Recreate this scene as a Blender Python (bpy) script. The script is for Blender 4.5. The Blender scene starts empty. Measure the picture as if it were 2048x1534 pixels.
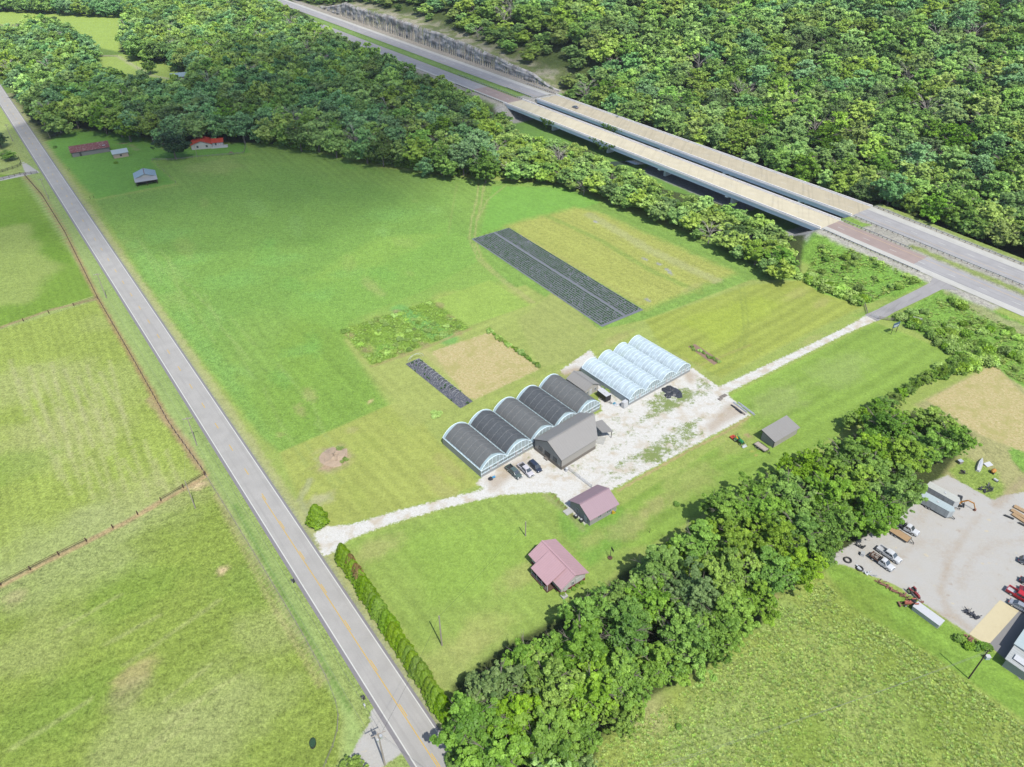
import bpy, math, random
import numpy as np
from mathutils import Vector, Matrix
S = bpy.context.scene
R = math.radians
# ---------------------------------------------------------------- camera
F_PX, PITCH, CAM_H = 1420.0, R(37.0), 137.4
cam = bpy.data.cameras.new("camera"); camo = bpy.data.objects.new("camera", cam)
S.collection.objects.link(camo); S.camera = camo
camo.location = (0, 0, CAM_H); camo.rotation_euler = (R(90) - PITCH, 0, 0)
cam.sensor_width = 36; cam.sensor_fit = 'HORIZONTAL'; cam.lens = F_PX / 2048 * 36
cam.clip_start = 1; cam.clip_end = 8000
# ---------------------------------------------------------------- sky, sun, exposure
SUN_EL, SUN_AZ = R(57), R(-61.5)          # azimuth measured from +X
W = bpy.data.worlds.new("World"); S.world = W; W.use_nodes = True
nt = W.node_tree; bg = nt.nodes['Background']
sky = nt.nodes.new('ShaderNodeTexSky'); sky.sky_type = 'NISHITA'; sky.sun_disc = False
sky.sun_elevation = SUN_EL; sky.sun_rotation = R(90) - SUN_AZ
nt.links.new(sky.outputs[0], bg.inputs[0]); bg.inputs[1].default_value = 0.15
sl = bpy.data.lights.new("sun", 'SUN'); sl.energy = 4.7; sl.angle = R(0.6); sl.color = (1, 0.965, 0.9)
so = bpy.data.objects.new("sun", sl); S.collection.objects.link(so)
SV = Vector((math.cos(SUN_AZ) * math.cos(SUN_EL), math.sin(SUN_AZ) * math.cos(SUN_EL), math.sin(SUN_EL)))
so.rotation_euler = SV.to_track_quat('Z', 'Y').to_euler(); so.location = SV * 300
S.view_settings.view_transform = 'Standard'; S.view_settings.look = 'None'
S.view_settings.exposure = 0.90; S.view_settings.gamma = 1; S.view_settings.use_curve_mapping = False
S.render.engine = 'CYCLES'
S.cycles.max_bounces = 5; S.cycles.diffuse_bounces = 3; S.cycles.transparent_max_bounces = 12
S.cycles.transmission_bounces = 3; S.cycles.glossy_bounces = 2; S.cycles.caustics_reflective = False; S.cycles.caustics_refractive = False
COL = S.collection
rng = np.random.default_rng(7); random.seed(7)
EXPO = 3.1                                  # what a sunlit level surface multiplies its albedo by
def lin(c):
    c = c / 255.0
    return c / 12.92 if c <= 0.04045 else ((c + 0.055) / 1.055) ** 2.4
def C(r, g, b, k=1.0): return tuple(min(0.85, lin(x) / EXPO * k) for x in (r, g, b))
# ---------------------------------------------------------------- highway frame and terrain
HA = np.array([132.4714, 283.4696]); HD = np.array([-0.591317, 0.806439]); HN = np.array([0.806439, 0.591317])
def sn(x, y): 
    dx, dy = x - HA[0], y - HA[1]
    return dx * HD[0] + dy * HD[1], dx * HN[0] + dy * HN[1]
def xy(s, n): return HA[0] + HD[0] * s + HN[0] * n, HA[1] + HD[1] * s + HN[1] * n
BR0, BR1 = 0.0, 232.0
def zroad(s): return 7.0 + np.minimum(0, np.maximum(s, -160)) * 0.033
def sstep(a, b, x):
    t = np.clip((x - a) / (b - a), 0, 1); return t * t * (3 - 2 * t)
def cliff_h(s): return np.interp(s, [232, 262, 330, 440, 560, 600, 640], [0, 4.5, 10, 13, 12, 4, 0])
def terrain(x, y):
    x = np.asarray(x, float); y = np.asarray(y, float)
    s, n = sn(x, y)
    zh = zroad(s)
    dn = np.maximum(np.maximum(-4.5 - n, n - 46.3), 0)
    ds = np.where((s > BR0) & (s < BR1), np.minimum(s - BR0, BR1 - s), 0)
    slope = np.where(n < 0, np.interp(s, [-60, -10, 10], [0.14, 0.45, 0.6]), 0.6)
    emb = np.maximum(zh - 0.12 - slope * np.hypot(dn, ds), 0)
    b0 = sstep(200, 262, s) * (7 + cliff_h(s))
    b0 = np.where(n > 47.0, b0, 0)
    hill = b0 + 0.24 * np.maximum(0, n - 60) + np.where(n > 60, 3.5 * np.sin(s / 41.0) * np.sin(n / 37.0) * sstep(60, 110, n), 0)
    hill = np.where(n > 46.3, hill, 0)
    return np.maximum(emb, np.minimum(hill, 170)) 
def tz(x, y): return float(terrain(x, y))
def ray(u, v):
    X = (u - 1024) / F_PX; Y = -(v - 767) / F_PX
    return np.array([X, math.cos(PITCH) + Y * math.sin(PITCH), -math.sin(PITCH) + Y * math.cos(PITCH)])
def G(u, v, z=0.0):                          # surveyed point at height z
    d = ray(u, v); t = (z - CAM_H) / d[2]; return np.array([d[0] * t, d[1] * t])
def P(u, v, up=0.0):                         # surveyed point on the terrain (up = metres above it)
    z = 0.0
    d = ray(u, v)
    if terrain(*G(u, v, up)) < 1e-6:
        g = G(u, v, up)
        # may still have passed through higher ground first
    t0 = (170 - CAM_H) / d[2] if False else 40.0
    ts = np.linspace(60, 1500, 2900); px = d[0] * ts; py = d[1] * ts; pz = CAM_H + d[2] * ts
    h = terrain(px, py) + up
    k = np.argmax(pz < h)
    if not (pz < h).any(): k = len(ts) - 1
    a = max(k - 1, 0); f0 = pz[a] - h[a]; f1 = pz[k] - h[k]
    t = ts[a] + (ts[k] - ts[a]) * (f0 / (f0 - f1) if f0 != f1 else 0)
    x, y = d[0] * t, d[1] * t
    return np.array([x, y, tz(x, y)])
def proj(x, y, z):                           # to picture pixels, for choosing what is in view
    dz = z - CAM_H
    yc = y * math.sin(PITCH) + dz * math.cos(PITCH); zc = y * math.cos(PITCH) - dz * math.sin(PITCH)
    return 1024 + F_PX * x / zc, 767 - F_PX * yc / zc, zc
# ---------------------------------------------------------------- naming
def tag(o, label=None, cat=None, group=None, kind=None):
    if label: o['label'] = label
    if cat: o['category'] = cat
    if group: o['group'] = group
    if kind: o['kind'] = kind
    return o
def thing(name, label, cat, loc=(0, 0, 0), rz=0.0, group=None):
    o = bpy.data.objects.new(name, None); o.empty_display_size = 0.5; COL.objects.link(o)
    o.location = loc; o.rotation_euler = (0, 0, rz)
    return tag(o, label, cat, group)
def copy_tree(o, parent=None):
    c = o.copy(); COL.objects.link(c)
    if parent: c.parent = parent
    for ch in list(o.children): copy_tree(ch, c)
    return c
def clone(o, loc, rz=None, label=None, scale=None):
    c = copy_tree(o); c.location = loc
    if rz is not None: c.rotation_euler = (0, 0, rz)
    if label: c['label'] = label
    if scale: c.scale = scale if hasattr(scale, '__len__') else (scale,) * 3
    return c
# ---------------------------------------------------------------- mesh builder
class MB:
    def __init__(s): s.v = []; s.f = []; s.m = []; s.k = 0
    def add(s, vs, fs):
        b = len(s.v); s.v += [tuple(map(float, p)) for p in vs]; s.f += [tuple(i + b for i in f) for f in fs]; s.m += [s.k] * len(fs); return s
    def box(s, c, d, rz=0.0, ry=0.0):
        M = Matrix.Rotation(rz, 3, 'Z') @ Matrix.Rotation(ry, 3, 'Y'); c = Vector(c)
        vs = [M @ Vector((x * d[0] / 2, y * d[1] / 2, z * d[2] / 2)) + c for x in (-1, 1) for y in (-1, 1) for z in (-1, 1)]
        return s.add(vs, [(0, 1, 3, 2), (4, 6, 7, 5), (0, 4, 5, 1), (2, 3, 7, 6), (0, 2, 6, 4), (1, 5, 7, 3)])
    def bar(s, a, b, w, h=None):             # rectangular bar between two points
        a = Vector(a); b = Vector(b); d = b - a; h = h or w
        q = d.to_track_quat('X', 'Z'); vs = []
        for e in (a, b):
            for y, z in ((-1, -1), (1, -1), (1, 1), (-1, 1)): vs.append(e + q @ Vector((0, y * w / 2, z * h / 2)))
        return s.add(vs, [(0, 3, 2, 1), (4, 5, 6, 7), (0, 1, 5, 4), (1, 2, 6, 5), (2, 3, 7, 6), (3, 0, 4, 7)])
    def tube(s, pts, r, n=6, cap=True):
        pts = [Vector(p) for p in pts]; rs = r if hasattr(r, '__len__') else [r] * len(pts); vs = []; fs = []
        for i, p in enumerate(pts):
            d = (pts[min(i + 1, len(pts) - 1)] - pts[max(i - 1, 0)]); q = d.to_track_quat('Z', 'Y')
            for k in range(n):
                a = 2 * math.pi * k / n; vs.append(p + q @ Vector((math.cos(a) * rs[i], math.sin(a) * rs[i], 0)))
        for i in range(len(pts) - 1):
            for k in range(n): fs.append((i * n + k, i * n + (k + 1) % n, (i + 1) * n + (k + 1) % n, (i + 1) * n + k))
        if cap: fs.append(tuple(range(n - 1, -1, -1))); fs.append(tuple((len(pts) - 1) * n + k for k in range(n)))
        return s.add(vs, fs)
    def poly(s, pts): return s.add(pts, [tuple(range(len(pts)))])
    def prism(s, pts, z0, z1):               # vertical prism over a plan outline (counter-clockwise)
        n = len(pts); vs = [(p[0], p[1], z0) for p in pts] + [(p[0], p[1], z1) for p in pts]
        return s.add(vs, [tuple(range(n - 1, -1, -1)), tuple(range(n, 2 * n))] + [(i, (i + 1) % n, n + (i + 1) % n, n + i) for i in range(n)])
    def slab(s, pts, t):                     # thick plate: pts planar, extruded down by t
        n = len(pts); vs = [tuple(p) for p in pts] + [(p[0], p[1], p[2] - t) for p in pts]
        return s.add(vs, [tuple(range(n)), tuple(range(2 * n - 1, n - 1, -1))] + [(i, n + i, n + (i + 1) % n, (i + 1) % n) for i in range(n)])
    def extr(s, prof, y0, y1):               # side profile in xz extruded along y
        n = len(prof); vs = [(p[0], y0, p[1]) for p in prof] + [(p[0], y1, p[1]) for p in prof]
        return s.add(vs, [tuple(range(n)), tuple(range(2 * n - 1, n - 1, -1))] + [(i, n + i, n + (i + 1) % n, (i + 1) % n) for i in range(n)])
    def loft(s, secs):                       # secs: (x, half width bottom, half width top, z0, z1)
        vs = []; fs = []
        for x, wb, wt, z0, z1 in secs:
            c = min(0.12, (z1 - z0) * .3)
            vs += [(x, -wb, z0 + c), (x, -wb * .92, z0), (x, wb * .92, z0), (x, wb, z0 + c), (x, wt, z1 - c), (x, wt * .9, z1), (x, -wt * .9, z1), (x, -wt, z1 - c)]
        for i in range(len(secs) - 1):
            for k in range(8): fs.append((i * 8 + k, i * 8 + (k + 1) % 8, i * 8 + 8 + (k + 1) % 8, i * 8 + 8 + k))
        fs.append(tuple(range(7, -1, -1))); fs.append(tuple((len(secs) - 1) * 8 + k for k in range(8)))
        return s.add(vs, fs)
    def cyl(s, c, r, h, axis='Z', n=14):
        c = Vector(c); d = {'X': Vector((1, 0, 0)), 'Y': Vector((0, 1, 0)), 'Z': Vector((0, 0, 1))}[axis] * (h / 2)
        return s.tube([c - d, c + d], r, n)
    def build(s, name, mats, parent=None, smooth=False):
        me = bpy.data.meshes.new(name); me.from_pydata(s.v, [], s.f); me.update()
        mats = mats if isinstance(mats, (list, tuple)) else [mats]
        for m in mats: me.materials.append(m)
        if len(mats) > 1: me.polygons.foreach_set('material_index', s.m)
        if smooth: me.polygons.foreach_set('use_smooth', [True] * len(s.f))
        o = bpy.data.objects.new(name, me); COL.objects.link(o)
        if parent: o.parent = parent
        return o
def np_mesh(name, V, Fq, mat, tint=None):    # quads or tris from arrays
    me = bpy.data.meshes.new(name); k = Fq.shape[1]
    me.vertices.add(len(V)); me.vertices.foreach_set('co', V.astype(np.float32).ravel())
    me.loops.add(Fq.size); me.loops.foreach_set('vertex_index', Fq.astype(np.int32).ravel())
    me.polygons.add(len(Fq)); me.polygons.foreach_set('loop_start', np.arange(0, Fq.size, k, dtype=np.int32))
    me.polygons.foreach_set('loop_total', np.full(len(Fq), k, dtype=np.int32))
    me.update(calc_edges=True); me.materials.append(mat)
    if tint is not None:
        a = me.attributes.new('tint', 'FLOAT', 'FACE'); a.data.foreach_set('value', tint.astype(np.float32))
    return me
# ---------------------------------------------------------------- materials
def nodes(m): return m.node_tree.nodes, m.node_tree.links
def mat(name, col, rough=0.6, metal=0.0, var=0.12, scale=1.5, bump=0.0, spec=0.35, dirt=None, dirt_amt=0.3, ribs=None):
    """painted / plain surface: colour with blotchy variation, optional dirt, optional ribs=(axis, period, depth)"""
    m = bpy.data.materials.new(name); m.use_nodes = True; N, L = nodes(m); b = N['Principled BSDF']
    b.inputs['Roughness'].default_value = rough; b.inputs['Metallic'].default_value = metal; b.inputs['Specular IOR Level'].default_value = spec
    tc = N.new('ShaderNodeTexCoord'); nz = N.new('ShaderNodeTexNoise'); nz.inputs['Scale'].default_value = scale; nz.inputs['Detail'].default_value = 5
    L.new(tc.outputs['Object'], nz.inputs['Vector'])
    mx = N.new('ShaderNodeMix'); mx.data_type = 'RGBA'; mx.clamp_factor = True
    mx.inputs[6].default_value = (*[c * (1 - var) for c in col], 1); mx.inputs[7].default_value = (*[min(.9, c * (1 + var)) for c in col], 1)
    L.new(nz.outputs['Fac'], mx.inputs[0]); out = mx.outputs[2]
    if dirt:
        n2 = N.new('ShaderNodeTexNoise'); n2.inputs['Scale'].default_value = scale * 2.7; n2.inputs['Detail'].default_value = 8; L.new(tc.outputs['Object'], n2.inputs['Vector'])
        rp = N.new('ShaderNodeMapRange'); rp.inputs[1].default_value = .5; rp.inputs[2].default_value = .72; rp.inputs[4].default_value = dirt_amt; L.new(n2.outputs['Fac'], rp.inputs[0])
        m2 = N.new('ShaderNodeMix'); m2.data_type = 'RGBA'; L.new(rp.outputs[0], m2.inputs[0]); L.new(out, m2.inputs[6]); m2.inputs[7].default_value = (*dirt, 1); out = m2.outputs[2]
    L.new(out, b.inputs['Base Color'])
    h = None
    if ribs:
        sp = N.new('ShaderNodeSeparateXYZ'); L.new(tc.outputs['Object'], sp.inputs[0])
        md = N.new('ShaderNodeMath'); md.operation = 'PINGPONG'; L.new(sp.outputs[ribs[0]], md.inputs[0]); md.inputs[1].default_value = ribs[1] / 2
        gt = N.new('ShaderNodeMapRange'); L.new(md.outputs[0], gt.inputs[0]); gt.inputs[1].default_value = 0; gt.inputs[2].default_value = ribs[1] * .16; gt.inputs[3].default_value = 1; gt.inputs[4].default_value = 0
        h = gt.outputs[0]
        m3 = N.new('ShaderNodeMix'); m3.data_type = 'RGBA'; m3.blend_type = 'MULTIPLY'; m3.inputs[7].default_value = (ribs[2],) * 3 + (1,)
        L.new(h, m3.inputs[0]); L.new(out, m3.inputs[6]); L.new(m3.outputs[2], b.inputs['Base Color'])
    if bump or ribs:
        bp = N.new('ShaderNodeBump'); bp.inputs['Strength'].default_value = bump or .5; bp.inputs['Distance'].default_value = .04
        L.new(h if h is not None else nz.outputs['Fac'], bp.inputs['Height']); L.new(bp.outputs[0], b.inputs['Normal'])
    return m
M = {}
M['white'] = mat('white_paint', C(236, 238, 240), .35, var=.04, dirt=C(190, 185, 170), dirt_amt=.25)
M['glass'] = mat('window_glass', (.03, .045, .055), .08, spec=.8, var=.2)
M['tyre'] = mat('tyre_rubber', (.018, .018, .018), .85)
M['rim'] = mat('wheel_rim', (.45, .46, .47), .35, .7)
M['black'] = mat('black_paint', (.02, .021, .022), .5)
M['steel'] = mat('galvanised_steel', (.42, .43, .44), .45, .6, bump=.1)
M['wood_grey'] = mat('weathered_wood', C(170, 160, 150), .85, var=.3, scale=4, bump=.4)
M['wood_brown'] = mat('brown_wood', C(112, 82, 66), .85, var=.3, scale=4, bump=.4)
M['concrete'] = mat('concrete', C(214, 214, 208), .85, var=.08, scale=.6, dirt=C(150, 148, 140), dirt_amt=.35)
M['rust'] = mat('rusty_iron', (.12, .055, .04), .9, var=.4, scale=5)
# ================================================================ GROUND: one sheet, painted from surveyed outlines
def axis(lo, hi, step, far):
    a = list(np.arange(lo, hi + 1e-6, step)); d = step
    x = hi
    while x < far: d *= 1.25; x += d; a.append(x)
    d = step; x = lo; b = []
    while x > -far: d *= 1.25; x -= d; b.append(x)
    return np.array(b[::-1] + a)
GX = axis(-190, 250, 0.8, 2600); GY = axis(55, 400, 0.8, 2600)
# middle distance keeps a two metre grid
def refine(a, lo, hi, step):
    out = [a[0]]
    for q in a[1:]:
        p = out[-1]
        if p < hi and q > lo and q - p > step:
            k = int(math.ceil((q - p) / step)); out += [p + (q - p) * i / k for i in range(1, k + 1)]
        else: out.append(q)
    return np.array(out)
GX = refine(GX, -620, 560, 2.5); GY = refine(GY, 40, 950, 2.5)
XX, YY = np.meshgrid(GX, GY); XF = XX.ravel(); YF = YY.ravel(); NV = XF.size
ZF = terrain(XF, YF)
def hash2(ix, iy, seed):
    h = (ix.astype(np.int64) * 374761393 + iy.astype(np.int64) * 668265263 + seed * 1442695041) & 0xFFFFFFFF
    h = ((h ^ (h >> 13)) * 1274126177) & 0xFFFFFFFF
    return ((h ^ (h >> 16)) & 0xFFFFFF) / float(0xFFFFFF)
def vn(x, y, sc, seed=0):
    x = x / sc; y = y / sc; ix = np.floor(x); iy = np.floor(y); fx = x - ix; fy = y - iy
    fx = fx * fx * (3 - 2 * fx); fy = fy * fy * (3 - 2 * fy)
    a = hash2(ix, iy, seed); b = hash2(ix + 1, iy, seed); c = hash2(ix, iy + 1, seed); d = hash2(ix + 1, iy + 1, seed)
    return (a * (1 - fx) + b * fx) * (1 - fy) + (c * (1 - fx) + d * fx) * fy
def fbm(x, y, sc, seed=0, o=3):
    t = 0; w = 0
    for k in range(o): t = t + vn(x, y, sc / 2 ** k, seed + 17 * k) * .6 ** k; w += .6 ** k
    return t / w
def poly_sd(px, py, poly):                    # signed distance, positive inside
    poly = np.array(poly)[:, :2]; n = len(poly); d2 = np.full(px.shape, 1e18); ins = np.zeros(px.shape, bool)
    for i in range(n):
        a = poly[i]; b = poly[(i + 1) % n]; e = b - a; w0 = px - a[0]; w1 = py - a[1]
        t = np.clip((w0 * e[0] + w1 * e[1]) / max(e @ e, 1e-9), 0, 1)
        d2 = np.minimum(d2, (w0 - e[0] * t) ** 2 + (w1 - e[1] * t) ** 2)
        c = ((a[1] > py) != (b[1] > py)) & (px < (b[0] - a[0]) * (py - a[1]) / (b[1] - a[1] + 1e-12) + a[0]); ins ^= c
    return np.where(ins, 1, -1) * np.sqrt(d2)
def line_d(px, py, pts):
    pts = np.array(pts)[:, :2]; d2 = np.full(px.shape, 1e18)
    for i in range(len(pts) - 1):
        a = pts[i]; b = pts[i + 1]; e = b - a; w0 = px - a[0]; w1 = py - a[1]
        t = np.clip((w0 * e[0] + w1 * e[1]) / max(e @ e, 1e-9), 0, 1)
        d2 = np.minimum(d2, (w0 - e[0] * t) ** 2 + (w1 - e[1] * t) ** 2)
    return np.sqrt(d2)
def PP(px): return [P(u, v)[:2] for u, v in px]
gcol = np.zeros((NV, 3)); rough = np.full(NV, .55)
wht = np.full(NV, -9.0); gry = np.full(NV, -9.0); stw = np.full(NV, -9.0); drt = np.full(NV, -9.0); weed = np.zeros(NV)
def lc(*c): return np.array(C(*c))
# base: wild green everywhere
gcol[:] = lc(118, 160, 70)
def sel(poly, pad):
    p = np.array(poly); return np.where((XF > p[:, 0].min() - pad) & (XF < p[:, 0].max() + pad) & (YF > p[:, 1].min() - pad) & (YF < p[:, 1].max() + pad))[0]
def paint(px, col, feather=.8, rgh=None, stripe=None, world=None, mix=1.0, wob=0.0, seed=1):
    poly = world if world is not None else PP(px); I = sel(poly, feather + wob + 2)
    x, y = XF[I], YF[I]; sd = poly_sd(x, y, poly)
    if wob: sd = sd + (fbm(x, y, wob * 2.2, seed) - .5) * wob * 2
    a = sstep(-feather / 2, feather / 2, sd) * mix
    c = np.tile(lc(*col), (len(I), 1))
    if stripe:                                # (angle deg, period m, amplitude)
        th = R(stripe[0]); q = (-x * math.sin(th) + y * math.cos(th)); l = x * math.cos(th) + y * math.sin(th)
        st = np.sin(q * 2 * math.pi / stripe[1] + vn(x, y, 30, seed + 5) * 3)
        st2 = vn(q * 1.0, l / 22.0, stripe[1] * .55, seed + 9) - .5
        c *= (1 + stripe[2] * (.45 * st + 1.1 * st2))[:, None]
    gcol[I] = gcol[I] * (1 - a[:, None]) + c * a[:, None]
    if rgh is not None: rough[I] = rough[I] * (1 - a) + rgh * a
def patch(cx, r, col, mix=.6, world=False, el=1.0, ang=0, seed=3, rgh=None):
    c = np.array(cx) if world else P(*cx)[:2]; x, y = XF - c[0], YF - c[1]
    th = R(ang); q = x * math.cos(th) + y * math.sin(th); w = -x * math.sin(th) + y * math.cos(th)
    d = np.hypot(q / el, w) / r; I = np.where(d < 1.6)[0]
    a = (1 - sstep(.35, 1.2, d[I] + (fbm(XF[I], YF[I], r * .5, seed) - .5) * .9)) * mix
    gcol[I] = gcol[I] * (1 - a[:, None]) + lc(*col) * a[:, None]
    if rgh is not None: rough[I] = rough[I] * (1 - a) + rgh * a
def band(px, w, col, mix=.6, world=None, soft=.5):
    pts = world if world is not None else PP(px); I = sel(pts, w + 3)
    d = line_d(XF[I], YF[I], pts); a = (1 - sstep(w * (1 - soft), w * (1 + soft), d + (vn(XF[I], YF[I], 1.7, 5) - .5) * w * .6)) * mix
    gcol[I] = gcol[I] * (1 - a[:, None]) + lc(*col) * a[:, None]
def put(layer, px, world=None, add=0.0):
    poly = world if world is not None else PP(px); I = sel(poly, 6); layer[I] = np.maximum(layer[I], poly_sd(XF[I], YF[I], poly) + add)
# --- road centre line, fitted in world from the surveyed picture rows
RC = np.array([G(*q) for q in ((1, 190), (41.3, 250), (97.8, 336), (150, 420), (204, 500), (545, 1020), (756.5, 1350), (877, 1534))])
rfit = np.polyfit(RC[:, 1], RC[:, 0], 2)
def road_x(y): return np.polyval(rfit, y)
RDIR = math.degrees(math.atan2(1, np.polyval(np.polyder(rfit), 160)))         # about 122 deg
FDIR, LDIR = 129.5, 38.5                       # directions of the farm's long and short lines
# ---- fields left of the road
sRoad = XF - road_x(YF)
I = np.where((sRoad < 0) & (YF < 560))[0]; gcol[I] = lc(176, 198, 118); rough[I] = .75
paint([(-900, 1700), (675, 1534), (680, 1420), (660, 1380), (412, 955), (0, 1172), (-600, 1440)], (156, 182, 84), 1.0, .95, (28, 2.6, .16), seed=11)
paint([(-500, 900), (0, 660), (196, 600), (412, 948), (0, 1168), (-600, 1420)], (170, 194, 96), 1.0, .75, (RDIR - 3, 2.2, .20), seed=12)
paint([(-700, 330), (-300, 330), (50, 352), (190, 590), (0, 655), (-500, 850)], (138, 178, 72), 1.0, .6, (RDIR - 3, 2.6, .12), seed=13)
paint([(-700, 380), (-300, 400), (40, 395), (150, 520), (0, 560), (-500, 600)], (122, 166, 58), 8, .6, mix=.7, wob=6, seed=14)  # darker upper pasture, with cloud shadow partly put into its colour
paint([(-100, 470), (60, 450), (110, 540), (60, 600), (-100, 640)], (182, 200, 120), 8, mix=.6, wob=6, seed=15)
for c, r, k, m in (((110, 880), 16, (196, 206, 138), .55), ((300, 1000), 12, (200, 205, 150), .4), ((60, 760), 14, (196, 208, 140), .5), ((250, 760), 14, (186, 204, 128), .4), ((120, 1110), 18, (186, 202, 138), .6), ((60, 1300), 10, (186, 200, 128), .5), ((330, 1480), 14, (192, 204, 140), .5), ((550, 1250), 8, (192, 204, 140), .4), ((480, 1420), 10, (186, 202, 132), .4), ((100, 1420), 9, (140, 178, 74), .5), ((520, 1150), 9, (146, 180, 84), .5), ((260, 1180), 9, (142, 180, 74), .5), ((30, 930), 9, (140, 180, 70), .5), ((220, 640), 8, (178, 196, 118), .5)):
    patch(c, r, k, m, el=1.5, ang=30, seed=int(c[0]))
patch((270, 1350), 3.2, (206, 196, 140), .7, el=1.8, ang=50, seed=4, rgh=.6); patch((255, 1390), 4.0, (176, 176, 130), .5, el=1.4, ang=60, seed=5)
patch((445, 1140), 1.5, (222, 204, 160), .95); patch((395, 970), 2.0, (222, 205, 160), 1.0, el=1.6, ang=20); patch((30, 1195), 3, (204, 196, 150), .5)
for a, b in (((300, 1500), (390, 1440)), ((270, 1520), (400, 1400)), ((330, 1440), (480, 1350)), ((210, 1290), (320, 1230)), ((120, 1260), (240, 1190)), ((250, 1330), (440, 1200)), ((330, 1400), (420, 1330)), ((20, 1500), (180, 1400))): band([a, b], .55, (196, 206, 140), .4)
for k in range(14):
    x0 = 20 + k * 15 + (k % 3) * 4; band([(x0, 720 + (k * 37) % 60), (x0 + 34 + (k * 13) % 20, 830 + (k * 53) % 90)], .5, (206, 210, 156), .45)
for k in range(12):
    x0 = 90 + k * 22; band([(x0, 870 + (k * 41) % 60), (x0 + 30, 960 + (k * 29) % 50)], .5, (206, 212, 152), .45)
# verge and fence lines
verge = [(412, 955), (660, 1380), (690, 1440), (690, 1534), (760, 1534), (600, 1200), (330, 730), (190, 480), (60, 320), (40, 352), (120, 470), (200, 600)]
paint(verge, (172, 200, 122), 1.5, .4, (RDIR, 3, .12), seed=21)
FENCE = [(50, 352), (85, 392), (130, 465), (196, 597), (270, 725), (340, 850), (412, 950)]
band(FENCE, .9, (182, 150, 118), .75); band([(412, 950), (520, 1130), (600, 1265), (655, 1360)], .5, (176, 160, 130), .5)
band([(0, 1172), (100, 1120), (250, 1045), (412, 952)], .8, (204, 180, 138), .85); band([(0, 655), (100, 620), (196, 597)], .8, (186, 166, 130), .75)
band([(300, 800), (360, 870), (400, 935)], 1.2, (196, 176, 138), .7); band([(470, 1010), (560, 1180), (700, 1420)], .5, (110, 160, 70), .6); band([(430, 990), (540, 1200), (640, 1370)], .6, (196, 190, 140), .5)
# ---- right of the road: the farm
I = np.where((sRoad > 0) & (YF < 420))[0]; gcol[I] = lc(162, 194, 94); rough[I] = .35
main = [(190, 400), (355, 368), (300, 322), (500, 283), (620, 300), (760, 335), (900, 352), (1000, 362), (1130, 370), (1200, 400), (1300, 440), (1440, 490), (1600, 560), (1480, 640), (1290, 640), (1200, 660), (1000, 560), (940, 470), (960, 520), (850, 580), (700, 640), (680, 670), (790, 805), (560, 905), (520, 870), (380, 690), (250, 500)]
paint(main, (140, 188, 84), 2, .6, (RDIR - 2, 4, .13), seed=31)
paint([(200, 405), (400, 380), (560, 330), (700, 360), (880, 400), (940, 470), (820, 530), (620, 640), (500, 640), (440, 700), (330, 600), (250, 490)], (130, 184, 80), 26, .85, mix=.8, wob=14, seed=32)
paint([(240, 470), (300, 500), (420, 690), (500, 790), (540, 880), (480, 810), (380, 680), (300, 570)], (138, 196, 92), 5, 1.0, mix=.75, wob=3, seed=33)
paint([(620, 620), (700, 640), (790, 805), (560, 905), (500, 800), (540, 690)], (136, 184, 74), 16, .55, (RDIR, 3.2, .12), seed=34, wob=8, mix=.8)
paint([(680, 670), (560, 610), (700, 500), (900, 440), (1000, 560), (870, 600)], (140, 196, 84), 8, .6, mix=.7, wob=6, seed=35)
paint([(600, 560), (760, 470), (880, 470), (700, 560)], (152, 200, 86), 6, mix=.5, wob=4, seed=37)
for c, r in (((470, 560), 9), ((640, 590), 5), ((560, 520), 7), ((380, 520), 7), ((700, 545), 6), ((330, 470), 8), ((780, 430), 9), ((850, 620), 3), ((600, 700), 5)): patch(c, r, (136, 200, 94), .45, el=1.6, ang=20, seed=c[0], rgh=1.0)
for c, r in (((620, 790), 2.5), ((600, 820), 2)): patch(c, r, (196, 192, 130), .35, el=2, ang=120)
# mown lawn round the buildings
lawn = [(560, 905), (800, 810), (690, 680), (940, 600), (1050, 570), (1200, 660), (1290, 640), (1500, 560), (1600, 560), (1720, 615), (1440, 760), (1380, 780), (1240, 720), (1120, 750), (890, 870), (960, 960), (800, 1010), (640, 1050), (590, 990)]
paint(lawn, (168, 196, 100), 1.2, .3, (LDIR, 4.2, .12), seed=41)
paint([(560, 905), (790, 805), (850, 850), (880, 890), (960, 970), (800, 1020), (650, 1060), (600, 1000)], (172, 196, 96), 1.2, .3, (FDIR, 3.6, .11), seed=42)
paint([(690, 680), (740, 650), (900, 720), (930, 800), (820, 860), (770, 800)], (174, 198, 104), 3, .3, (FDIR, 3.4, .08), mix=.8, seed=43)
paint([(700, 655), (870, 600), (980, 560), (1060, 610), (930, 655)], (162, 204, 92), 1.4, .35, (FDIR, 4, .05), seed=44)
paint([(1035, 640), (1110, 580), (1200, 660), (1150, 720), (1080, 735)], (170, 194, 104), 1.6, .3, (FDIR, 3.2, .09), seed=45)
paint([(1290, 640), (1500, 570), (1610, 560), (1725, 612), (1440, 755), (1320, 690)], (166, 192, 86), 2, .3, (LDIR - 1, 4.4, .15), seed=46)
paint([(1360, 640), (1520, 590), (1560, 610), (1440, 690)], (172, 204, 80), 5, .3, mix=.7, wob=3, seed=47)
paint([(960, 470), (985, 372), (1130, 375), (1200, 405), (1090, 440), (1010, 452)], (134, 196, 82), 2, .35, (FDIR, 3, .05), seed=48)
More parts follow.
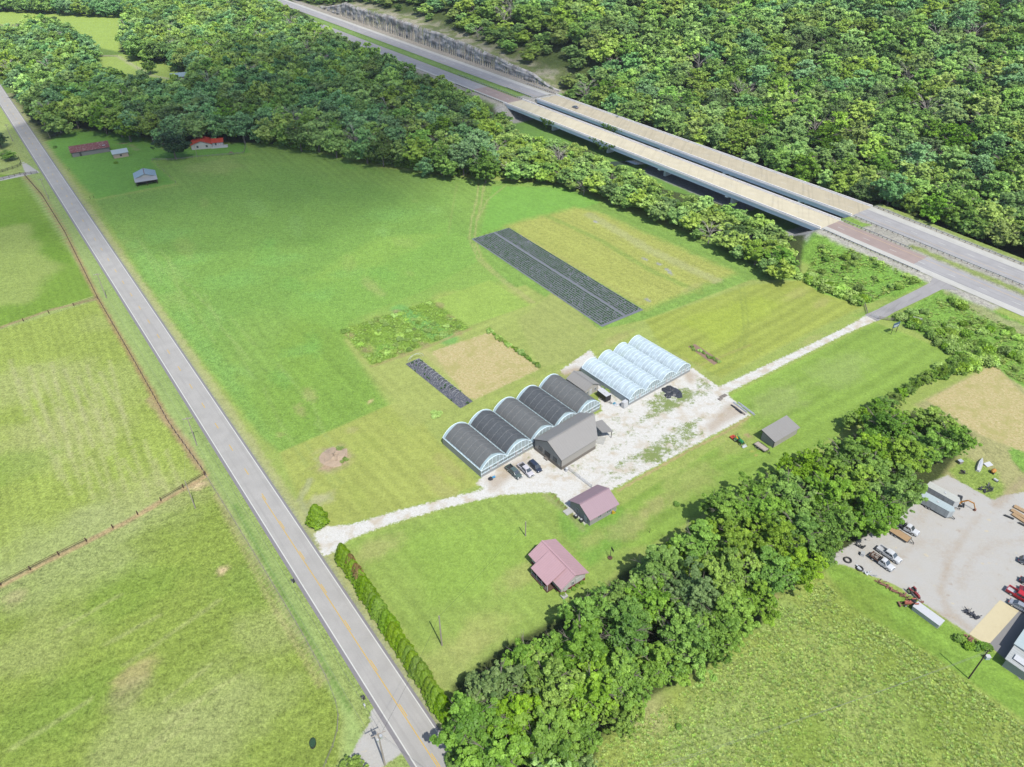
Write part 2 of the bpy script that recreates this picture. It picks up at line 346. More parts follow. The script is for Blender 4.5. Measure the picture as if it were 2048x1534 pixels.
# weedy plot
weedp = [(680, 660), (862, 600), (940, 656), (745, 732)]
paint(weedp, (132, 178, 66), .8, 1.0, (FDIR, 1.4, .15), seed=51, wob=.8)
band([(800, 618), (850, 650), (900, 680)], 3.2, (128, 196, 96), .85); patch((770, 700), 4, (130, 196, 84), .6, rgh=1.0)
for c in ((700, 670), (760, 640), (795, 625), (880, 610), (915, 665), (850, 690), (800, 705), (730, 700), (900, 635)): patch(c, 1.6, (186, 160, 124), .6, el=1.8, ang=FDIR, seed=c[0])
band([(745, 732), (840, 700), (940, 658)], .7, (190, 172, 120), .6)
# pale harvested field beside the covered bed
dry = [(1010, 450), (1150, 415), (1200, 425), (1470, 545), (1290, 620)]
paint(dry, (178, 198, 98), 6, .6, (FDIR, 3.2, .10), seed=52, wob=1.5)
band([(1095, 432), (1200, 480), (1300, 540), (1400, 585)], 1.5, (146, 184, 84), .7); band([(1180, 430), (1300, 500), (1430, 560)], 2.6, (206, 202, 146), .6); band([(1040, 470), (1150, 530), (1280, 605)], 1.4, (192, 196, 110), .6)
for c in ((1190, 443), (1290, 518), (1318, 528), (1336, 540), (1340, 546), (1295, 600)): patch(c, .9, (186, 184, 190), .9, el=2.2, ang=FDIR - 10, seed=c[0])
# straw plot
put(stw, [(862, 703), (985, 662), (1080, 738), (950, 800), (930, 792)])
band([(850, 705), (900, 745), (945, 790)], 1.6, (214, 200, 140), .6); patch((705, 860), 2.0, (206, 188, 138), .6)
r_ = random.Random(9)
for k in range(46):
    u = r_.uniform(230, 900); v = r_.uniform(300, 800)
    if v > 400 + (u - 190) * 1.45 or v < 300 + max(0, 500 - u) * .25 or (u > 680 and v > 560): continue
    patch((u, v), r_.uniform(1.5, 6), ((128, 194, 84), (148, 204, 102), (160, 196, 98), (120, 176, 70))[k % 4], .38, el=r_.uniform(1.5, 3.5), ang=RDIR + r_.uniform(-25, 25), seed=k + 300, rgh=.9)
for k in range(22):
    u = r_.uniform(250, 640); v = 480 + (u - 250) * 1.0 + r_.uniform(-60, 60); band([(u, v), (u + r_.uniform(30, 60), v + r_.uniform(45, 90))], .35, (164, 200, 110), .35)
for k in range(60):
    u = r_.uniform(700, 1700); v = r_.uniform(560, 1350)
    patch((u, v), r_.uniform(1, 3.5), ((190, 194, 124), (158, 188, 84), (196, 190, 128), (150, 184, 78))[k % 4], .32, el=r_.uniform(1.5, 4), ang=(LDIR if u > 1180 else RDIR) + r_.uniform(-10, 10), seed=k + 400)
# wheel tracks
for w_ in (.5, 2.3):
    band([(955 + w_ * 6, 365), (950 + w_ * 6, 400), (940 + w_ * 6, 440), (935 + w_ * 6, 475), (955 + w_ * 4, 520), (1000 + w_ * 4, 560), (1060 + w_ * 4, 605)], .5, (186, 196, 122), .55)
band([(955, 440), (975, 400), (1010, 372)], .5, (180, 194, 118), .5); band([(915, 366), (905, 420), (895, 470)], .4, (160, 186, 100), .4)
for w_ in (0, 1): band([(1478 + w_ * 9, 570), (1485 + w_ * 9, 620), (1488 + w_ * 9, 660), (1470 + w_ * 9, 720), (1420, 750)], .4, (148, 176, 82), .55)
band([(1320, 700), (1400, 730), (1500, 690)], .5, (184, 178, 110), .4); band([(1340, 420), (1440, 470), (1520, 520)], 1.3, (178, 196, 100), .4)
band([(190, 400), (355, 370), (300, 325), (335, 318), (500, 310), (492, 285)], 1.1, (156, 196, 92), .7)
patch((430, 332), 14, (170, 200, 106), .5, el=1.2)
# lawn by the cottages and on the right
lawn2 = [(700, 1085), (830, 1035), (950, 1000), (1110, 985), (1160, 1010), (1190, 1050), (1260, 1010), (1520, 900), (1700, 800), (1920, 712), (1760, 640), (1440, 790), (1500, 840), (1200, 990), (1150, 1050), (1800, 820), (1500, 980), (1350, 1080), (1150, 1230), (1000, 1300), (900, 1370), (700, 1110)]
paint([(690, 1085), (950, 1000), (1110, 985), (1180, 1040), (1300, 1060), (1150, 1230), (1000, 1320), (900, 1390)], (154, 192, 88), 1, .35, (RDIR, 3.6, .13), seed=61)
paint([(1180, 1050), (1260, 1000), (1440, 890), (1500, 840), (1460, 790), (1750, 645), (1925, 714), (1800, 800), (1500, 970), (1300, 1090), (1200, 1100)], (146, 190, 80), 1, .35, (LDIR - 4, 4.6, .16), seed=62)
paint([(1110, 990), (1200, 1000), (1260, 1020), (1240, 1100), (1180, 1130), (1120, 1060)], (126, 186, 72), 3, .4, mix=.7, wob=2, seed=63)
paint([(800, 1080), (1000, 1030), (1080, 1080), (960, 1190), (860, 1200)], (150, 200, 78), 9, mix=.5, wob=4, seed=64)
for c, r, k in (((750, 1100), 4, (188, 196, 122)), ((900, 1320), 6, (182, 200, 116)), ((960, 1270), 5, (184, 202, 112)), ((1040, 1150), 4, (180, 192, 112)), ((1180, 1080), 3, (180, 192, 110)), ((1260, 1050), 4, (186, 192, 122)), ((1310, 1010), 3, (190, 192, 124)), ((1560, 800), 7, (164, 190, 112)), ((1680, 740), 8, (164, 196, 110)), ((1480, 880), 5, (176, 192, 108)), ((1380, 960), 6, (176, 192, 110))): patch(c, r, k, .5, el=2, ang=LDIR, seed=c[0])
patch((1497, 872), .8, (196, 170, 130), .95, el=2, ang=-50); patch((1513, 910), .5, (210, 196, 120), .9, el=2, ang=-30); patch((1503, 902), .4, (210, 200, 110), .8, el=2)
band([(1090, 990), (1140, 1030), (1165, 1058)], .8, (176, 168, 130), .35)
# clay line along the yard's lower edge
band([(1235, 982), (1290, 950), (1380, 900), (1450, 865), (1500, 832)], .38, (206, 180, 134), .8, soft=.3); band([(1150, 1035), (1120, 1005), (1105, 985)], .35, (150, 120, 90), .7)
# ---- white gravel yard
put(wht, [(952, 968), (965, 950), (1205, 822), (1190, 770), (1175, 745), (1160, 740), (1130, 750), (1120, 742), (1180, 700), (1260, 800), (1385, 735), (1425, 765), (1440, 775), (1500, 830), (1440, 862), (1360, 905), (1240, 970), (1165, 1010), (1160, 1015), (1135, 1015), (1108, 985), (1060, 985), (1000, 990), (985, 985)])
put(wht, [(628, 1066), (655, 1052), (700, 1050), (800, 1020), (950, 983), (1010, 965), (1100, 970), (1110, 982), (1000, 990), (880, 1018), (780, 1048), (700, 1078), (668, 1104), (645, 1112)])
put(wht, [(1390, 796), (1450, 768), (1587, 705), (1690, 655), (1734, 630), (1756, 640), (1690, 668), (1587, 720), (1450, 788), (1400, 812)])
put(wht, [(1160, 1000), (1130, 1010), (1170, 1050), (1200, 1000)])
put(drt, [(1400, 850), (1450, 800), (1470, 800), (1505, 828), (1460, 850), (1420, 880)], add=-1.0); put(drt, [(1355, 745), (1380, 735), (1400, 750), (1380, 775)], add=-.6); put(drt, [(960, 955), (985, 945), (1030, 915), (1075, 905), (1060, 930), (1000, 985), (975, 985)], add=-.8)
put(drt, [(1150, 990), (1220, 930), (1215, 950), (1180, 985)], add=-.8); put(drt, [(1270, 905), (1290, 900), (1300, 920), (1285, 935)], add=-.9); put(drt, [(1110, 745), (1150, 728), (1185, 740), (1130, 760)], add=-.4)
def weedy(px, v, soft=3.0):
    poly = PP(px); I = sel(poly, soft + 1); a = sstep(-soft, soft, poly_sd(XF[I], YF[I], poly)); weed[I] = np.maximum(weed[I], a * v)
weedy([(1330, 770), (1400, 775), (1420, 790), (1380, 815), (1310, 840), (1265, 860), (1290, 820), (1280, 800), (1300, 790)], .72); weedy([(1340, 850), (1400, 830), (1440, 800), (1420, 830), (1400, 860), (1420, 870), (1340, 920), (1290, 930), (1290, 910)], .66)
weedy([(1100, 960), (1210, 960), (1420, 860), (1240, 800), (1205, 830)], .44, 3); weedy([(1390, 740), (1440, 775), (1420, 800), (1380, 790)], .6, 2); weedy([(1210, 830), (1290, 800), (1280, 850), (1240, 870)], .42, 2); weedy([(1230, 920), (1330, 860), (1440, 850), (1380, 895), (1240, 965), (1170, 1000)], .6); weedy([(1420, 790), (1480, 810), (1440, 850)], .5, 2)
weedy([(1060, 900), (1120, 930), (1110, 960), (990, 975), (980, 950)], .36, 1.5); weedy([(1285, 895), (1330, 880), (1330, 930), (1280, 930)], .78, 1.5); weedy([(1195, 770), (1250, 800), (1240, 820), (1195, 790)], .5, 1)
patch((668, 917), 5.2, (206, 178, 148), 1.0, el=1.15, ang=60, seed=71, rgh=.4); patch((660, 905), 2.2, (190, 184, 184), .8, seed=72); patch((640, 1000), 2.5, (206, 196, 160), .7, el=1.8, ang=30); patch((872, 830), 1.6, (150, 120, 110), .6)
patch((740, 803), .8, (226, 206, 150), .9, el=1.6, ang=60); patch((560, 870), 1.5, (186, 190, 120), .4)
# ---- yard on the right edge
put(gry, [(1640, 1125), (1700, 1090), (1770, 1050), (1830, 1000), (1860, 965), (1895, 950), (1960, 985), (1985, 1000), (2010, 990), (2200, 960), (2500, 1150), (2500, 1500), (2040, 1290), (1940, 1270), (1860, 1215), (1790, 1170), (1690, 1130)])
put(stw, [(1850, 800), (1890, 780), (1990, 725), (2048, 790), (2300, 900), (2300, 960), (2048, 905), (1960, 870), (1900, 830)])
paint([(1830, 810), (1990, 725), (2300, 900), (2300, 1100), (2010, 1010), (1880, 945), (1955, 880)], (190, 188, 128), 2, .6, (LDIR + 50, 2, .1), seed=81)
paint([(1895, 940), (1930, 912), (2000, 950), (2010, 1000), (1990, 1005), (1930, 975)], (150, 186, 84), 1.5, .8, wob=1.5, seed=82)
paint([(2015, 880), (2060, 880), (2100, 930), (2048, 945), (2020, 920)], (136, 190, 80), 1, 1.0, wob=1, seed=83)
for a_, w2, m2 in (([(1935, 1060), (1900, 1120), (1880, 1180), (1900, 1230), (1940, 1260)], 1.8, 3.2), ([(1960, 1030), (1930, 1070), (1890, 1110)], 1.4, 2.6), ([(2048, 1080), (1990, 1085), (1940, 1120), (1920, 1170)], .7, 1.4), ([(1870, 1225), (1910, 1235), (1945, 1262)], 2.2, 3.4), ([(1990, 1010), (2020, 985), (2048, 960)], 2.5, 3.2), ([(1830, 1040), (1860, 1020), (1890, 1000)], .8, 1.2), ([(1780, 1120), (1840, 1080), (1880, 1090)], 1.0, 1.5)):
    pts = PP(a_); I = sel(pts, 6); d = line_d(XF[I], YF[I], pts); drt[I] = np.maximum(drt[I], (w2 - d * m2 / 2.2) * .7 - 1.4 * fbm(XF[I], YF[I], 4, 77) + .3)
# meadow in the lower right
paint([(1200, 1480), (1370, 1370), (1530, 1240), (1560, 1185), (1640, 1140), (1700, 1210), (1860, 1300), (2048, 1440), (2500, 1800), (1100, 1900), (1150, 1534)], (160, 190, 88), 1.2, 1.0, seed=91)
paint([(1640, 1125), (1690, 1130), (1860, 1220), (1980, 1300), (2200, 1430), (2300, 1600), (2048, 1440), (1850, 1300), (1700, 1210)], (140, 188, 74), 1.2, .5, (136, 5, .14), seed=92)
for c, r, k in (((1700, 1230), 8, (136, 170, 66)), ((1800, 1340), 9, (130, 166, 60)), ((1560, 1230), 5, (150, 190, 100)), ((1500, 1400), 9, (160, 192, 104)), ((1400, 1480), 8, (162, 194, 112)), ((1760, 1450), 9, (158, 192, 96)), ((1900, 1440), 8, (126, 164, 58)), ((1640, 1300), 7, (160, 190, 98)), ((1290, 1430), 5, (186, 196, 130)), ((1600, 1480), 7, (134, 174, 66)), ((1700, 1400), 6, (166, 192, 104))): patch(c, r, k, .6, el=1.5, ang=40, seed=c[0])
patch((1545, 1190), 1.6, (206, 178, 140), .7)
# ---- embankment, bridge surroundings, hill
s_, n_ = sn(XF, YF)
I = np.where((n_ > -30) & (n_ < -4) & (s_ < 30) & (s_ > -200) & (sRoad > 0))[0]; 
a = sstep(-24, -16, n_[I] + (vn(XF[I], YF[I], 6, 3) - .5) * 3); gcol[I] = gcol[I] * (1 - a[:, None]) + lc(134, 190, 74) * a[:, None]; rough[I] = rough[I] * (1 - a) + 1.0 * a
paint([(1605, 560), (1640, 490), (1700, 500), (1850, 560), (1720, 610), (1640, 585)], (134, 192, 76), 1, 1.0, seed=95); paint([(1780, 640), (1890, 580), (2048, 660), (2200, 760), (2200, 860), (2048, 775), (1970, 725), (1900, 700)], (132, 186, 74), 1, 1.0, seed=96)
paint([(1700, 632), (1860, 562), (1885, 580), (1770, 640)], (150, 190, 86), 1, .4, seed=97)
paint([(1890, 585), (1930, 600), (2048, 650), (2100, 700), (1990, 650)], (176, 176, 132), 2, .5, mix=.6, wob=2, seed=98)
I = np.where((n_ > -14) & (n_ < 46) & (s_ > -2) & (s_ < 236))[0]; gcol[I] = lc(120, 172, 76)
def strip_grey(s0, s1, n0, n1, col, f=1.5):
    I = np.where((s_ > s0 - 3) & (s_ < s1 + 3) & (n_ > n0 - 3) & (n_ < n1 + 3))[0]
    d = np.minimum(np.minimum(s_[I] - s0, s1 - s_[I]), np.minimum(n_[I] - n0, n1 - n_[I])) + (fbm(XF[I], YF[I], 3, 8) - .5) * 2.5
    a = sstep(-f, f, d); gcol[I] = gcol[I] * (1 - a[:, None]) + lc(*col) * a[:, None]; rough[I] = rough[I] * (1 - a) + .8 * a
strip_grey(0, 15, -9, 44, (188, 188, 186)); strip_grey(214, 234, -12, 44, (188, 186, 180)); strip_grey(40, 110, 0, 20, (170, 172, 176)); strip_grey(-160, 2, 13.5, 46, (196, 192, 180)); strip_grey(-75, 0, -4.6, 1, (206, 202, 190)); strip_grey(232, 760, -5, 1, (196, 190, 176)); strip_grey(232, 760, 38, 47.5, (190, 182, 170))
strip_grey(-180, -30, 16, 20, (150, 178, 96), 1); strip_grey(-10, 10, 15, 22, (140, 186, 80), 1); strip_grey(238, 700, 15.5, 21.5, (140, 184, 92), 1.2); strip_grey(-180, 2, 42.5, 47, (150, 182, 90)); strip_grey(225, 240, 14, 22, (190, 186, 178))
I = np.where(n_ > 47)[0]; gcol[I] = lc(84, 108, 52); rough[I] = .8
I = np.where((n_ > 46.8) & (s_ > 236) & (s_ < 640))[0]; a = (1 - sstep(54, 70, n_[I] + (fbm(XF[I], YF[I], 14, 6) - .5) * 22)) * .8; q = sstep(.45, .6, fbm(XF[I], YF[I], 7, 12))
cc = lc(206, 196, 172) * (1 - q[:, None]) + lc(140, 160, 96) * q[:, None]; gcol[I] = gcol[I] * (1 - a[:, None]) + cc * a[:, None]
# woodland floor
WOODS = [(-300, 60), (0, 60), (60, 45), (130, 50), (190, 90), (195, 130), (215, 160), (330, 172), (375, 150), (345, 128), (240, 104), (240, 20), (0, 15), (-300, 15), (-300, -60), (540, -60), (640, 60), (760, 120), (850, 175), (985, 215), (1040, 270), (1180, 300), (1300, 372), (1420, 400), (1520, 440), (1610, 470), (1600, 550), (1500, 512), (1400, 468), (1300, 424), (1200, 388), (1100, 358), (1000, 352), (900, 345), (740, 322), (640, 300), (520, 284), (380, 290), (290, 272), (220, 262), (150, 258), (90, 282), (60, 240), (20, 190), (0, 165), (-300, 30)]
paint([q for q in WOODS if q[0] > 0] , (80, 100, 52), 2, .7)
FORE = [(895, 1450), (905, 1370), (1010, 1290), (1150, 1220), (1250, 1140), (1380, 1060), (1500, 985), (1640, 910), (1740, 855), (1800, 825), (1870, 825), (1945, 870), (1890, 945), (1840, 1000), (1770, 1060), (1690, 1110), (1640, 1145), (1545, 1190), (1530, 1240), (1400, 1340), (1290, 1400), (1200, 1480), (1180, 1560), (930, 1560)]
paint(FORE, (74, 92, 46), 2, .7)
paint([(240, 20), (0, 18), (-400, 15), (-400, 60), (0, 58), (130, 48), (195, 95), (240, 104)], (172, 212, 96), 2, .4, (10, 6, .08), seed=99)
paint([(200, 112), (250, 108), (350, 128), (380, 150), (330, 168), (250, 150), (205, 140)], (166, 204, 96), 3, .4, seed=98)
paint([(90, 285), (150, 262), (220, 266), (290, 276), (330, 300), (490, 285), (500, 305), (300, 322), (352, 366), (190, 398)], (124, 188, 76), 2, .4, seed=97, wob=1)
band([(220, 285), (260, 288), (275, 300)], .5, (190, 172, 140), .8); band([(185, 110), (235, 112), (265, 130), (300, 150), (350, 160)], 1.0, (214, 206, 178), .9)
put(gry, [(40, 318), (80, 345), (0, 362), (-60, 372), (-60, 366), (50, 345), (44, 330)])
put(gry, [(738, 1428), (742, 1440), (712, 1490), (690, 1534), (680, 1560), (760, 1560), (770, 1530), (800, 1510), (820, 1500), (760, 1400)])
band([(620, 960), (600, 1000), (622, 1040)], .9, (198, 190, 160), .5)
# roadside dead-grass band
yy = np.linspace(60, 520, 60); rc = np.stack([road_x(yy) + 6.2, yy], 1); band(None, 1.6, (196, 200, 142), .6, world=rc); rc = np.stack([road_x(yy) - 6.0, yy], 1); band(None, 1.3, (160, 190, 108), .5, world=rc)
rc = np.stack([road_x(yy) + 4.9, yy], 1); band(None, .5, (170, 168, 156), .6, world=rc)
# measured correction of the farm's grass tones
kk = (sstep(-2, 6, sRoad) * sstep(1.05, 1.25, gcol[:, 1] / np.maximum(gcol[:, 0], 1e-4)))[:, None]; gcol *= 1 + kk * np.array([.17, .0, .17]); k2 = (sstep(-2, 6, -sRoad))[:, None]; gcol *= 1 - k2 * np.array([-.03, .03, .06])
# ---- mesh
nx, ny = len(GX), len(GY); ii = np.arange(nx - 1)[None, :] + np.arange(ny - 1)[:, None] * nx; ii = ii.ravel()
quads = np.stack([ii, ii + 1, ii + 1 + nx, ii + nx], 1)
gm = bpy.data.materials.new('ground'); gm.use_nodes = True; N, L = nodes(gm); B = N['Principled BSDF']; B.inputs['Roughness'].default_value = .95; B.inputs['Specular IOR Level'].default_value = .1
def att(n): a = N.new('ShaderNodeAttribute'); a.attribute_name = n; return a
def noise(sc, det=4, vec=None, rgh=.6):
    q = N.new('ShaderNodeTexNoise'); q.inputs['Scale'].default_value = sc; q.inputs['Detail'].default_value = det; q.inputs['Roughness'].default_value = rgh; L.new(vec or tcg.outputs['Object'], q.inputs['Vector']); return q.outputs['Fac']
def mth(op, a, b=None, c=None):
    q = N.new('ShaderNodeMath'); q.operation = op
    for i, z in enumerate((a, b, c)):
        if z is None: continue
        if isinstance(z, (int, float)): q.inputs[i].default_value = z
        else: L.new(z, q.inputs[i])
    return q.outputs[0]
def rng_(v, a, b, c=0.0, d=1.0):
    q = N.new('ShaderNodeMapRange'); L.new(v, q.inputs[0])
    for i, z in enumerate((a, b, c, d)):
        if isinstance(z, (int, float)): q.inputs[i + 1].default_value = z
        else: L.new(z, q.inputs[i + 1])
    return q.outputs[0]
def mixc(f, a, b, mode='MIX'):
    q = N.new('ShaderNodeMix'); q.data_type = 'RGBA'; q.blend_type = mode
    for i, z in ((0, f), (6, a), (7, b)):
        if isinstance(z, tuple): q.inputs[i].default_value = (*z, 1)
        elif isinstance(z, (int, float)): q.inputs[i].default_value = z
        else: L.new(z, q.inputs[i])
    return q.outputs[2]
tcg = N.new('ShaderNodeTexCoord'); aC = att('gcol').outputs['Color']
a1 = N.new('ShaderNodeSeparateXYZ'); L.new(att('m1').outputs['Vector'], a1.inputs[0]); a2 = N.new('ShaderNodeSeparateXYZ'); L.new(att('m2').outputs['Vector'], a2.inputs[0])
nb = noise(.13, 4); nm = noise(.55, 5); nf = noise(1.6, 5, rgh=.75); nff = noise(5.5, 3, rgh=.8)
rg = a2.outputs[2]
tuft = mth('MULTIPLY', rng_(nf, .34, .66, -1, 1), mth('MULTIPLY_ADD', rg, .40, .05))
tuft2 = mth('MULTIPLY', rng_(nff, .32, .68, -1, 1), mth('MULTIPLY_ADD', rg, .34, .08))
big = mth('MULTIPLY', rng_(nm, .36, .64, -1, 1), mth('MULTIPLY_ADD', rg, .13, .05))
lum = mth('ADD', mth('ADD', mth('ADD', tuft, tuft2), big), 1.0); lum = mth('ADD', lum, mth('MULTIPLY', rng_(nb, .35, .65, -1, 1), .05))
gc = mixc(1.0, aC, lum, 'MULTIPLY')
# dry blades among the green, following the finest tufts
gc = mixc(mth('MULTIPLY', rng_(nf, .56, .72, 0, 1), mth('MULTIPLY', rg, .42)), gc, C(206, 208, 140))
gc = mixc(mth('MULTIPLY', rng_(noise(.9, 5), .6, .74, 0, 1), mth('MULTIPLY', rg, .35)), gc, C(92, 142, 52))
n3 = noise(1.1, 6, rgh=.7); n4 = noise(3.0, 4, rgh=.8); spk = noise(9, 2)
stc = mixc(rng_(n3, .35, .65), C(212, 192, 132), C(238, 222, 172)); stc = mixc(rng_(nf, .5, .62), stc, C(184, 186, 108)); stc = mixc(rng_(noise(.18, 5), .5, .64, 0, .75), stc, C(196, 192, 118))
col = mixc(rng_(mth('MULTIPLY_ADD', mth('SUBTRACT', n3, .5), 3.0, a1.outputs[2]), -.3, .6), gc, stc)
gryc = mixc(rng_(noise(.25, 5), .4, .62), C(222, 220, 214), C(221, 217, 208)); gryc = mixc(rng_(noise(.5, 5), .62, .72, 0, .7), gryc, C(196, 180, 162)); gryc = mixc(rng_(noise(.42, 4), .64, .7, 0, .8), gryc, C(240, 228, 196)); gryc = mixc(rng_(n4, .3, .7, 0, .22), gryc, C(184, 180, 174))
col = mixc(rng_(mth('MULTIPLY_ADD', mth('SUBTRACT', n3, .5), 2.0, a1.outputs[1]), -.2, .3), col, gryc)
wc = mixc(rng_(n3, .3, .7), C(236, 233, 224, 1.03), C(250, 249, 244, 1.1)); wc = mixc(rng_(n4, .52, .68, 0, .8), wc, C(204, 196, 178)); wc = mixc(rng_(noise(.22, 6), .5, .66, 0, .75), wc, C(222, 206, 178))
wmask = rng_(mth('MULTIPLY_ADD', mth('SUBTRACT', n3, .5), 3.0, a1.outputs[0]), -.3, .3)
col = mixc(wmask, col, wc)
dcol = mixc(rng_(n4, .35, .65), C(208, 186, 154), C(184, 162, 136))
col = mixc(rng_(mth('MULTIPLY_ADD', mth('SUBTRACT', n3, .5), 3.5, a2.outputs[0]), -.6, 1.6, 0, .6), col, dcol)
wd = mth('ADD', mth('ADD', mth('MULTIPLY', n3, .35), mth('MULTIPLY', noise(.3, 3), .35)), mth('MULTIPLY', n4, .30)); wv = a2.outputs[1]
wf = rng_(mth('SUBTRACT', mth('MULTIPLY_ADD', wv, .34, .29), wd), -.03, .05)
wf = mth('MULTIPLY', wf, rng_(wv, .03, .12)); wg = mixc(rng_(nff, .35, .65), C(136, 152, 88), C(170, 188, 118))
col = mixc(wf, col, wg)
L.new(col, B.inputs['Base Color'])
bp = N.new('ShaderNodeBump'); bp.inputs['Distance'].default_value = .35; L.new(mth('MULTIPLY', mth('ADD', nf, mth('MULTIPLY', nff, .5)), rng_(rg, 0, 1, .15, 1)), bp.inputs['Height']); bp.inputs['Strength'].default_value = .55; L.new(bp.outputs[0], B.inputs['Normal'])
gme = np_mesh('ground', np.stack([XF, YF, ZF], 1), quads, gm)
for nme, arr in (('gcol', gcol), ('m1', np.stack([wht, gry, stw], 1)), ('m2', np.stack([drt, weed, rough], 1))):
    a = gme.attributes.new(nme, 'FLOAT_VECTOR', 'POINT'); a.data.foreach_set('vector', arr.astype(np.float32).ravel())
gme.polygons.foreach_set('use_smooth', np.ones(len(gme.polygons), bool))
go = bpy.data.objects.new('ground', gme); COL.objects.link(go); tag(go, 'fields, lawns and gravel yards of the farm', kind='structure')
# ================================================================ ROADS
def asphalt(name, col, crack=.5, streak=0.0, rot=0.0):
    m = bpy.data.materials.new(name); m.use_nodes = True; N, L = nodes(m); b = N['Principled BSDF']; b.inputs['Roughness'].default_value = .9; b.inputs['Specular IOR Level'].default_value = .2
    tc = N.new('ShaderNodeTexCoord'); mp = N.new('ShaderNodeMapping'); mp.inputs['Rotation'].default_value = (0, 0, -rot); L.new(tc.outputs['Object'], mp.inputs[0])
    def nz(sc, det=4, stretch=None):
        v = mp.outputs[0]
        if stretch:
            m2 = N.new('ShaderNodeMapping'); m2.inputs['Scale'].default_value = (stretch, 1, 1); L.new(v, m2.inputs[0]); v = m2.outputs[0]
        q = N.new('ShaderNodeTexNoise'); q.inputs['Scale'].default_value = sc; q.inputs['Detail'].default_value = det; L.new(v, q.inputs['Vector']); return q.outputs['Fac']
    def mx(f, a, b_, lo=.35, hi=.65, amt=1.0):
        r = N.new('ShaderNodeMapRange'); L.new(f, r.inputs[0]); r.inputs[1].default_value = lo; r.inputs[2].default_value = hi; r.inputs[4].default_value = amt
        q = N.new('ShaderNodeMix'); q.data_type = 'RGBA'; L.new(r.outputs[0], q.inputs[0])
        for i, z in ((6, a), (7, b_)):
            if isinstance(z, tuple): q.inputs[i].default_value = (*z, 1)
            else: L.new(z, q.inputs[i])
        return q.outputs[2]
    c = mx(nz(.25), tuple(x * .93 for x in col), tuple(x * 1.05 for x in col))
    c = mx(nz(.9, 4, .03), c, tuple(x * .78 for x in col), .52, .68, streak)      # wheel-path streaks along the road
    c = mx(nz(4, 6), c, tuple(x * .7 for x in col), .55, .75, .35)
    c = mx(nz(.5, 2, 1), c, tuple(x * .84 for x in col), .6, .66, crack)
    L.new(c, b.inputs['Base Color']); return m
M['road'] = asphalt('road_asphalt', C(203, 200, 194), .25, .45, R(RDIR))
HDIR = math.atan2(HD[1], HD[0])
M['hwy'] = asphalt('highway_asphalt', C(196, 194, 194), .3, .8, HDIR); M['hwyred'] = asphalt('reddish_asphalt', C(192, 172, 164), .2, .3, HDIR)
M['deck'] = asphalt('bridge_deck_concrete', C(234, 223, 194, 1.1), .3, .6, HDIR); M['shoulder'] = asphalt('shoulder', C(226, 224, 216), .2, .4, HDIR); M['deck2'] = asphalt('worn_bridge_deck_concrete', C(220, 208, 180, 1.04), .4, .8, HDIR)
M['drive'] = asphalt('drive_asphalt', C(190, 187, 186), .2, 1.0, R(LDIR))
M['wline'] = mat('white_road_paint', C(240, 240, 232), .7, var=.12, scale=2); M['yline'] = mat('yellow_road_paint', C(240, 200, 96), .7, var=.12, scale=2); M['oline'] = mat('faded_yellow_paint', C(232, 200, 150), .7, var=.2, scale=.4)
M['patch'] = mat('dark_asphalt_edge', C(156, 152, 154), .9, var=.15)
def strip(mb, pts, a, b, lift, step=None):
    """band between offsets a and b (left positive) of a polyline, laid on a z function"""
    pts = np.asarray(pts, float); n = len(pts); vs = []; fs = []
    for i in range(n):
        t = pts[min(i + 1, n - 1)] - pts[max(i - 1, 0)]; t /= np.linalg.norm(t); nn = np.array([-t[1], t[0]])
        for o in (a, b):
            q = pts[i] + nn * o; vs.append((q[0], q[1], lift(q[0], q[1])))
    for i in range(n - 1): fs.append((2 * i, 2 * i + 1, 2 * i + 3, 2 * i + 2))
    mb.add(vs, [f[::-1] for f in fs]); return mb
ry = np.linspace(40, 700, 160); RP = np.stack([road_x(ry), ry], 1)
cum = np.concatenate([[0], np.cumsum(np.linalg.norm(np.diff(RP, axis=0), axis=1))])
def road_pt(d): return np.array([np.interp(d, cum, RP[:, 0]), np.interp(d, cum, RP[:, 1])])
def road_d(u, v):
    g = G(u, v); return float(np.interp(g[1], RP[:, 1], cum))
rl = lambda z: (lambda x, y: z)
m = MB(); strip(m, RP, -4.0, 4.25, rl(.045)); ro = m.build('road', M['road']); tag(ro, 'grey two lane country road', kind='structure')
def seg_pts(d0, d1, n=2): return [road_pt(d0 + (d1 - d0) * i / n) for i in range(n + 1)]
m = MB(); strip(m, RP, 3.22, 3.44, rl(.05)); strip(m, RP, -3.42, -3.22, rl(.05)); pe = MB(); strip(pe, RP, 3.5, 4.25, rl(.049)); strip(pe, RP, -4.0, -3.48, rl(.049)); tag(pe.build('road_shoulder', M['patch']), 'dark asphalt edge strips of the country road', kind='structure'); mk = m.build('road_edge_lines', M['wline']); tag(mk, 'white edge lines of the country road', kind='structure')
m = MB(); d0 = road_d(208.7 + 5, 500 + 15.4 + 4) % 12.19; dsol = road_d(541, 992)
k = 0; d = d0
while d < cum[-1] - 5:
    if d > dsol: strip(m, seg_pts(d - 1.6, d + 1.5), -.13, .09, rl(.05))
    else: strip(m, seg_pts(d - 1.6, d + 1.5), -.32, -.12, rl(.05))
    d += 12.19
strip(m, seg_pts(1, dsol, 30), .05, .24, rl(.05)); mk = m.build('road_centre_line', M['yline']); tag(mk, 'yellow centre markings of the country road', kind='structure')
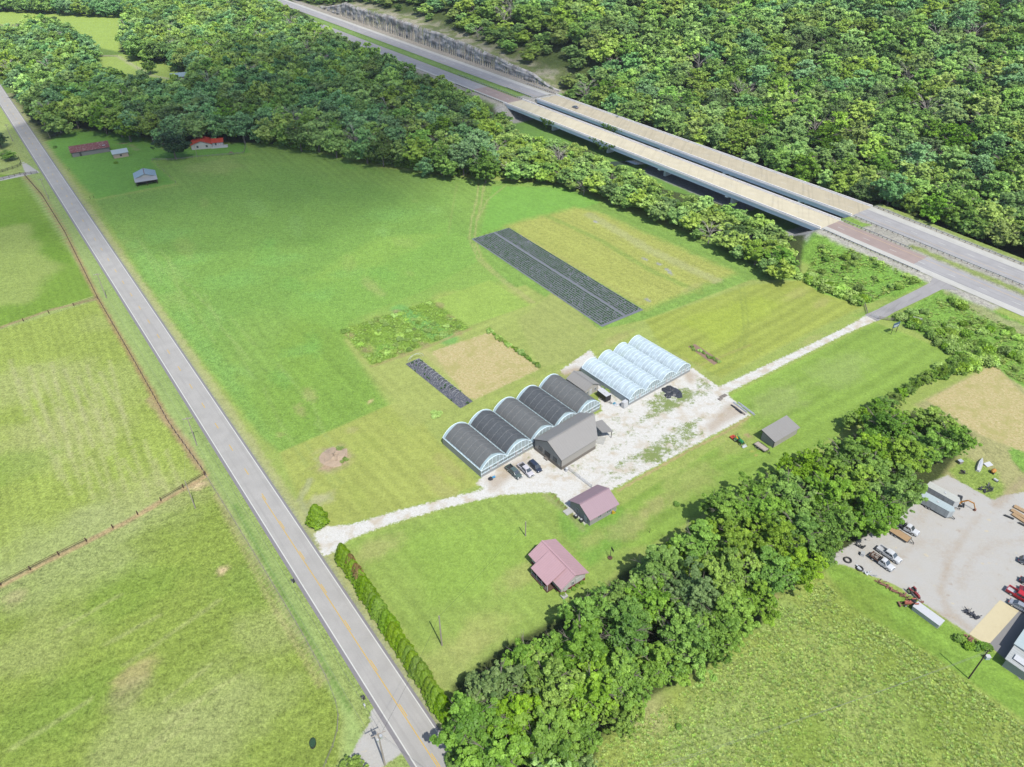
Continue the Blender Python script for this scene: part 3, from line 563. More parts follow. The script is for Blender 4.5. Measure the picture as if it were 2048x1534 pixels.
# highway roadways, bridge decks excluded
ss = lambda a, b, st=6: np.arange(a, b + .01, (b - a) / max(1, round((b - a) / st)))
def hstrip(mb, s0, s1, n0, n1, up):
    s = ss(s0, s1); vs = []; fs = []
    for q in s:
        for n in (n0, n1):
            x, y = xy(q, n); vs.append((x, y, float(zroad(q)) + up))
    for i in range(len(s) - 1): fs.append((2 * i, 2 * i + 2, 2 * i + 3, 2 * i + 1))
    mb.add(vs, [f[::-1] for f in fs]); return mb
def strp(name, mt, segs, up, label): 
    m = MB()
    for a in segs: hstrip(m, *a, up)
    return tag(m.build(name, M[mt]), label, kind='structure')
strp('highway', 'hwy', [(-260, -40, .6, 14.2), (-260, 0, 24.0, 37.5), (272, 900, .6, 14.2), (232, 900, 23.4, 38.0)], 0, 'four lane divided highway')
strp('highway_patch', 'hwyred', [(-40, 0, .6, 14.2), (232, 272, .6, 14.2)], .002, 'reddish asphalt at the bridge ends')
strp('highway_shoulder', 'shoulder', [(-260, 0, .4, 3.9), (-260, 0, 35.3, 39.4), (232, 900, .4, 2.4), (232, 900, 34.8, 38.6)], .010, 'pale paved highway shoulders')
dsh = []
for s in np.arange(-250, 880, 12.19):
    if -3 < s < 232: continue
    dsh += [(s, s + 3.0, 7.7, 7.93), (s + 4, s + 7.0, 30.6, 30.83)]
strp('highway_lane_lines', 'wline', dsh + [(-260, 0, 3.9, 4.12), (232, 900, 2.4, 2.6), (-260, 0, 35.1, 35.3), (232, 900, 34.6, 34.8)], .016, 'white lane lines of the highway')
strp('bridge_lane_lines', 'wline', [(s, s + 3.0, a, a + .2) for s in np.arange(4, 228, 12.19) for a in (7.2, 30.8)], .012, 'faint white lane dashes on the bridge decks')
strp('highway_median_lines', 'oline', [(-260, 0, 11.3, 11.55), (232, 900, 11.8, 12.0), (-260, 0, 27.2, 27.4), (232, 900, 26.4, 26.6)], .016, 'yellow median lines of the highway')
# paved drive from the highway to the gate, and the spur to its two worn wheel paths
dp = [P(u, v)[:2] for u, v in ((1893, 566), (1872, 572), (1845, 586), (1810, 603), (1775, 620), (1742, 636))]
dq = []
for i in range(len(dp) - 1):
    for k in range(6): dq.append(dp[i] + (dp[i + 1] - dp[i]) * k / 6)
dq.append(dp[-1])
m = MB(); n_ = len(dq)
for i in range(n_ - 1):
    for j in range(6):
        w = lambda k: 2.6 + max(0, (6 - k) / 6) * 3.2
        q = []
        for (a, jj) in ((i, j), (i, j + 1), (i + 1, j + 1), (i + 1, j)):
            t = dq[min(a + 1, n_ - 1)] - dq[max(a - 1, 0)]; t = t / np.linalg.norm(t); o = (jj / 3 - 1) * w(a); p = dq[a] + np.array([-t[1], t[0]]) * o
            q.append((p[0], p[1], tz(*p) + .09))
        m.add(q, [(3, 2, 1, 0)] if False else [(0, 1, 2, 3)])
tag(m.build('driveway', M['drive']), 'paved drive from the highway to the farm gate', kind='structure')
# ================================================================ BRIDGES
M['girder'] = mat('pale_green_steel', (.50, .56, .57), .55, var=.06, scale=.3); M['parapet'] = mat('parapet_concrete', (.60, .57, .55), .85, var=.08, scale=.5, dirt=C(170, 160, 150), dirt_amt=.3)
M['pier'] = mat('pier_concrete', (.66, .7, .7), .85, var=.08, scale=.4)
def spts(s0, s1, n, z): 
    x, y = xy(s0, n); a, b = xy(s1, n); return (x, y, z), (a, b, z)
def bridge(label, n0, n1, s0, s1, piers, dm):
    w = n1 - n0; ox, oy = xy(s0, n0); t = thing('highway_bridge', label, 'bridge', (ox, oy, 0), HDIR, 'twin highway bridges')
    Lg = s1 - s0; Z = 7.0; Y = lambda n: -n                      # local +x along the bridge, +n is local -y
    MB().box((Lg / 2, -w / 2, Z - .13), (Lg, w - .9, .26)).build('deck', M[dm], t)
    for n in (.22, w - .22):
        m = MB(); m.extr([(0, 0), (Lg, 0), (Lg, .0)], 0, 0) if False else None
        m.box((Lg / 2, -n, Z - .05), (Lg, .44, .55)); m.box((Lg / 2, -n, Z + .56), (Lg, .26, .66)); m.build('barrier', M['parapet'], t)
    k = 5
    for i in range(k):
        n = .42 + (w - .84) * i / (k - 1); m = MB(); m.box((Lg / 2, -n, Z - 1.15), (Lg - .6, .16, 1.6)); m.box((Lg / 2, -n, Z - 1.97), (Lg - .6, .5, .07)); m.box((Lg / 2, -n, Z - .36), (Lg - .6, .44, .06))
        for q in np.arange(6, Lg, 12): m.box((q, -n, Z - 1.15), (.06, .26, 1.5))
        m.build('girder', M['girder'], t)
    for p in piers:
        q = p - s0; m = MB(); top = Z - 2.0
        m.extr([(q - .75, top), (q - .75, top - .7), (q - .75, top - .7)], 0, 0) if False else None
        # hammerhead cap with tapering undersides, then one wide column
        y0, y1 = -.3, -(w - .3); c0, c1 = -(w / 2 - 2.3), -(w / 2 + 2.3)
        prof = [(y0, top), (y1, top), (y1, top - .8), (c1, top - 1.9), (c0, top - 1.9), (y0, top - .8)]
        vs = [(q - .7, a, b) for a, b in prof] + [(q + .7, a, b) for a, b in prof]; m.add(vs, [tuple(range(5, -1, -1)), tuple(range(6, 12))] + [(i, (i + 1) % 6, 6 + (i + 1) % 6, 6 + i) for i in range(6)])
        m.box((q, -w / 2, (top - 1.9 - 1) / 2), (1.2, 4.6, top - 1.9 + 1)); m.build('pier', M['pier'], t)
    for q in (-.6, Lg + .6): MB().box((q, -w / 2, 5.4), (1.6, w + .3, 3.1)).build('abutment', M['concrete'], t)
    return t
def s_at(u, v, z): 
    g = G(u, v, z); return sn(g[0], g[1])[0]
pn = [s_at(1104.5, 246, 4.5), s_at(1211, 291, 4.5), s_at(1328, 336, 4.5), s_at(1465, 389, 4.5)]; 
pf = [s_at(1224, 258, 4.5), s_at(1333.5, 296, 4.5), s_at(1459, 343, 4.5), s_at(1602, 402, 4.5)]
bridge('nearer of the two parallel highway bridges, worn pale concrete deck', -.2, 14.6, 0, 232, pn, 'deck')
bridge('farther of the two parallel highway bridges, next to the wooded hillside', 22.7, 39.2, 0, 228, pf, 'deck2')
# guard rails
def guardrail(label, s0, s1, n, z_fn=zroad):
    ox, oy = xy(s0, n); t = thing('guardrail', label, 'guardrail', (ox, oy, float(z_fn(s0))), HDIR, 'steel guardrails beside the highway')
    m = MB(); q = ss(0, s1 - s0, 8)
    for i in range(len(q) - 1):
        a = (q[i], 0, .62 + float(z_fn(s0 + q[i]) - z_fn(s0))); b = (q[i + 1], 0, .62 + float(z_fn(s0 + q[i + 1]) - z_fn(s0)))
        for dz, dy in ((.1, .03), (-.1, .03), (0, -.02)): m.bar((a[0], dy, a[2] + dz), (b[0], dy, b[2] + dz), .05, .12)
    m.build('rail', M['steel'], t)
    pb = MB().box((0, .1, .3), (.14, .2, .8)).build('post', M['wood_brown'], t); ks = np.arange(1.0, s1 - s0, max(2.0, (s1 - s0) / 60)); first = True
    for x in ks:
        o = pb if first else pb.copy()
        if not first: COL.objects.link(o); o.parent = t
        o.location = (x, 0, float(z_fn(s0 + x) - z_fn(s0))); first = False
    return t
guardrail('guardrail on the gravel edge above the weedy bank, ending near the paved drive', -45, -1, -.4)
guardrail('short guardrail on the median side of the nearer roadway, beyond its bridge end', -33, -1, 14.9)
guardrail('long guardrail on the median side of the farther roadway, leaving the frame at right', -150, -1, 22.6)
guardrail('guardrail between the farther roadway and the hillside grass', -150, -1, 40.2)
guardrail('guardrail along the nearer roadway just past the bridge, above the treeline', 233, 290, -.4)
guardrail('median guardrail of the nearer roadway, left of the bridge', 233, 310, 14.9)
guardrail('median guardrail of the farther roadway, beside the grassy median', 233, 262, 22.4)
guardrail('guardrail below the hillside, just beyond the parked grey car on the farther bridge', 229, 262, 40.0)
# ================================================================ ROCK CUT
rm = bpy.data.materials.new('limestone'); rm.use_nodes = True; N, L = nodes(rm); b = N['Principled BSDF']; b.inputs['Roughness'].default_value = .95
tc = N.new('ShaderNodeTexCoord')
def mpn(sc, det, sx=1, sy=1, sz=1):
    m2 = N.new('ShaderNodeMapping'); m2.inputs['Scale'].default_value = (sx, sy, sz); L.new(tc.outputs['Object'], m2.inputs[0]); q = N.new('ShaderNodeTexNoise'); q.inputs['Scale'].default_value = sc; q.inputs['Detail'].default_value = det; L.new(m2.outputs[0], q.inputs['Vector']); return q.outputs['Fac']
def rmix(f, lo, hi, a, b_, amt=1):
    r = N.new('ShaderNodeMapRange'); L.new(f, r.inputs[0]); r.inputs[1].default_value = lo; r.inputs[2].default_value = hi; r.inputs[4].default_value = amt
    q = N.new('ShaderNodeMix'); q.data_type = 'RGBA'; L.new(r.outputs[0], q.inputs[0])
    for i, z in ((6, a), (7, b_)):
        if isinstance(z, tuple): q.inputs[i].default_value = (*z, 1)
        else: L.new(z, q.inputs[i])
    return q.outputs[2]
c = rmix(mpn(.3, 5), .35, .65, (.25, .24, .232), (.165, .16, .16)); c = rmix(mpn(1.1, 3, .12, .12, 2.2), .48, .56, c, (.33, .29, .255), .5); c = rmix(mpn(.16, 6, 1, 1, .35), .5, .57, c, (.11, .095, .085), .75); c = rmix(mpn(.25, 3), .56, .66, c, C(96, 120, 64), .7)
L.new(c, b.inputs['Base Color'])
s = np.arange(234, 622, 1.6); V = []; nz_ = 15
for q in s:
    hc = max(.4, float(cliff_h(q)) + .9 * math.sin(q * .11) * math.sin(q * .043)); 
    for k in range(nz_):
        f = k / (nz_ - 1); bench = .5 * math.floor(f * 4) * .45
        j = float(vn(np.array([q]), np.array([k * 2.0]), 6.0, 3)[0]) * 1.1 + float(vn(np.array([q]), np.array([k * 9.0]), 2.2, 5)[0]) * .5
        n = 46.0 + bench * .8 - j + .9; x, y = xy(q, n if k < nz_ - 1 else 48.2); zz = 6.7 + hc * f + (0 if k < nz_ - 1 else .35); V.append((x, y, zz if k < nz_ - 1 else max(zz, tz(x, y) + .12)))
V = np.array(V); ns = len(s); I = (np.arange(ns - 1)[:, None] * nz_ + np.arange(nz_ - 1)[None, :]).ravel()
o = bpy.data.objects.new('rock_cut', np_mesh('rock_cut', V, np.stack([I, I + 1, I + 1 + nz_, I + nz_], 1), rm)); COL.objects.link(o); tag(o, 'stained grey limestone road cut beside the highway', kind='structure')
# dark creek channel under the bridges
m = MB(); pts = [xy(150, -40), xy(128, -10), xy(112, 20), xy(104, 50)]; strip(m, pts, -3.2, 3.2, lambda x, y: tz(x, y) + .03); M['water'] = mat('creek_water', (.03, .045, .035), .08, var=.3, spec=.6)
tag(m.build('creek', M['water']), 'dark shallow creek passing under the bridges', kind='structure')
# ================================================================ VEGETATION
def leaf_mat(name, dark, light, sat_var=.17, trans=.38):
    m = bpy.data.materials.new(name); m.use_nodes = True; N, L = nodes(m); b = N['Principled BSDF']; b.inputs['Roughness'].default_value = .55; b.inputs['Specular IOR Level'].default_value = .28
    at = N.new('ShaderNodeAttribute'); at.attribute_name = 'tint'; oi = N.new('ShaderNodeObjectInfo')
    mx = N.new('ShaderNodeMix'); mx.data_type = 'RGBA'; mx.inputs[6].default_value = (*dark, 1); mx.inputs[7].default_value = (*light, 1); L.new(at.outputs['Fac'], mx.inputs[0])
    hs = N.new('ShaderNodeHueSaturation'); L.new(mx.outputs[2], hs.inputs['Color'])
    r1 = N.new('ShaderNodeMapRange'); L.new(oi.outputs['Random'], r1.inputs[0]); r1.inputs[3].default_value = .492; r1.inputs[4].default_value = .509; L.new(r1.outputs[0], hs.inputs['Hue'])
    m7 = N.new('ShaderNodeMath'); m7.operation = 'MULTIPLY'; L.new(oi.outputs['Random'], m7.inputs[0]); m7.inputs[1].default_value = 7.31; fr = N.new('ShaderNodeMath'); fr.operation = 'FRACT'; L.new(m7.outputs[0], fr.inputs[0])
    r2 = N.new('ShaderNodeMapRange'); L.new(fr.outputs[0], r2.inputs[0]); r2.inputs[3].default_value = 1 - sat_var; r2.inputs[4].default_value = 1 + sat_var; L.new(r2.outputs[0], hs.inputs['Value'])
    m8 = N.new('ShaderNodeMath'); m8.operation = 'MULTIPLY'; L.new(oi.outputs['Random'], m8.inputs[0]); m8.inputs[1].default_value = 13.7; f2 = N.new('ShaderNodeMath'); f2.operation = 'FRACT'; L.new(m8.outputs[0], f2.inputs[0])
    r3 = N.new('ShaderNodeMapRange'); L.new(f2.outputs[0], r3.inputs[0]); r3.inputs[3].default_value = .92; r3.inputs[4].default_value = 1.08; L.new(r3.outputs[0], hs.inputs['Saturation'])
    L.new(hs.outputs[0], b.inputs['Base Color'])
    tr = N.new('ShaderNodeBsdfTranslucent'); L.new(hs.outputs[0], tr.inputs[0]); ms = N.new('ShaderNodeMixShader'); ms.inputs[0].default_value = trans
    out = N['Material Output']; L.new(b.outputs[0], ms.inputs[1]); L.new(tr.outputs[0], ms.inputs[2]); L.new(ms.outputs[0], out.inputs[0]); return m
LM = {'fmid': leaf_mat('far_green_leaves', (.135, .25, .06), (.34, .50, .13), .24, .45), 'fyel': leaf_mat('far_yellow_green_leaves', (.18, .28, .045), (.40, .53, .12), .24, .45), 'fblue': leaf_mat('far_blue_green_leaves', (.10, .22, .075), (.25, .43, .16)), 'mid': leaf_mat('green_leaves', (.068, .150, .016), (.200, .345, .048)), 'yel': leaf_mat('yellow_green_leaves', (.085, .165, .014), (.230, .360, .042)),
      'blue': leaf_mat('blue_green_leaves', (.055, .135, .030), (.150, .275, .075)), 'pale': leaf_mat('grey_green_leaves', (.075, .14, .035), (.185, .27, .085)),
      'arb': leaf_mat('arborvitae_foliage', (.07, .135, .008), (.16, .26, .014), .12), 'dark': leaf_mat('dark_green_leaves', (.018, .050, .018), (.05, .105, .035)), 'brown': leaf_mat('browned_foliage', (.10, .07, .02), (.19, .14, .05), .1),
      'weed': leaf_mat('tall_weed_leaves', (.16, .26, .04), (.29, .42, .10), .4), 'grass': leaf_mat('meadow_grass_blades', (.22, .30, .065), (.38, .47, .14), .4), 'crop': leaf_mat('crop_leaves', (.03, .075, .02), (.07, .15, .045), .2)}
M['bark'] = mat('grey_bark', C(150, 140, 128), .9, var=.25, scale=3, bump=.4); M['deadwood'] = mat('bare_grey_branches', C(196, 188, 178), .9, var=.15, scale=3)
SUNUP = .75                                     # leaves turn toward the light
def leaves(rg_, cen, rad, cnt, size, up=.35, tint=None, flat=1.0, jit=.55, shell=.72):
    """leaf quads scattered over lobes"""
    cen = np.asarray(cen, float); rad = np.asarray(rad, float); w = rad ** 2; w /= w.sum(); k = rg_.choice(len(cen), cnt, p=w)
    d = rg_.normal(size=(cnt, 3)); d[:, 2] += up; d /= np.linalg.norm(d, axis=1)[:, None]
    rr = rad[k] * (shell + (1.08 - shell) * rg_.random(cnt) ** .6); p = cen[k] + d * rr[:, None] * np.array([1, 1, flat])
    n = d + rg_.normal(size=(cnt, 3)) * jit; n[:, 2] += .25 if False else SUNUP; n[:, 0] += .22 * SUNUP; n[:, 1] -= .4 * SUNUP; n /= np.linalg.norm(n, axis=1)[:, None]
    t = np.cross(n, rg_.normal(size=(cnt, 3))); t /= np.linalg.norm(t, axis=1)[:, None]; b = np.cross(n, t)
    s = size * rg_.uniform(.55, 1.35, cnt); a = s[:, None] * t; c = (s * .62)[:, None] * b; droop = n * (s * .18)[:, None]
    V = np.stack([p - a - droop, p - c, p + a - droop, p + c], 1).reshape(-1, 3); F = np.arange(cnt * 4).reshape(-1, 4)
    lt = rg_.uniform(.25, .8, len(cen)) if tint is None else tint
    tn = np.clip(lt[k] + rg_.normal(size=cnt) * .16, 0, 1); return V, F, tn
def limbs(rg_, H, Rr, n, trunk_r, spread=.8, sub=3, base=.3):
    m = MB(); m.tube([(0, 0, -.4), (.05, .03, H * .25), (.1 * Rr * rg_.normal() * .3, .1, H * .62)], [trunk_r * 1.25, trunk_r, trunk_r * .55], 7)
    for i in range(n):
        a = 2 * math.pi * (i + rg_.random() * .6) / n; z0 = H * rg_.uniform(base, .55); r1 = Rr * spread * rg_.uniform(.6, 1); z1 = min(H * .97, z0 + H * rg_.uniform(.2, .45))
        e = Vector((math.cos(a) * r1, math.sin(a) * r1, z1)); mid = Vector((math.cos(a) * r1 * .45, math.sin(a) * r1 * .45, z0 + (z1 - z0) * .62)); m.tube([(0, 0, z0), mid, e], [trunk_r * .45, trunk_r * .3, trunk_r * .1], 5)
        for j in range(sub):
            a2 = a + rg_.uniform(-1, 1); q = mid.lerp(e, rg_.uniform(0, .8)); r2 = Rr * .35; e2 = q + Vector((math.cos(a2) * r2, math.sin(a2) * r2, rg_.uniform(.1, .5) * r2 * 1.5)); m.tube([q, e2], [trunk_r * .2, trunk_r * .05], 4)
    return m
def obj_from(me, name, parent=None, link=True):
    o = bpy.data.objects.new(name, me)
    if link: COL.objects.link(o)
    if parent: o.parent = parent
    return o
NSUB = 13
def crown_lobes(rg_, H, Rr, nl, shape='round'):
    """boughs first, then many small leaf clumps round each bough, so that the crown has gaps and an uneven edge"""
    cs = []; rs = []; ph = rg_.uniform(0, 6.28, 3)
    for i in range(nl):
        d = rg_.normal(size=3); d[2] = (abs(d[2]) * .9 - .1) if i % 3 else -abs(d[2]) * .55; d /= np.linalg.norm(d); a = math.atan2(d[1], d[0])
        f = rg_.uniform(.55, .92) * (1 + .20 * math.sin(2 * a + ph[0]) + .12 * math.sin(3 * a + ph[1])); cz, ez = (H * .56, H * .40) if shape != 'tall' else (H * .50, H * .47)
        b = np.array([d[0] * Rr * f, d[1] * Rr * f, cz + d[2] * ez * rg_.uniform(.75, 1.08)]); br = Rr * rg_.uniform(.20, .34)
        for k in range(NSUB):
            q = rg_.normal(size=3); q[2] = q[2] * .7 + .35; q /= np.linalg.norm(q); cs.append(b + q * br * rg_.uniform(.35, 1.35) * np.array([1, 1, .7])); rs.append(rg_.choice((.16, .26, .38, .55)) * rg_.uniform(.85, 1.25) * Rr / 5)
    return np.array(cs), np.array(rs)
def tree_mesh(seed, H, Rr, nl, cnt, size, lm, shape='round'):
    g = np.random.default_rng(seed); c, r = crown_lobes(g, H, Rr, nl, shape); lt = np.clip(np.repeat(g.uniform(.15, .85, nl), NSUB) + g.normal(size=len(c)) * .20, .02, .98); V, F, t = leaves(g, c, r, cnt, size, tint=lt, jit=.6, shell=.3, flat=.7)
    c2 = np.array([(0, 0, H * .52)]); V2, F2, t2 = leaves(g, c2, np.array([Rr * .62]), cnt // 9, size * 1.5, shell=.5); V = np.concatenate([V, V2]); F = np.concatenate([F, F2 + len(F) * 4]); t = np.concatenate([t, t2 * .5]); return np_mesh('crown', V, F, lm, t)
def trunk_mesh(seed, H, Rr, n=7, tr=.28, m='bark', sub=3): 
    g = np.random.default_rng(seed + 500); mb = limbs(g, H, Rr, n, tr, .85, sub); me = bpy.data.meshes.new('trunk'); me.from_pydata(mb.v, [], mb.f); me.materials.append(M[m]); return me
TREES = {}                                      # kind -> list of (crown mesh, trunk mesh) at R=5, H=12
seeds = 100
for kind, lm, shape, nv, nl, cnt in (('mid', 'mid', 'round', 6, 26, 27000), ('yel', 'yel', 'round', 5, 24, 26000), ('blue', 'blue', 'round', 2, 26, 26000), ('pale', 'pale', 'round', 2, 22, 19000), ('tall', 'mid', 'tall', 2, 26, 26000), ('dark', 'dark', 'round', 1, 40, 20000)):
    TREES[kind] = []
    for v in range(nv):
        seeds += 1; TREES[kind].append((tree_mesh(seeds, 12, 5, nl, cnt, .175, LM[lm], shape), trunk_mesh(seeds, 12, 5)))
for k_, l_, n_t in (('fmid', 'fmid', 3), ('fyel', 'fyel', 2), ('fblue', 'fblue', 2)):
    TREES[k_] = []
    for v in range(n_t): seeds += 1; TREES[k_].append((tree_mesh(seeds, 12, 5, 24, 8000, .34, LM[l_]), trunk_mesh(seeds, 12, 5)))
g = np.random.default_rng(900); TREES['bare'] = []
for v in range(2):
    seeds += 1; g = np.random.default_rng(seeds); mb = limbs(g, 12, 5, 13, .26, .95, 7, .22); me = bpy.data.meshes.new('trunk'); me.from_pydata(mb.v, [], mb.f); me.materials.append(M['deadwood'])
    c, r = crown_lobes(g, 11, 4, 8); V, F, t = leaves(g, c, r, 500, .22); TREES['bare'].append((np_mesh('crown', V, F, LM['pale'], t), me))
SMALL = []                                      # cheap versions for the far woods
for i, (lm, shape) in enumerate((('fmid', 'round'), ('fyel', 'round'), ('fblue', 'round'), ('fmid', 'tall'), ('pale', 'round'), ('fmid', 'round'))):
    SMALL.append(obj_from(tree_mesh(700 + i, 12, 5, 20, 3800, .50, LM[lm], shape), 'tree_form', link=False))
SMALL.append(obj_from(TREES['bare'][0][1], 'tree_form', link=False))
def make_tree(kind, x, y, z, H, Rr, label, group, g, name='tree'):
    cr, tr = TREES[kind][g.integers(len(TREES[kind]))]; t = thing(name, label, 'tree', (x, y, z), g.uniform(0, 6.28), group); t.scale = (Rr / 5, Rr / 5, H / 12)
    obj_from(tr, 'trunk', t)
    obj_from(cr, 'crown', t)
    return t
def gn_scatter(name, pos, rot, scl, idx, protos, label, kind='stuff'):
    me = bpy.data.meshes.new(name); me.vertices.add(len(pos)); me.vertices.foreach_set('co', np.asarray(pos, np.float32).ravel())
    for nm_, ty, key, ar in (('rot', 'FLOAT_VECTOR', 'vector', rot), ('scl', 'FLOAT_VECTOR', 'vector', scl), ('idx', 'INT', 'value', idx)):
        a = me.attributes.new(nm_, ty, 'POINT'); a.data.foreach_set(key, np.asarray(ar).astype(np.int32 if ty == 'INT' else np.float32).ravel())
    o = bpy.data.objects.new(name, me); COL.objects.link(o)
    ng = bpy.data.node_groups.new(name, 'GeometryNodeTree'); ng.interface.new_socket('Geometry', in_out='INPUT', socket_type='NodeSocketGeometry'); ng.interface.new_socket('Geometry', in_out='OUTPUT', socket_type='NodeSocketGeometry')
    gi = ng.nodes.new('NodeGroupInput'); go_ = ng.nodes.new('NodeGroupOutput'); jn = ng.nodes.new('GeometryNodeJoinGeometry'); l = ng.links
    def na(n, t):
        q = ng.nodes.new('GeometryNodeInputNamedAttribute'); q.data_type = t; q.inputs[0].default_value = n; return q.outputs[0]
    rt = na('rot', 'FLOAT_VECTOR'); sc = na('scl', 'FLOAT_VECTOR'); ix = na('idx', 'INT')
    for k, pr in enumerate(protos):
        cmp = ng.nodes.new('FunctionNodeCompare'); cmp.data_type = 'INT'; cmp.operation = 'EQUAL'; l.new(ix, cmp.inputs[2]); cmp.inputs[3].default_value = k
        oi = ng.nodes.new('GeometryNodeObjectInfo'); oi.inputs['Object'].default_value = pr; oi.inputs['As Instance'].default_value = True
        ip = ng.nodes.new('GeometryNodeInstanceOnPoints'); l.new(gi.outputs[0], ip.inputs['Points']); l.new(cmp.outputs[0], ip.inputs['Selection']); l.new(oi.outputs['Geometry'], ip.inputs['Instance']); l.new(rt, ip.inputs['Rotation']); l.new(sc, ip.inputs['Scale']); l.new(ip.outputs[0], jn.inputs[0])
    l.new(jn.outputs[0], go_.inputs[0]); md = o.modifiers.new('scatter', 'NODES'); md.node_group = ng
    return tag(o, label, kind=kind)
def in_poly(x, y, poly): return poly_sd(np.atleast_1d(np.asarray(x, float)), np.atleast_1d(np.asarray(y, float)), poly)
def pack(poly, rmin, rmax, g, tries=40, inset=.45, mind=.82):
    """crown discs packed inside a world outline"""
    p = np.array(poly); lo, hi = p.min(0), p.max(0); out = np.zeros((0, 3)); area = (hi - lo).prod(); n = int(area / (rmin * rmax)) * tries // 4
    X = g.uniform(lo[0], hi[0], n); Y = g.uniform(lo[1], hi[1], n); Q = rmin + (rmax - rmin) * g.random(n) ** 1.5; sd = in_poly(X, Y, poly)
    o = np.argsort(-Q); cell = {}; res = []
    for i in o:
        if sd[i] < Q[i] * inset: continue
        cx, cy = int(X[i] // 12), int(Y[i] // 12); ok = True
        for a in (-1, 0, 1):
            for b in (-1, 0, 1):
                for (x, y, r) in cell.get((cx + a, cy + b), ()):
                    if (x - X[i]) ** 2 + (y - Y[i]) ** 2 < ((r + Q[i]) * mind) ** 2: ok = False; break
                if not ok: break
            if not ok: break
        if ok: cell.setdefault((cx, cy), []).append((X[i], Y[i], Q[i])); res.append((X[i], Y[i], Q[i]))
    return res
g = np.random.default_rng(42); CAND = []        # candidates: (x, y, z, H, R, kind, region)
def GH(px, h): return [G(u, v, h) for u, v in px]
fore = [(893, 1450), (905, 1375), (1010, 1285), (1075, 1268), (1150, 1205), (1235, 1150), (1260, 1110), (1380, 1050), (1410, 1000), (1480, 965), (1560, 925), (1640, 895), (1700, 865), (1745, 830), (1800, 812), (1860, 815), (1955, 855), (1950, 885), (1885, 940), (1840, 965), (1850, 985), (1800, 1040), (1770, 1060), (1690, 1095), (1640, 1145), (1545, 1185), (1525, 1240), (1470, 1290), (1380, 1320), (1380, 1360), (1290, 1400), (1265, 1460), (1200, 1480), (1180, 1620), (940, 1640)]
def kind_pick(g, w): ks = list(w); p = np.array([w[k] for k in ks]); return ks[g.choice(len(ks), p=p / p.sum())]
for x, y, r in pack(GH(fore, 8.5), 3.2, 5.6, g, inset=.75, mind=.66): CAND.append((x, y, 0, r * g.uniform(2.0, 2.4) + 1.5, r * 1.12, kind_pick(g, {'mid': 5, 'yel': 5, 'blue': .25, 'pale': .35, 'bare': .2}), 'fore'))
line = [(960, 250), (1010, 225), (1050, 275), (1110, 285), (1180, 300), (1230, 330), (1290, 345), (1340, 385), (1420, 402), (1480, 418), (1530, 440), (1575, 470), (1585, 500), (1600, 545), (1575, 548), (1500, 505), (1400, 460), (1300, 415), (1200, 378), (1100, 345), (1010, 345)]
for x, y, r in pack(GH(line, 7.0), 3.0, 5.0, g, inset=.55, mind=.66): CAND.append((x, y, 0, r * 1.75 + 1.2, r * 1.12, kind_pick(g, {'mid': 5, 'yel': 4, 'pale': .8, 'bare': .7}), 'line'))
left = [(-250, 75), (0, 72), (60, 48), (130, 52), (190, 95), (195, 130), (215, 160), (330, 168), (378, 150), (345, 125), (245, 98), (245, 22), (262, -40), (480, -40), (560, 15), (640, 62), (760, 118), (850, 168), (900, 185), (985, 222), (1000, 350), (900, 335), (840, 330), (740, 308), (640, 290), (540, 272), (450, 262), (380, 268), (330, 275), (290, 262), (235, 255), (150, 238), (100, 262), (60, 228), (25, 170), (0, 140), (-250, 60)]
for x, y, r in pack(GH(left, 8.0), 3.8, 7.6, g, inset=.6, mind=.70):
    pu, pv, _ = proj(x, y, 7)
    if (318 < pu < 392 and 134 < pv < 178) or (195 < pu < 335 and 110 < pv < 160): continue
    CAND.append((x, y, 0, r * 2.1 + 2, r * 1.1, kind_pick(g, {'mid': 5, 'yel': 2.2, 'blue': 3, 'pale': 1, 'bare': .8, 'tall': 1.2}), 'left'))
top = [(-300, 18), (0, 12), (140, 20), (240, 22), (262, -40), (560, -40), (0, -40), (-300, -40)]
for x, y, r in pack(GH([(-300, 16), (0, 10), (140, 18), (238, 24), (250, -60), (-300, -60)], 7), 4, 7, g, inset=.4, mind=.72): CAND.append((x, y, 0, r * 2 + 2, r * 1.1, kind_pick(g, {'mid': 4, 'blue': 3, 'yel': 1}), 'left'))
# hillside beyond the highway, laid out on the ground
hp = [xy(-330, 47.5), xy(10, 47), xy(90, 46), xy(200, 46.5), xy(226, 48), xy(236, 54), xy(275, 56), xy(380, 62), xy(520, 62), xy(600, 54), xy(680, 46), xy(1150, 46), xy(1150, 620), xy(-330, 620)]
hp[0] = xy(-330, 58); hp.insert(1, xy(-80, 52))
hill = pack(hp, 4.2, 8.2, g, tries=22, inset=.3, mind=.70)
for x, y, r in hill:
    z = tz(x, y); pu, pv, zc = proj(x, y, z + 8)
    if zc < 0 or pu < -260 or pu > 2320 or pv < -160: continue
    s__, n__ = sn(x, y); small = .55 if (n__ < 84 and s__ > 225) else 1.0
    if n__ < 76 and s__ > 236 and g.random() < .35: continue
    CAND.append((x, y, z - .3, (r * 1.75 + 3) * small, r * 1.08 * (small ** .5), kind_pick(g, {'mid': 5, 'yel': 2.2 if n__ > 110 else 4, 'blue': 2, 'tall': 1.3, 'pale': .9, 'bare': .35}), 'hill'))
print('tree candidates', len(CAND), {k: sum(c[6] == k for c in CAND) for k in ('fore', 'line', 'left', 'hill')})
app = []
for c in CAND:
    pu, pv, zc = proj(c[0], c[1], c[2] + c[3] * .6); vis = -20 < pu < 2068 and -20 < pv < 1560; app.append(c[4] / zc * (1 if vis else 0))
NT = 286; order = np.argsort(-np.array(app)); chosen = set(order[:NT].tolist())
where = {'fore': 'wide tree belt', 'line': 'bridge treeline', 'left': 'left woods', 'hill': 'hillside edge'}
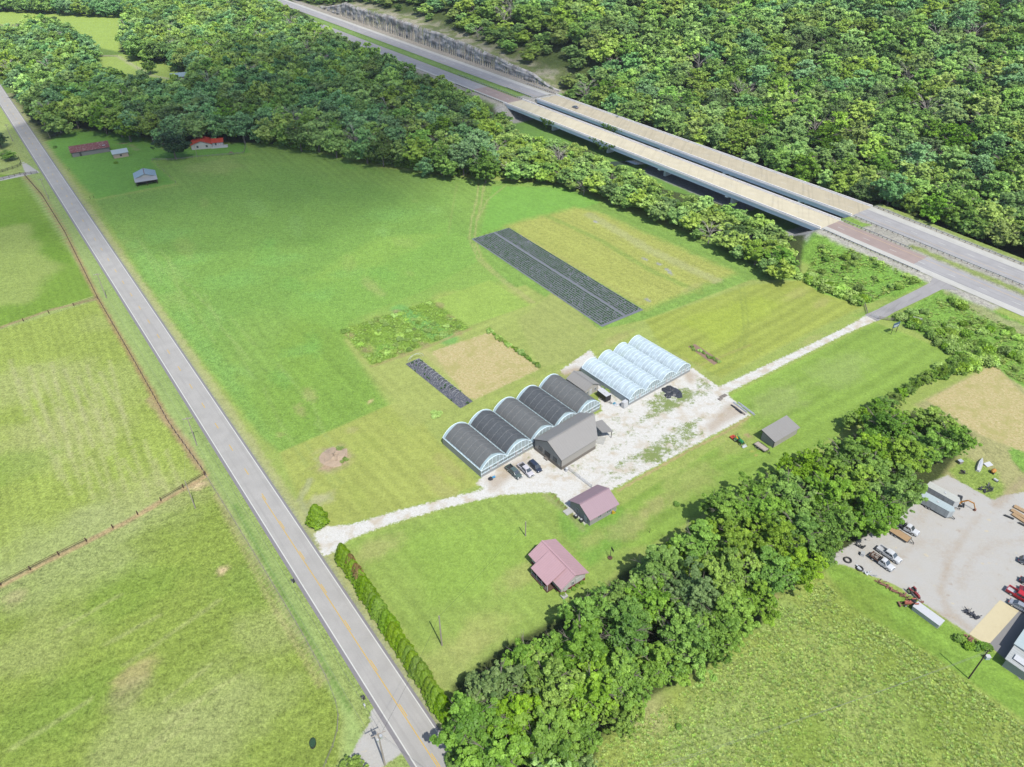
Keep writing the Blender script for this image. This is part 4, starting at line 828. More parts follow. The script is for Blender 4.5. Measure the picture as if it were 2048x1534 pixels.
look = {'mid': 'mid green', 'yel': 'yellow green', 'blue': 'dark blue green', 'pale': 'grey green', 'bare': 'nearly bare grey', 'tall': 'narrow upright', 'dark': 'rounded dark green'}
ORD = ['first', 'second', 'third', 'fourth', 'fifth', 'sixth', 'seventh', 'eighth', 'ninth', 'tenth', 'eleventh', 'twelfth', 'thirteenth', 'fourteenth', 'fifteenth', 'sixteenth', 'seventeenth', 'eighteenth', 'nineteenth']
TEN = {20: 'twent', 30: 'thirt', 40: 'fort', 50: 'fift', 60: 'sixt', 70: 'sevent', 80: 'eight', 90: 'ninet'}
def tens(k):
    n = k + 1
    if n < 20: return ORD[n - 1]
    return TEN[n - n % 10] + ('ieth' if n % 10 == 0 else 'y-' + ORD[n % 10 - 1])
def side(c):
    pu, pv, _ = proj(c[0], c[1], c[2] + 6)
    if c[6] == 'fore': return 'beside the country road' if pu < 1060 and pv > 1330 else ('above the truck yard' if pu > 1690 else ('behind the cottage' if pu < 1330 else 'across from the lone shed'))
    if c[6] == 'line': return 'near the embankment end' if pu > 1400 else ('near the middle spans' if pu > 1150 else 'near the left bridge end')
    if c[6] == 'left': return 'above the rusty barn' if pu < 380 else ('around the red roofed house' if pu < 620 else 'along the curving field edge')
    return 'above the bridges' if pu < 1500 else 'near the right edge'
buck = {}
for i in chosen: c = CAND[i]; buck.setdefault((c[5], c[6], side(c)), []).append(i)
for key in sorted(buck):
    kd, rgn, sd_ = key
    for n_i, i in enumerate(sorted(buck[key], key=lambda k: proj(CAND[k][0], CAND[k][1], CAND[k][2] + 6)[0])):
        x, y, z, H, r, _, _ = CAND[i]; make_tree('f' + kd if rgn in ('hill', 'left') and kd in ('mid', 'yel', 'blue') else kd, x, y, z, H, r, '%s %s tree from left, %s %s' % (tens(n_i), look[kd], where[rgn], sd_), 'trees of the ' + where[rgn], g)
pos = []; rot = []; scl = []; idx = []; km = {'mid': (0, 5), 'yel': (1, 1), 'blue': (2, 2), 'tall': (3, 3), 'pale': (4, 4), 'bare': (6, 6), 'dark': (2, 2)}
for i, c in enumerate(CAND):
    if i in chosen: continue
    pos.append(c[:3]); rot.append((0, 0, g.uniform(0, 6.28))); scl.append((c[4] / 5, c[4] / 5, c[3] / 12)); idx.append(km[c[5]][g.integers(2)])
gn_scatter('distant_forest', pos, rot, scl, idx, SMALL, 'the mass of forest on the hillside and in the far woods')
# undergrowth along the wood edges
def clump(seed, n, r, h, size, lm, cnt):
    g_ = np.random.default_rng(seed); c = g_.normal(size=(n, 3)) * np.array([r * .5, r * .5, 0]) + np.array([0, 0, h * .35]); V, F, t = leaves(g_, c, np.full(n, h * .5), cnt, size, flat=.9); V[:, 2] = np.maximum(V[:, 2], -.05); return obj_from(np_mesh('clump', V, F, LM[lm], t), 'clump', link=False)
BUSH = [clump(801, 5, 1.2, 1.6, .2, 'weed', 700), clump(802, 4, 1.0, 1.3, .2, 'mid', 600), clump(803, 5, 1.3, 1.8, .22, 'yel', 700)]
def tuft(seed, n, h, lm, w=.03):
    g_ = np.random.default_rng(seed); a = g_.uniform(0, 6.28, n); r = g_.random(n) * .35; b = np.stack([np.cos(a) * r, np.sin(a) * r, np.zeros(n)], 1); ln = g_.uniform(.3, .9, n) * h; an = g_.uniform(0, 6.28, n)
    tp = b + np.stack([np.cos(an) * ln * .9, np.sin(an) * ln * .9, ln * .5], 1); sd = np.stack([-np.sin(an), np.cos(an), 0 * an], 1) * w; mid = (b + tp) / 2 + np.array([0, 0, .12 * h])
    V = np.stack([b - sd, b + sd, mid + sd * 1.2, tp, mid - sd * 1.2], 1).reshape(-1, 3); F = np.arange(n * 5).reshape(-1, 5)
    return obj_from(np_mesh('tuft', V, F, LM[lm], g_.uniform(.1, .95, n)), 'tuft', link=False)
TUFT = [tuft(811, 34, .55, 'grass', .035), tuft(812, 30, .7, 'grass', .04), tuft(813, 36, .5, 'weed', .045), tuft(814, 26, .85, 'weed', .05)]
def scatter_in(name, polys, dens, protos, smin, smax, label, w=None, seed=5, hs=1.0, avoid=None):
    g_ = np.random.default_rng(seed); P_ = []
    for poly in polys:
        p = np.array([q[:2] for q in poly]); lo, hi = p.min(0), p.max(0); n = int((hi - lo).prod() * dens); X = g_.uniform(lo[0], hi[0], n); Y = g_.uniform(lo[1], hi[1], n); k = poly_sd(X, Y, p) > .1; P_.append(np.stack([X[k], Y[k]], 1))
    P_ = np.concatenate(P_); n = len(P_); 
    if avoid is not None: P_ = P_[avoid(P_[:, 0], P_[:, 1])]; n = len(P_)
    cl = fbm(P_[:, 0], P_[:, 1], 5, seed + 3); keep = g_.random(n) < sstep(.25, .6, cl) * .9 + .1; P_ = P_[keep]; n = len(P_); s = g_.uniform(smin, smax, n) * (.6 + .8 * cl[keep])
    idx = g_.choice(len(protos), n, p=w); return gn_scatter(name, np.stack([P_[:, 0], P_[:, 1], terrain(P_[:, 0], P_[:, 1])], 1), np.stack([0 * s, 0 * s, g_.uniform(0, 6.28, n)], 1), np.stack([s, s, s * hs], 1), idx, protos, label)
bank1 = PP([(1605, 555), (1640, 490), (1690, 492), (1850, 562), (1720, 606), (1640, 578)]); bank2 = PP([(1790, 640), (1895, 588), (1930, 612), (2048, 668), (2200, 760), (2200, 840), (2048, 768), (1965, 718), (1900, 695)])
meadow = PP([(1210, 1490), (1380, 1375), (1535, 1250), (1565, 1195), (1640, 1155), (1700, 1215), (1860, 1310), (2048, 1450), (2400, 1750), (1120, 1750), (1180, 1534)])
scatter_in('tall_weeds', [bank1, bank2], 2.4, TUFT + BUSH, .6, 1.3, 'tall weeds covering the banks below the highway', w=[.12, .12, .37, .36, .02, .005, .005])
scatter_in('meadow_grass', [meadow], 7, TUFT, .3, .75, 'rough tufted grass of the lower right meadow', w=[.36, .3, .2, .14], seed=6)
plot = PP([(684, 660), (862, 602), (936, 655), (745, 728)])
scatter_in('plot_weeds', [plot], 1.6, TUFT[2:] + BUSH[:1], .4, .9, 'low weeds over the abandoned vegetable plot', w=[.5, .44, .06], seed=9, hs=.6)
edge = [PP([(1600, 560), (1500, 515), (1400, 470), (1300, 425), (1200, 388), (1100, 358), (1000, 354), (900, 347), (740, 324), (640, 302), (520, 286), (520, 278), (640, 290), (740, 312), (900, 335), (1000, 340), (1100, 345), (1200, 376), (1400, 455), (1600, 540)]), PP([(1605, 560), (1720, 612), (1735, 600), (1640, 568)]), PP([(1790, 640), (1915, 712), (1975, 712), (1960, 690), (1850, 655), (1810, 632)]), PP([(1915, 712), (1860, 760), (1990, 725), (1975, 700)]),
        PP([(880, 1440), (905, 1534), (960, 1534), (920, 1440)])]
scatter_in('undergrowth', edge, .42, BUSH, .9, 2.0, 'low bushes and brambles along the wood edges and ditch', seed=10)

vg = np.random.default_rng(66); vp = []
for (sa, sb, n_v) in ((pn[0] - 8, pn[0] + 7, -.35), (pn[1] - 14, pn[1] + 12, -.35), (pf[0] - 12, pf[0] + 10, 22.5)):
    for k in range(70):
        s_v = vg.triangular(sa, (sa + sb) / 2, sb); x, y = xy(s_v, n_v); w_v = 1 - abs(s_v - (sa + sb) / 2) / (sb - sa) * 2; vp.append((x, y, 7.6 - vg.random() * (1.0 + 4.5 * w_v * w_v)))
n = len(vp); gn_scatter('bridge_vines', vp, vg.uniform(0, 6, (n, 3)), np.tile(vg.uniform(.25, .5, (n, 1)), (1, 3)), np.zeros(n, int), [BUSH[1]], 'dark green vines hanging over the bridge sides at the piers')
# ================================================================ BUILDINGS
M['ribwall'] = mat('grey_ribbed_siding', C(206, 202, 194), .6, var=.04, ribs=(0, .45, .8)); M['ribwall_y'] = mat('grey_ribbed_siding_side', C(206, 202, 194), .6, var=.04, ribs=(1, .45, .78))
M['wainscot'] = mat('brown_grey_wainscot', C(150, 142, 132), .6, var=.06); M['roofgrey'] = mat('grey_metal_roof', C(172, 169, 165), .6, var=.05, scale=.4, ribs=(0, .9, .93)); M['roofgrey_y'] = mat('grey_metal_roof_b', C(180, 177, 172), .6, var=.05, scale=.4, ribs=(1, .9, .93))
M['trim'] = mat('dark_trim', C(70, 66, 64), .6); M['beige'] = mat('beige_siding', C(214, 208, 196), .75, var=.05, ribs=(2, .2, .9)); M['roofplum'] = mat('plum_metal_roof', C(186, 156, 166), .45, var=.05, scale=.5, ribs=(0, .6, .86)); M['roofpink'] = mat('faded_red_metal_roof', C(226, 184, 190), .45, var=.06, scale=.5, ribs=(1, .55, .84))
M['siding_dk'] = mat('grey_siding', C(190, 190, 184), .75, var=.05, ribs=(2, .2, .88)); M['maroon'] = mat('maroon_paint', C(140, 56, 66), .7); M['whitewall'] = mat('white_siding', C(232, 232, 226), .7, var=.04, ribs=(2, .25, .9))
def window(parent, c, w, h, rz=0, frame='white', pane='glass', t=.09):
    f = MB(); M_ = Matrix.Rotation(rz, 3, 'Z'); c = Vector(c)
    for dx, dz, sx, sz in ((0, h / 2, w + .16, .08), (0, -h / 2, w + .16, .08), (-w / 2 - .04, 0, .08, h), (w / 2 + .04, 0, .08, h), (0, 0, .05, h), (0, 0, w, .05)):
        f.box(c + M_ @ Vector((dx, 0, dz)), (sx, t, sz), rz)
    o = f.build('window', M[frame], parent); MB().box(c, (w, t * .5, h), rz).build('pane', M[pane], o); return o
def door(parent, c, w, h, rz=0, m='white', frame='trim'):
    M_ = Matrix.Rotation(rz, 3, 'Z'); c = Vector(c)
    o = MB().box(c, (w, .08, h), rz).build('door', M[m], parent); f = MB()
    for dx, dz, sx, sz in ((0, h / 2 + .04, w + .16, .08), (-w / 2 - .04, 0, .08, h), (w / 2 + .04, 0, .08, h)): f.box(c + M_ @ Vector((dx, 0, dz)), (sx, .12, sz), rz)
    f.build('door_frame', M[frame], o); MB().box(c + M_ @ Vector((w * .38, -.07, -.05)), (.06, .08, .12), rz).build('handle', M['steel'], o); return o
def gwalls(L, W, ev, rd, ridge='x', y0=0, x0=0, t=.15, z0=-.3):
    """shell of walls with gables; ridge along x or y"""
    m = MB()
    if ridge == 'x':
        for x in (x0 + t / 2, x0 + L - t / 2):
            pr = [(y0, z0), (y0 + W, z0), (y0 + W, ev), (y0 + W / 2, rd), (y0, ev)]; vs = [(x - t / 2, a, b) for a, b in pr] + [(x + t / 2, a, b) for a, b in pr]
            m.add(vs, [(0, 4, 3, 2, 1), (5, 6, 7, 8, 9)] + [(i, (i + 1) % 5, 5 + (i + 1) % 5, 5 + i) for i in range(5)])
        for y in (y0 + t / 2, y0 + W - t / 2): m.box((x0 + L / 2, y, (ev + z0) / 2), (L - 2 * t, t, ev - z0))
    else:
        for y in (y0 + t / 2, y0 + L - t / 2):
            pr = [(x0, z0), (x0 + W, z0), (x0 + W, ev), (x0 + W / 2, rd), (x0, ev)]; vs = [(a, y - t / 2, b) for a, b in pr] + [(a, y + t / 2, b) for a, b in pr]
            m.add(vs, [(0, 1, 2, 3, 4), (9, 8, 7, 6, 5)] + [(i, 5 + i, 5 + (i + 1) % 5, (i + 1) % 5) for i in range(5)])
        for x in (x0 + t / 2, x0 + W - t / 2): m.box((x, y0 + L / 2, (ev + z0) / 2), (t, L - 2 * t, ev - z0))
    return m
def groof(L, W, ev, rd, ridge='x', oh=.4, x0=0, y0=0, th=.1):
    m = MB(); k = (rd - ev) / (W / 2); e = ev - k * oh + .12; r = rd + .12
    if ridge == 'x':
        a, b = x0 - oh, x0 + L + oh; c = y0 + W / 2
        m.slab([(a, y0 - oh, e), (b, y0 - oh, e), (b, c, r), (a, c, r)], th); m.slab([(b, y0 + W + oh, e), (a, y0 + W + oh, e), (a, c, r), (b, c, r)], th); cap = MB().box(((a + b) / 2, c, r + .03), (b - a, .35, .07))
    else:
        a, b = y0 - oh, y0 + L + oh; c = x0 + W / 2
        m.slab([(x0 - oh, b, e), (x0 - oh, a, e), (c, a, r), (c, b, r)], th); m.slab([(x0 + W + oh, a, e), (x0 + W + oh, b, e), (c, b, r), (c, a, r)], th); cap = MB().box((c, (a + b) / 2, r + .03), (.35, b - a, .07))
    return m, cap
# ---- main grey barn
B0 = (13.6, 142.7); t = thing('barn', 'large grey metal barn joined to the shaded greenhouses', 'barn', (*B0, 0), R(40.5))
ev, rd, W_, L_ = 3.9, 6.9, 10.8, 17.8; NE = 13.4
ct = [(0, 0), (NE, 0), (17.4, W_ / 2), (17.4, W_), (0, W_)]
def wall_seg(m, a, b, z0, z1, t=.16, grow=0.0):
    a = Vector((*a, 0)); b = Vector((*b, 0)); d = (b - a).normalized(); n = Vector((d.y, -d.x, 0)) * grow
    c = (a + b) / 2 + n + Vector((0, 0, (z0 + z1) / 2)); return m.box(c, ((b - a).length, t, z1 - z0), math.atan2(d.y, d.x))
w = MB()
for i in range(5):
    a, b = ct[i], ct[(i + 1) % 5]
    if i in (0, 3): wall_seg(w, a, b, -.3, ev)
w.build('wall', M['ribwall'], t)
w = MB(); pr = [(0, -.3), (W_, -.3), (W_, ev), (W_ / 2, rd), (0, ev)]; w.add([(0, a, b) for a, b in pr] + [(.16, a, b) for a, b in pr], [(0, 4, 3, 2, 1), (5, 6, 7, 8, 9)] + [(i, (i + 1) % 5, 5 + (i + 1) % 5, 5 + i) for i in range(5)]); w.build('gable_wall', M['ribwall_y'], t)
w = MB(); pr = [(NE, 0, -.3), (17.4, W_ / 2, -.3), (17.4, W_ / 2, rd), (NE, 0, ev)]; w.add(pr + [(a - .16, b, c) for a, b, c in pr], [(0, 1, 2, 3), (7, 6, 5, 4), (0, 4, 5, 1), (1, 5, 6, 2), (2, 6, 7, 3), (3, 7, 4, 0)])
pr = [(17.4, W_ / 2, -.3), (17.4, W_, -.3), (17.4, W_, ev), (17.4, W_ / 2, rd)]; w.add(pr + [(a - .16, b, c) for a, b, c in pr], [(0, 1, 2, 3), (7, 6, 5, 4), (0, 4, 5, 1), (1, 5, 6, 2), (2, 6, 7, 3), (3, 7, 4, 0)]); w.build('end_wall', M['trim'], t)
w = MB(); wall_seg(w, ct[0], ct[1], -.3, 1.05, .1, .12); wall_seg(w, ct[4], ct[0], -.3, 1.05, .1, .08); w.build('wainscot', M['wainscot'], t)
oh = .45; r = MB(); r.slab([(-oh, -oh, ev), (NE + .3, -oh, ev), (18.1, W_ / 2, rd + .15), (-oh, W_ / 2, rd + .15)], .1); r.slab([(18.1, W_ + oh, ev), (-oh, W_ + oh, ev), (-oh, W_ / 2, rd + .15), (18.1, W_ / 2, rd + .15)], .1); ro_ = r.build('roof', M['roofgrey'], t)
MB().box((8.85, W_ / 2, rd + .19), (17.9, .4, .08)).build('ridge_cap', M['roofgrey'], ro_)
f = MB(); f.bar((-oh - .03, -oh, ev - .05), (-oh - .03, W_ / 2, rd + .1), .06, .2); f.bar((-oh - .03, W_ + oh, ev - .05), (-oh - .03, W_ / 2, rd + .1), .06, .2); f.bar((-.02, .05, 0), (-.02, .05, ev), .12); f.build('trim', M['trim'], t)
window(t, (-.06, 2.6, 2.0), 1.3, 1.3, R(90), 'trim'); window(t, (-.06, 8.4, 2.0), 1.3, 1.3, R(90), 'trim'); door(t, (-.08, 5.6, 1.3), 2.0, 2.6, R(90), 'black', 'trim')
r = MB(); r.slab([(17.3, 1.2, 3.0), (20.6, -.2, 2.5), (21.9, 5.6, 2.6), (18.3, 6.0, 3.2)], .1); po = r.build('porch_roof', M['roofgrey'], t); q = MB()
for x, y in ((20.3, .2), (21.5, 5.3)): q.box((x, y, 1.2), (.14, .14, 2.5))
q.build('porch_post', M['trim'], t)
r = MB(); r.box((17.0, 1.6, .06), (3.2, 3, .12), R(30)); r.build('porch_slab', M['concrete'], t)
# ---- small grey shed between the greenhouses
t = thing('shed', 'small grey shed with white doors wedged between the two greenhouse rows', 'shed', (22.8, 175.0, 0), R(38.5))
gwalls(8.2, 5.7, 2.7, 4.2, 'y').build('wall', M['beige'], t); r, cap = groof(8.2, 5.7, 2.7, 4.2, 'y', .35); ro_ = r.build('roof', M['roofgrey_y'], t); cap.build('ridge_cap', M['roofgrey_y'], ro_)
door(t, (2.3, -.05, 1.1), .95, 2.1, 0, 'white', 'white'); window(t, (1.0, -.04, 1.5), .7, .9); window(t, (4.4, -.04, 1.5), .7, .9)
# ---- right shed, single pitch
t = thing('shed', 'grey single pitch metal shed standing alone on the right lawn', 'shed', (74.9, 151.6, 0), R(35.2)); L_, W_ = 10.6, 4.5
w = MB(); w.box((L_ / 2, .08, 1.1), (L_, .16, 2.8)); w.box((L_ / 2, W_ - .08, 1.6), (L_, .16, 3.8)); w.build('wall', M['ribwall'], t)
w = MB()
for x in (0, L_ - .16): pr = [(0, -.3), (W_, -.3), (W_, 3.5), (0, 2.5)]; w.add([(x, a, b) for a, b in pr] + [(x + .16, a, b) for a, b in pr], [(0, 3, 2, 1), (4, 5, 6, 7)] + [(i, (i + 1) % 4, 4 + (i + 1) % 4, 4 + i) for i in range(4)])
w.build('end_wall', M['ribwall_y'], t); MB().slab([(-.35, -.35, 2.5), (L_ + .4, -.35, 2.5), (L_ + .4, W_ + .3, 3.72), (-.35, W_ + .3, 3.72)], .1).build('roof', M['roofgrey'], t); f = MB(); f.bar((-.38, -.35, 2.42), (-.38, W_ + .3, 3.64), .05, .2); f.bar((-.02, .03, 0), (-.02, .03, 2.5), .12); f.build('trim', M['trim'], t)
# ---- plum roofed garage
t = thing('garage', 'grey garage with a plum metal roof at the end of the gravel yard', 'garage', (19.7, 122.2, 0), R(35.3)); L_, W_, ev, rd = 9.0, 7.8, 2.7, 4.7
gwalls(L_, W_, ev, rd, 'x').build('wall', M['siding_dk'], t); r, cap = groof(L_, W_, ev, rd, 'x', .45); ro_ = r.build('roof', M['roofplum'], t); cap.build('ridge_cap', M['roofplum'], ro_)
window(t, (-.05, 5.0, 1.5), 1.0, 1.1, R(90)); door(t, (-.05, 1.7, 1.05), 1.0, 2.05, R(90), 'white', 'white'); window(t, (3.2, -.05, 1.55), 1.1, .9); window(t, (6.3, -.05, 1.6), 1.6, .9); MB().box((-1.3, 6.9, .1), (2.4, 1.8, .2)).build('ramp', M['concrete'], t)
# ---- cottage
t = thing('cottage', 'white cottage with a faded pink metal roof and deep front porch', 'house', (11.3, 101.5, 0), R(35.8))
w = gwalls(11.2, 7.2, 2.7, 4.75, 'y'); w.build('wall', M['whitewall'], t); sk = MB(); sk.box((3.6, -.03, .3), (7.26, .1, .8)); sk.box((7.23, 5.6, .3), (.1, 11.2, .8)); sk.box((-.03, 5.6, .3), (.1, 11.2, .8)); sk.build('skirting', M['maroon'], t)
r = MB(); r.slab([(7.75, -.7, 2.75), (7.75, 11.9, 2.75), (3.5, 11.9, 4.98), (3.5, -.7, 4.98)], .1); r.slab([(-.6, 11.9, 2.78), (-.6, -.7, 2.78), (3.5, -.7, 4.98), (3.5, 11.9, 4.98)], .1); ro_ = r.build('roof', M['roofpink'], t); MB().box((3.5, 5.6, 5.02), (.36, 12.6, .07)).build('ridge_cap', M['roofpink'], ro_)
r = MB(); r.slab([(-2.4, 8.5, 2.66), (-2.4, 2.2, 2.66), (3.0, 2.2, 5.0), (3.0, 8.5, 5.0)], .1); r.build('porch_roof', M['roofpink'], t); MB().box((-1.2, 5.3, .22), (2.4, 6.2, .44)).build('porch_floor', M['wood_brown'], t)
for y in (2.4, 4.4, 6.4, 8.3): MB().box((-2.2, y, 1.5), (.13, .13, 2.3)).build('post', M['white'], t)
q = MB(); q.bar((-2.2, 2.4, 1.2), (-2.2, 8.3, 1.2), .07); q.bar((-2.2, 2.4, .6), (-2.2, 8.3, .6), .05)
for y in np.arange(2.6, 8.2, .3): q.box((-2.2, y, .9), (.04, .04, .6))
q.build('railing', M['white'], t); door(t, (-.05, 5.0, 1.5), .95, 2.0, R(90), 'maroon', 'white'); window(t, (-.05, 7.0, 1.7), .9, 1.1, R(90)); window(t, (-.05, 1.2, 1.7), .8, 1.1, R(90)); door(t, (1.3, -.06, 1.5), .9, 2.0, 0, 'white', 'white'); window(t, (3.4, -.04, 1.6), .7, 1.0); MB().box((5.3, -.06, 1.6), (2.2, .08, 1.7)).build('shutter_panel', M['white'], t)
MB().box((.2, -.9, .25), (1.4, 1.2, .5)).build('step', M['concrete'], t)
# ---- farmstead buildings beyond the field
def from_base(a, b): A = P(*a); B = P(*b); d = B - A; return (A[0], A[1], 0), math.atan2(d[1], d[0]), float(np.linalg.norm(d[:2]))
M['rustroof'] = mat('rusted_tin_roof', C(136, 74, 74), .8, var=.25, scale=.5, dirt=C(196, 176, 170), dirt_amt=.75, ribs=(0, .7, .85)); M['greywood'] = mat('grey_barn_boards', C(156, 156, 152), .9, var=.2, scale=2, ribs=(0, .3, .72))
M['whiteroof'] = mat('pale_blue_white_roof', C(208, 224, 226), .45, var=.04, ribs=(0, .7, .93)); M['blueroof'] = mat('pale_blue_metal_roof', C(168, 194, 206), .45, var=.05, ribs=(1, .7, .92)); M['redroof'] = mat('bright_red_roof', C(226, 84, 62), .5, var=.06, ribs=(0, .6, .9)); M['tan'] = mat('tan_block_wall', C(216, 196, 176), .8, var=.08)
loc, rz, L_ = from_base((145.9, 315), (221, 303)); t = thing('barn', 'long grey board barn with a rusty red tin roof beside the road', 'barn', loc, rz)
gwalls(L_, 8.5, 2.8, 4.9, 'x').build('wall', M['greywood'], t); r, cap = groof(L_, 8.5, 2.8, 4.9, 'x', .5); r.build('roof', M['rustroof'], t); MB().box((L_ * .22, -.04, 1.1), (1.0, .08, 2.1)).build('door', M['black'], t); MB().box((L_ * .88, .9, 3.72), (1.6, 1.1, .05), 0, 0).build('roof_patch', M['whiteroof'], t)
loc, rz, L_ = from_base((228.5, 317.5), (258, 312.5)); t = thing('outbuilding', 'small tan block outbuilding with a pale blue white roof', 'outbuilding', loc, rz)
gwalls(L_, 6.2, 2.5, 3.7, 'x').build('wall', M['tan'], t); r, cap = groof(L_, 6.2, 2.5, 3.7, 'x', .4); r.build('roof', M['whiteroof'], t); window(t, (L_ * .5, -.04, 1.3), .9, .9, 0, 'trim')
loc, rz, L_ = from_base((275, 374), (316, 367.5)); t = thing('pole_barn', 'open fronted pole barn with a pale blue roof standing alone on grass', 'barn', loc, rz)
gwalls(8, L_, 3.2, 4.9, 'y', 3.6).build('wall', M['whitewall'], t); r, cap = groof(8, L_, 3.2, 4.9, 'y', .5, 0, 3.6); ro_ = r.build('roof', M['blueroof'], t); cap.build('ridge_cap', M['rustroof'], ro_); MB().slab([(-.5, -.4, 2.5), (L_ + .5, -.4, 2.5), (L_ + .5, 3.5, 3.35), (-.5, 3.5, 3.35)], .1).build('lean_to_roof', mat('grey_tin', C(196, 198, 200), .5, ribs=(0, .7, .9)), t)
for x in (.1, L_ / 2, L_ - .1): MB().box((x, 0, 1.2), (.2, .2, 2.6)).build('post', M['wood_brown'], t)
w = MB()
for x in (0, L_): w.box((x, 1.8, 1.5), (.1, 3.4, 2.2))
w.build('side_wall', M['wood_brown'], t); MB().box((L_ / 2, 3.52, 1.4), (L_ - .4, .06, 2.7)).build('opening_shade_panel', M['black'], t)  # black panel over the wall stands for the shaded interior of the open front
loc, rz, L_ = from_base((384, 300), (425, 296.5)); t = thing('house', 'white house with a bright red roof at the edge of the woods', 'house', loc, rz)
gwalls(9, L_, 2.7, 4.6, 'y').build('wall', M['whitewall'], t); r, cap = groof(9, L_, 2.7, 4.6, 'y', .5); r.build('roof', M['redroof'], t); gwalls(6, 7, 2.5, 3.7, 'x', 2, L_).build('wing_wall', M['whitewall'], t); r, cap = groof(6, 7, 2.5, 3.7, 'x', .4, L_, 2); r.build('wing_roof', M['redroof'], t); MB().box((L_ + 4, .6, .4), (9, 2.6, .8)).build('deck', M['white'], t)
for x in np.arange(L_, L_ + 8.6, 1.4): MB().box((x, -.6, 1.2), (.09, .09, .9)).build('deck_post', M['white'], t)
MB().box((L_ + 4, -.6, 1.6), (9, .1, .1)).build('deck_rail', M['white'], t)
window(t, (L_ * .3, -.04, 1.5), .9, 1.1, 0, 'trim'); window(t, (L_ * .75, -.04, 1.5), .9, 1.1, 0, 'trim'); window(t, (L_ + 2, 1.95, 1.5), .8, 1.0, 0, 'trim'); door(t, (L_ + 4, 1.94, 1.2), .9, 2, 0, 'white')
loc, rz, L_ = from_base((345, 163), (372, 160)); t = thing('cabin', 'pale blue roofed cabin half hidden in the woods', 'house', loc, rz); gwalls(L_ + 3, 8, 2.8, 4.6, 'x').build('wall', M['beige'], t); r, cap = groof(L_ + 3, 8, 2.8, 4.6, 'x', .5); r.build('roof', M['blueroof'], t); window(t, (2, -.04, 1.5), .9, 1.1)
# building at the lower right corner
A = G(2011, 1318, 2.6); B = G(2052, 1258, 2.6); d = B - A; t = thing('workshop', 'ribbed grey workshop corner with pale roof at the lower right edge', 'building', (A[0], A[1], 0), math.atan2(d[1], d[0]))
MB().box((9, -4, 1.2), (17.6, 7.6, 2.6)).build('wall', mat('steel_siding', C(200, 204, 204), .5, ribs=(0, .6, .7)), t); MB().slab([(-.1, -8.2, 2.2), (18, -8.2, 2.2), (18, .1, 2.7), (-.1, .1, 2.7)], .1).build('roof', mat('ribbed_grey_roof', C(206, 210, 208), .5, ribs=(0, .7, .72)), t)
MB().box((11.5, -3.9, 2.95), (13.6, 8.4, .3)).build('upper_roof', M['whiteroof'], t); MB().slab([(1.0, -3.4, 2.85), (2.6, -3.4, 2.85), (2.6, -1.0, 3.0), (1.0, -1.0, 3.0)], .1).build('awning', M['white'], t)
# ================================================================ GREENHOUSES
def poly_film(name, col, transp, rough=.35):
    m = bpy.data.materials.new(name); m.use_nodes = True; N, L = nodes(m); b = N['Principled BSDF']; b.inputs['Base Color'].default_value = (*col, 1); b.inputs['Roughness'].default_value = rough; b.inputs['Specular IOR Level'].default_value = .5
    tc = N.new('ShaderNodeTexCoord'); nz = N.new('ShaderNodeTexNoise'); nz.inputs['Scale'].default_value = .7; nz.inputs['Detail'].default_value = 5; L.new(tc.outputs['Object'], nz.inputs['Vector'])
    r = N.new('ShaderNodeMapRange'); L.new(nz.outputs['Fac'], r.inputs[0]); r.inputs[1].default_value = .3; r.inputs[2].default_value = .7; r.inputs[3].default_value = max(0, transp - .10); r.inputs[4].default_value = transp + .10
    tr = N.new('ShaderNodeBsdfTransparent'); ms = N.new('ShaderNodeMixShader'); L.new(r.outputs[0], ms.inputs[0]); L.new(b.outputs[0], ms.inputs[1]); L.new(tr.outputs[0], ms.inputs[2]); L.new(ms.outputs[0], N['Material Output'].inputs[0]); return m
M['film'] = poly_film('milky_poly_film', C(206, 230, 238, 1.1), .10); M['clear'] = poly_film('clear_poly_film', (.36, .43, .47), .36, .3); M['endfilm'] = poly_film('end_wall_film', C(214, 230, 234, 1.1), .22); M['hoop'] = mat('pale_steel_hoop', (.46, .54, .58), .5)
M['shade'] = mat('black_shade_cloth', C(130, 133, 134), .9, var=.12, scale=.5, spec=.1, dirt=C(166, 162, 156), dirt_amt=.35); M['shade2'] = mat('dark_shade_cloth', C(106, 111, 116), .9, var=.12, scale=.5, spec=.1, dirt=C(150, 150, 150), dirt_amt=.35); M['ghbase'] = mat('grey_base_film', C(186, 190, 190), .5, var=.08, scale=.8)
def gh_profile(w, gz, rz_, n=18, off=0.0):
    pts = []
    for i in range(n + 1):
        x = -1 + 2 * i / n; z = gz + (rz_ - gz) * (1 - abs(x) ** 2.15) ** .92; pts.append((w / 2 + x * (w / 2), z + off))
    return pts
def sheet(prof, ys, name, m, parent, zl=0.0, smooth=True):
    k = len(prof); V = [(x, y, z + zl) for y in ys for x, z in prof]; F = [(j * k + i, j * k + i + 1, (j + 1) * k + i + 1, (j + 1) * k + i) for j in range(len(ys) - 1) for i in range(k - 1)]
    return MB().add(V, F).build(name, m, parent, smooth)
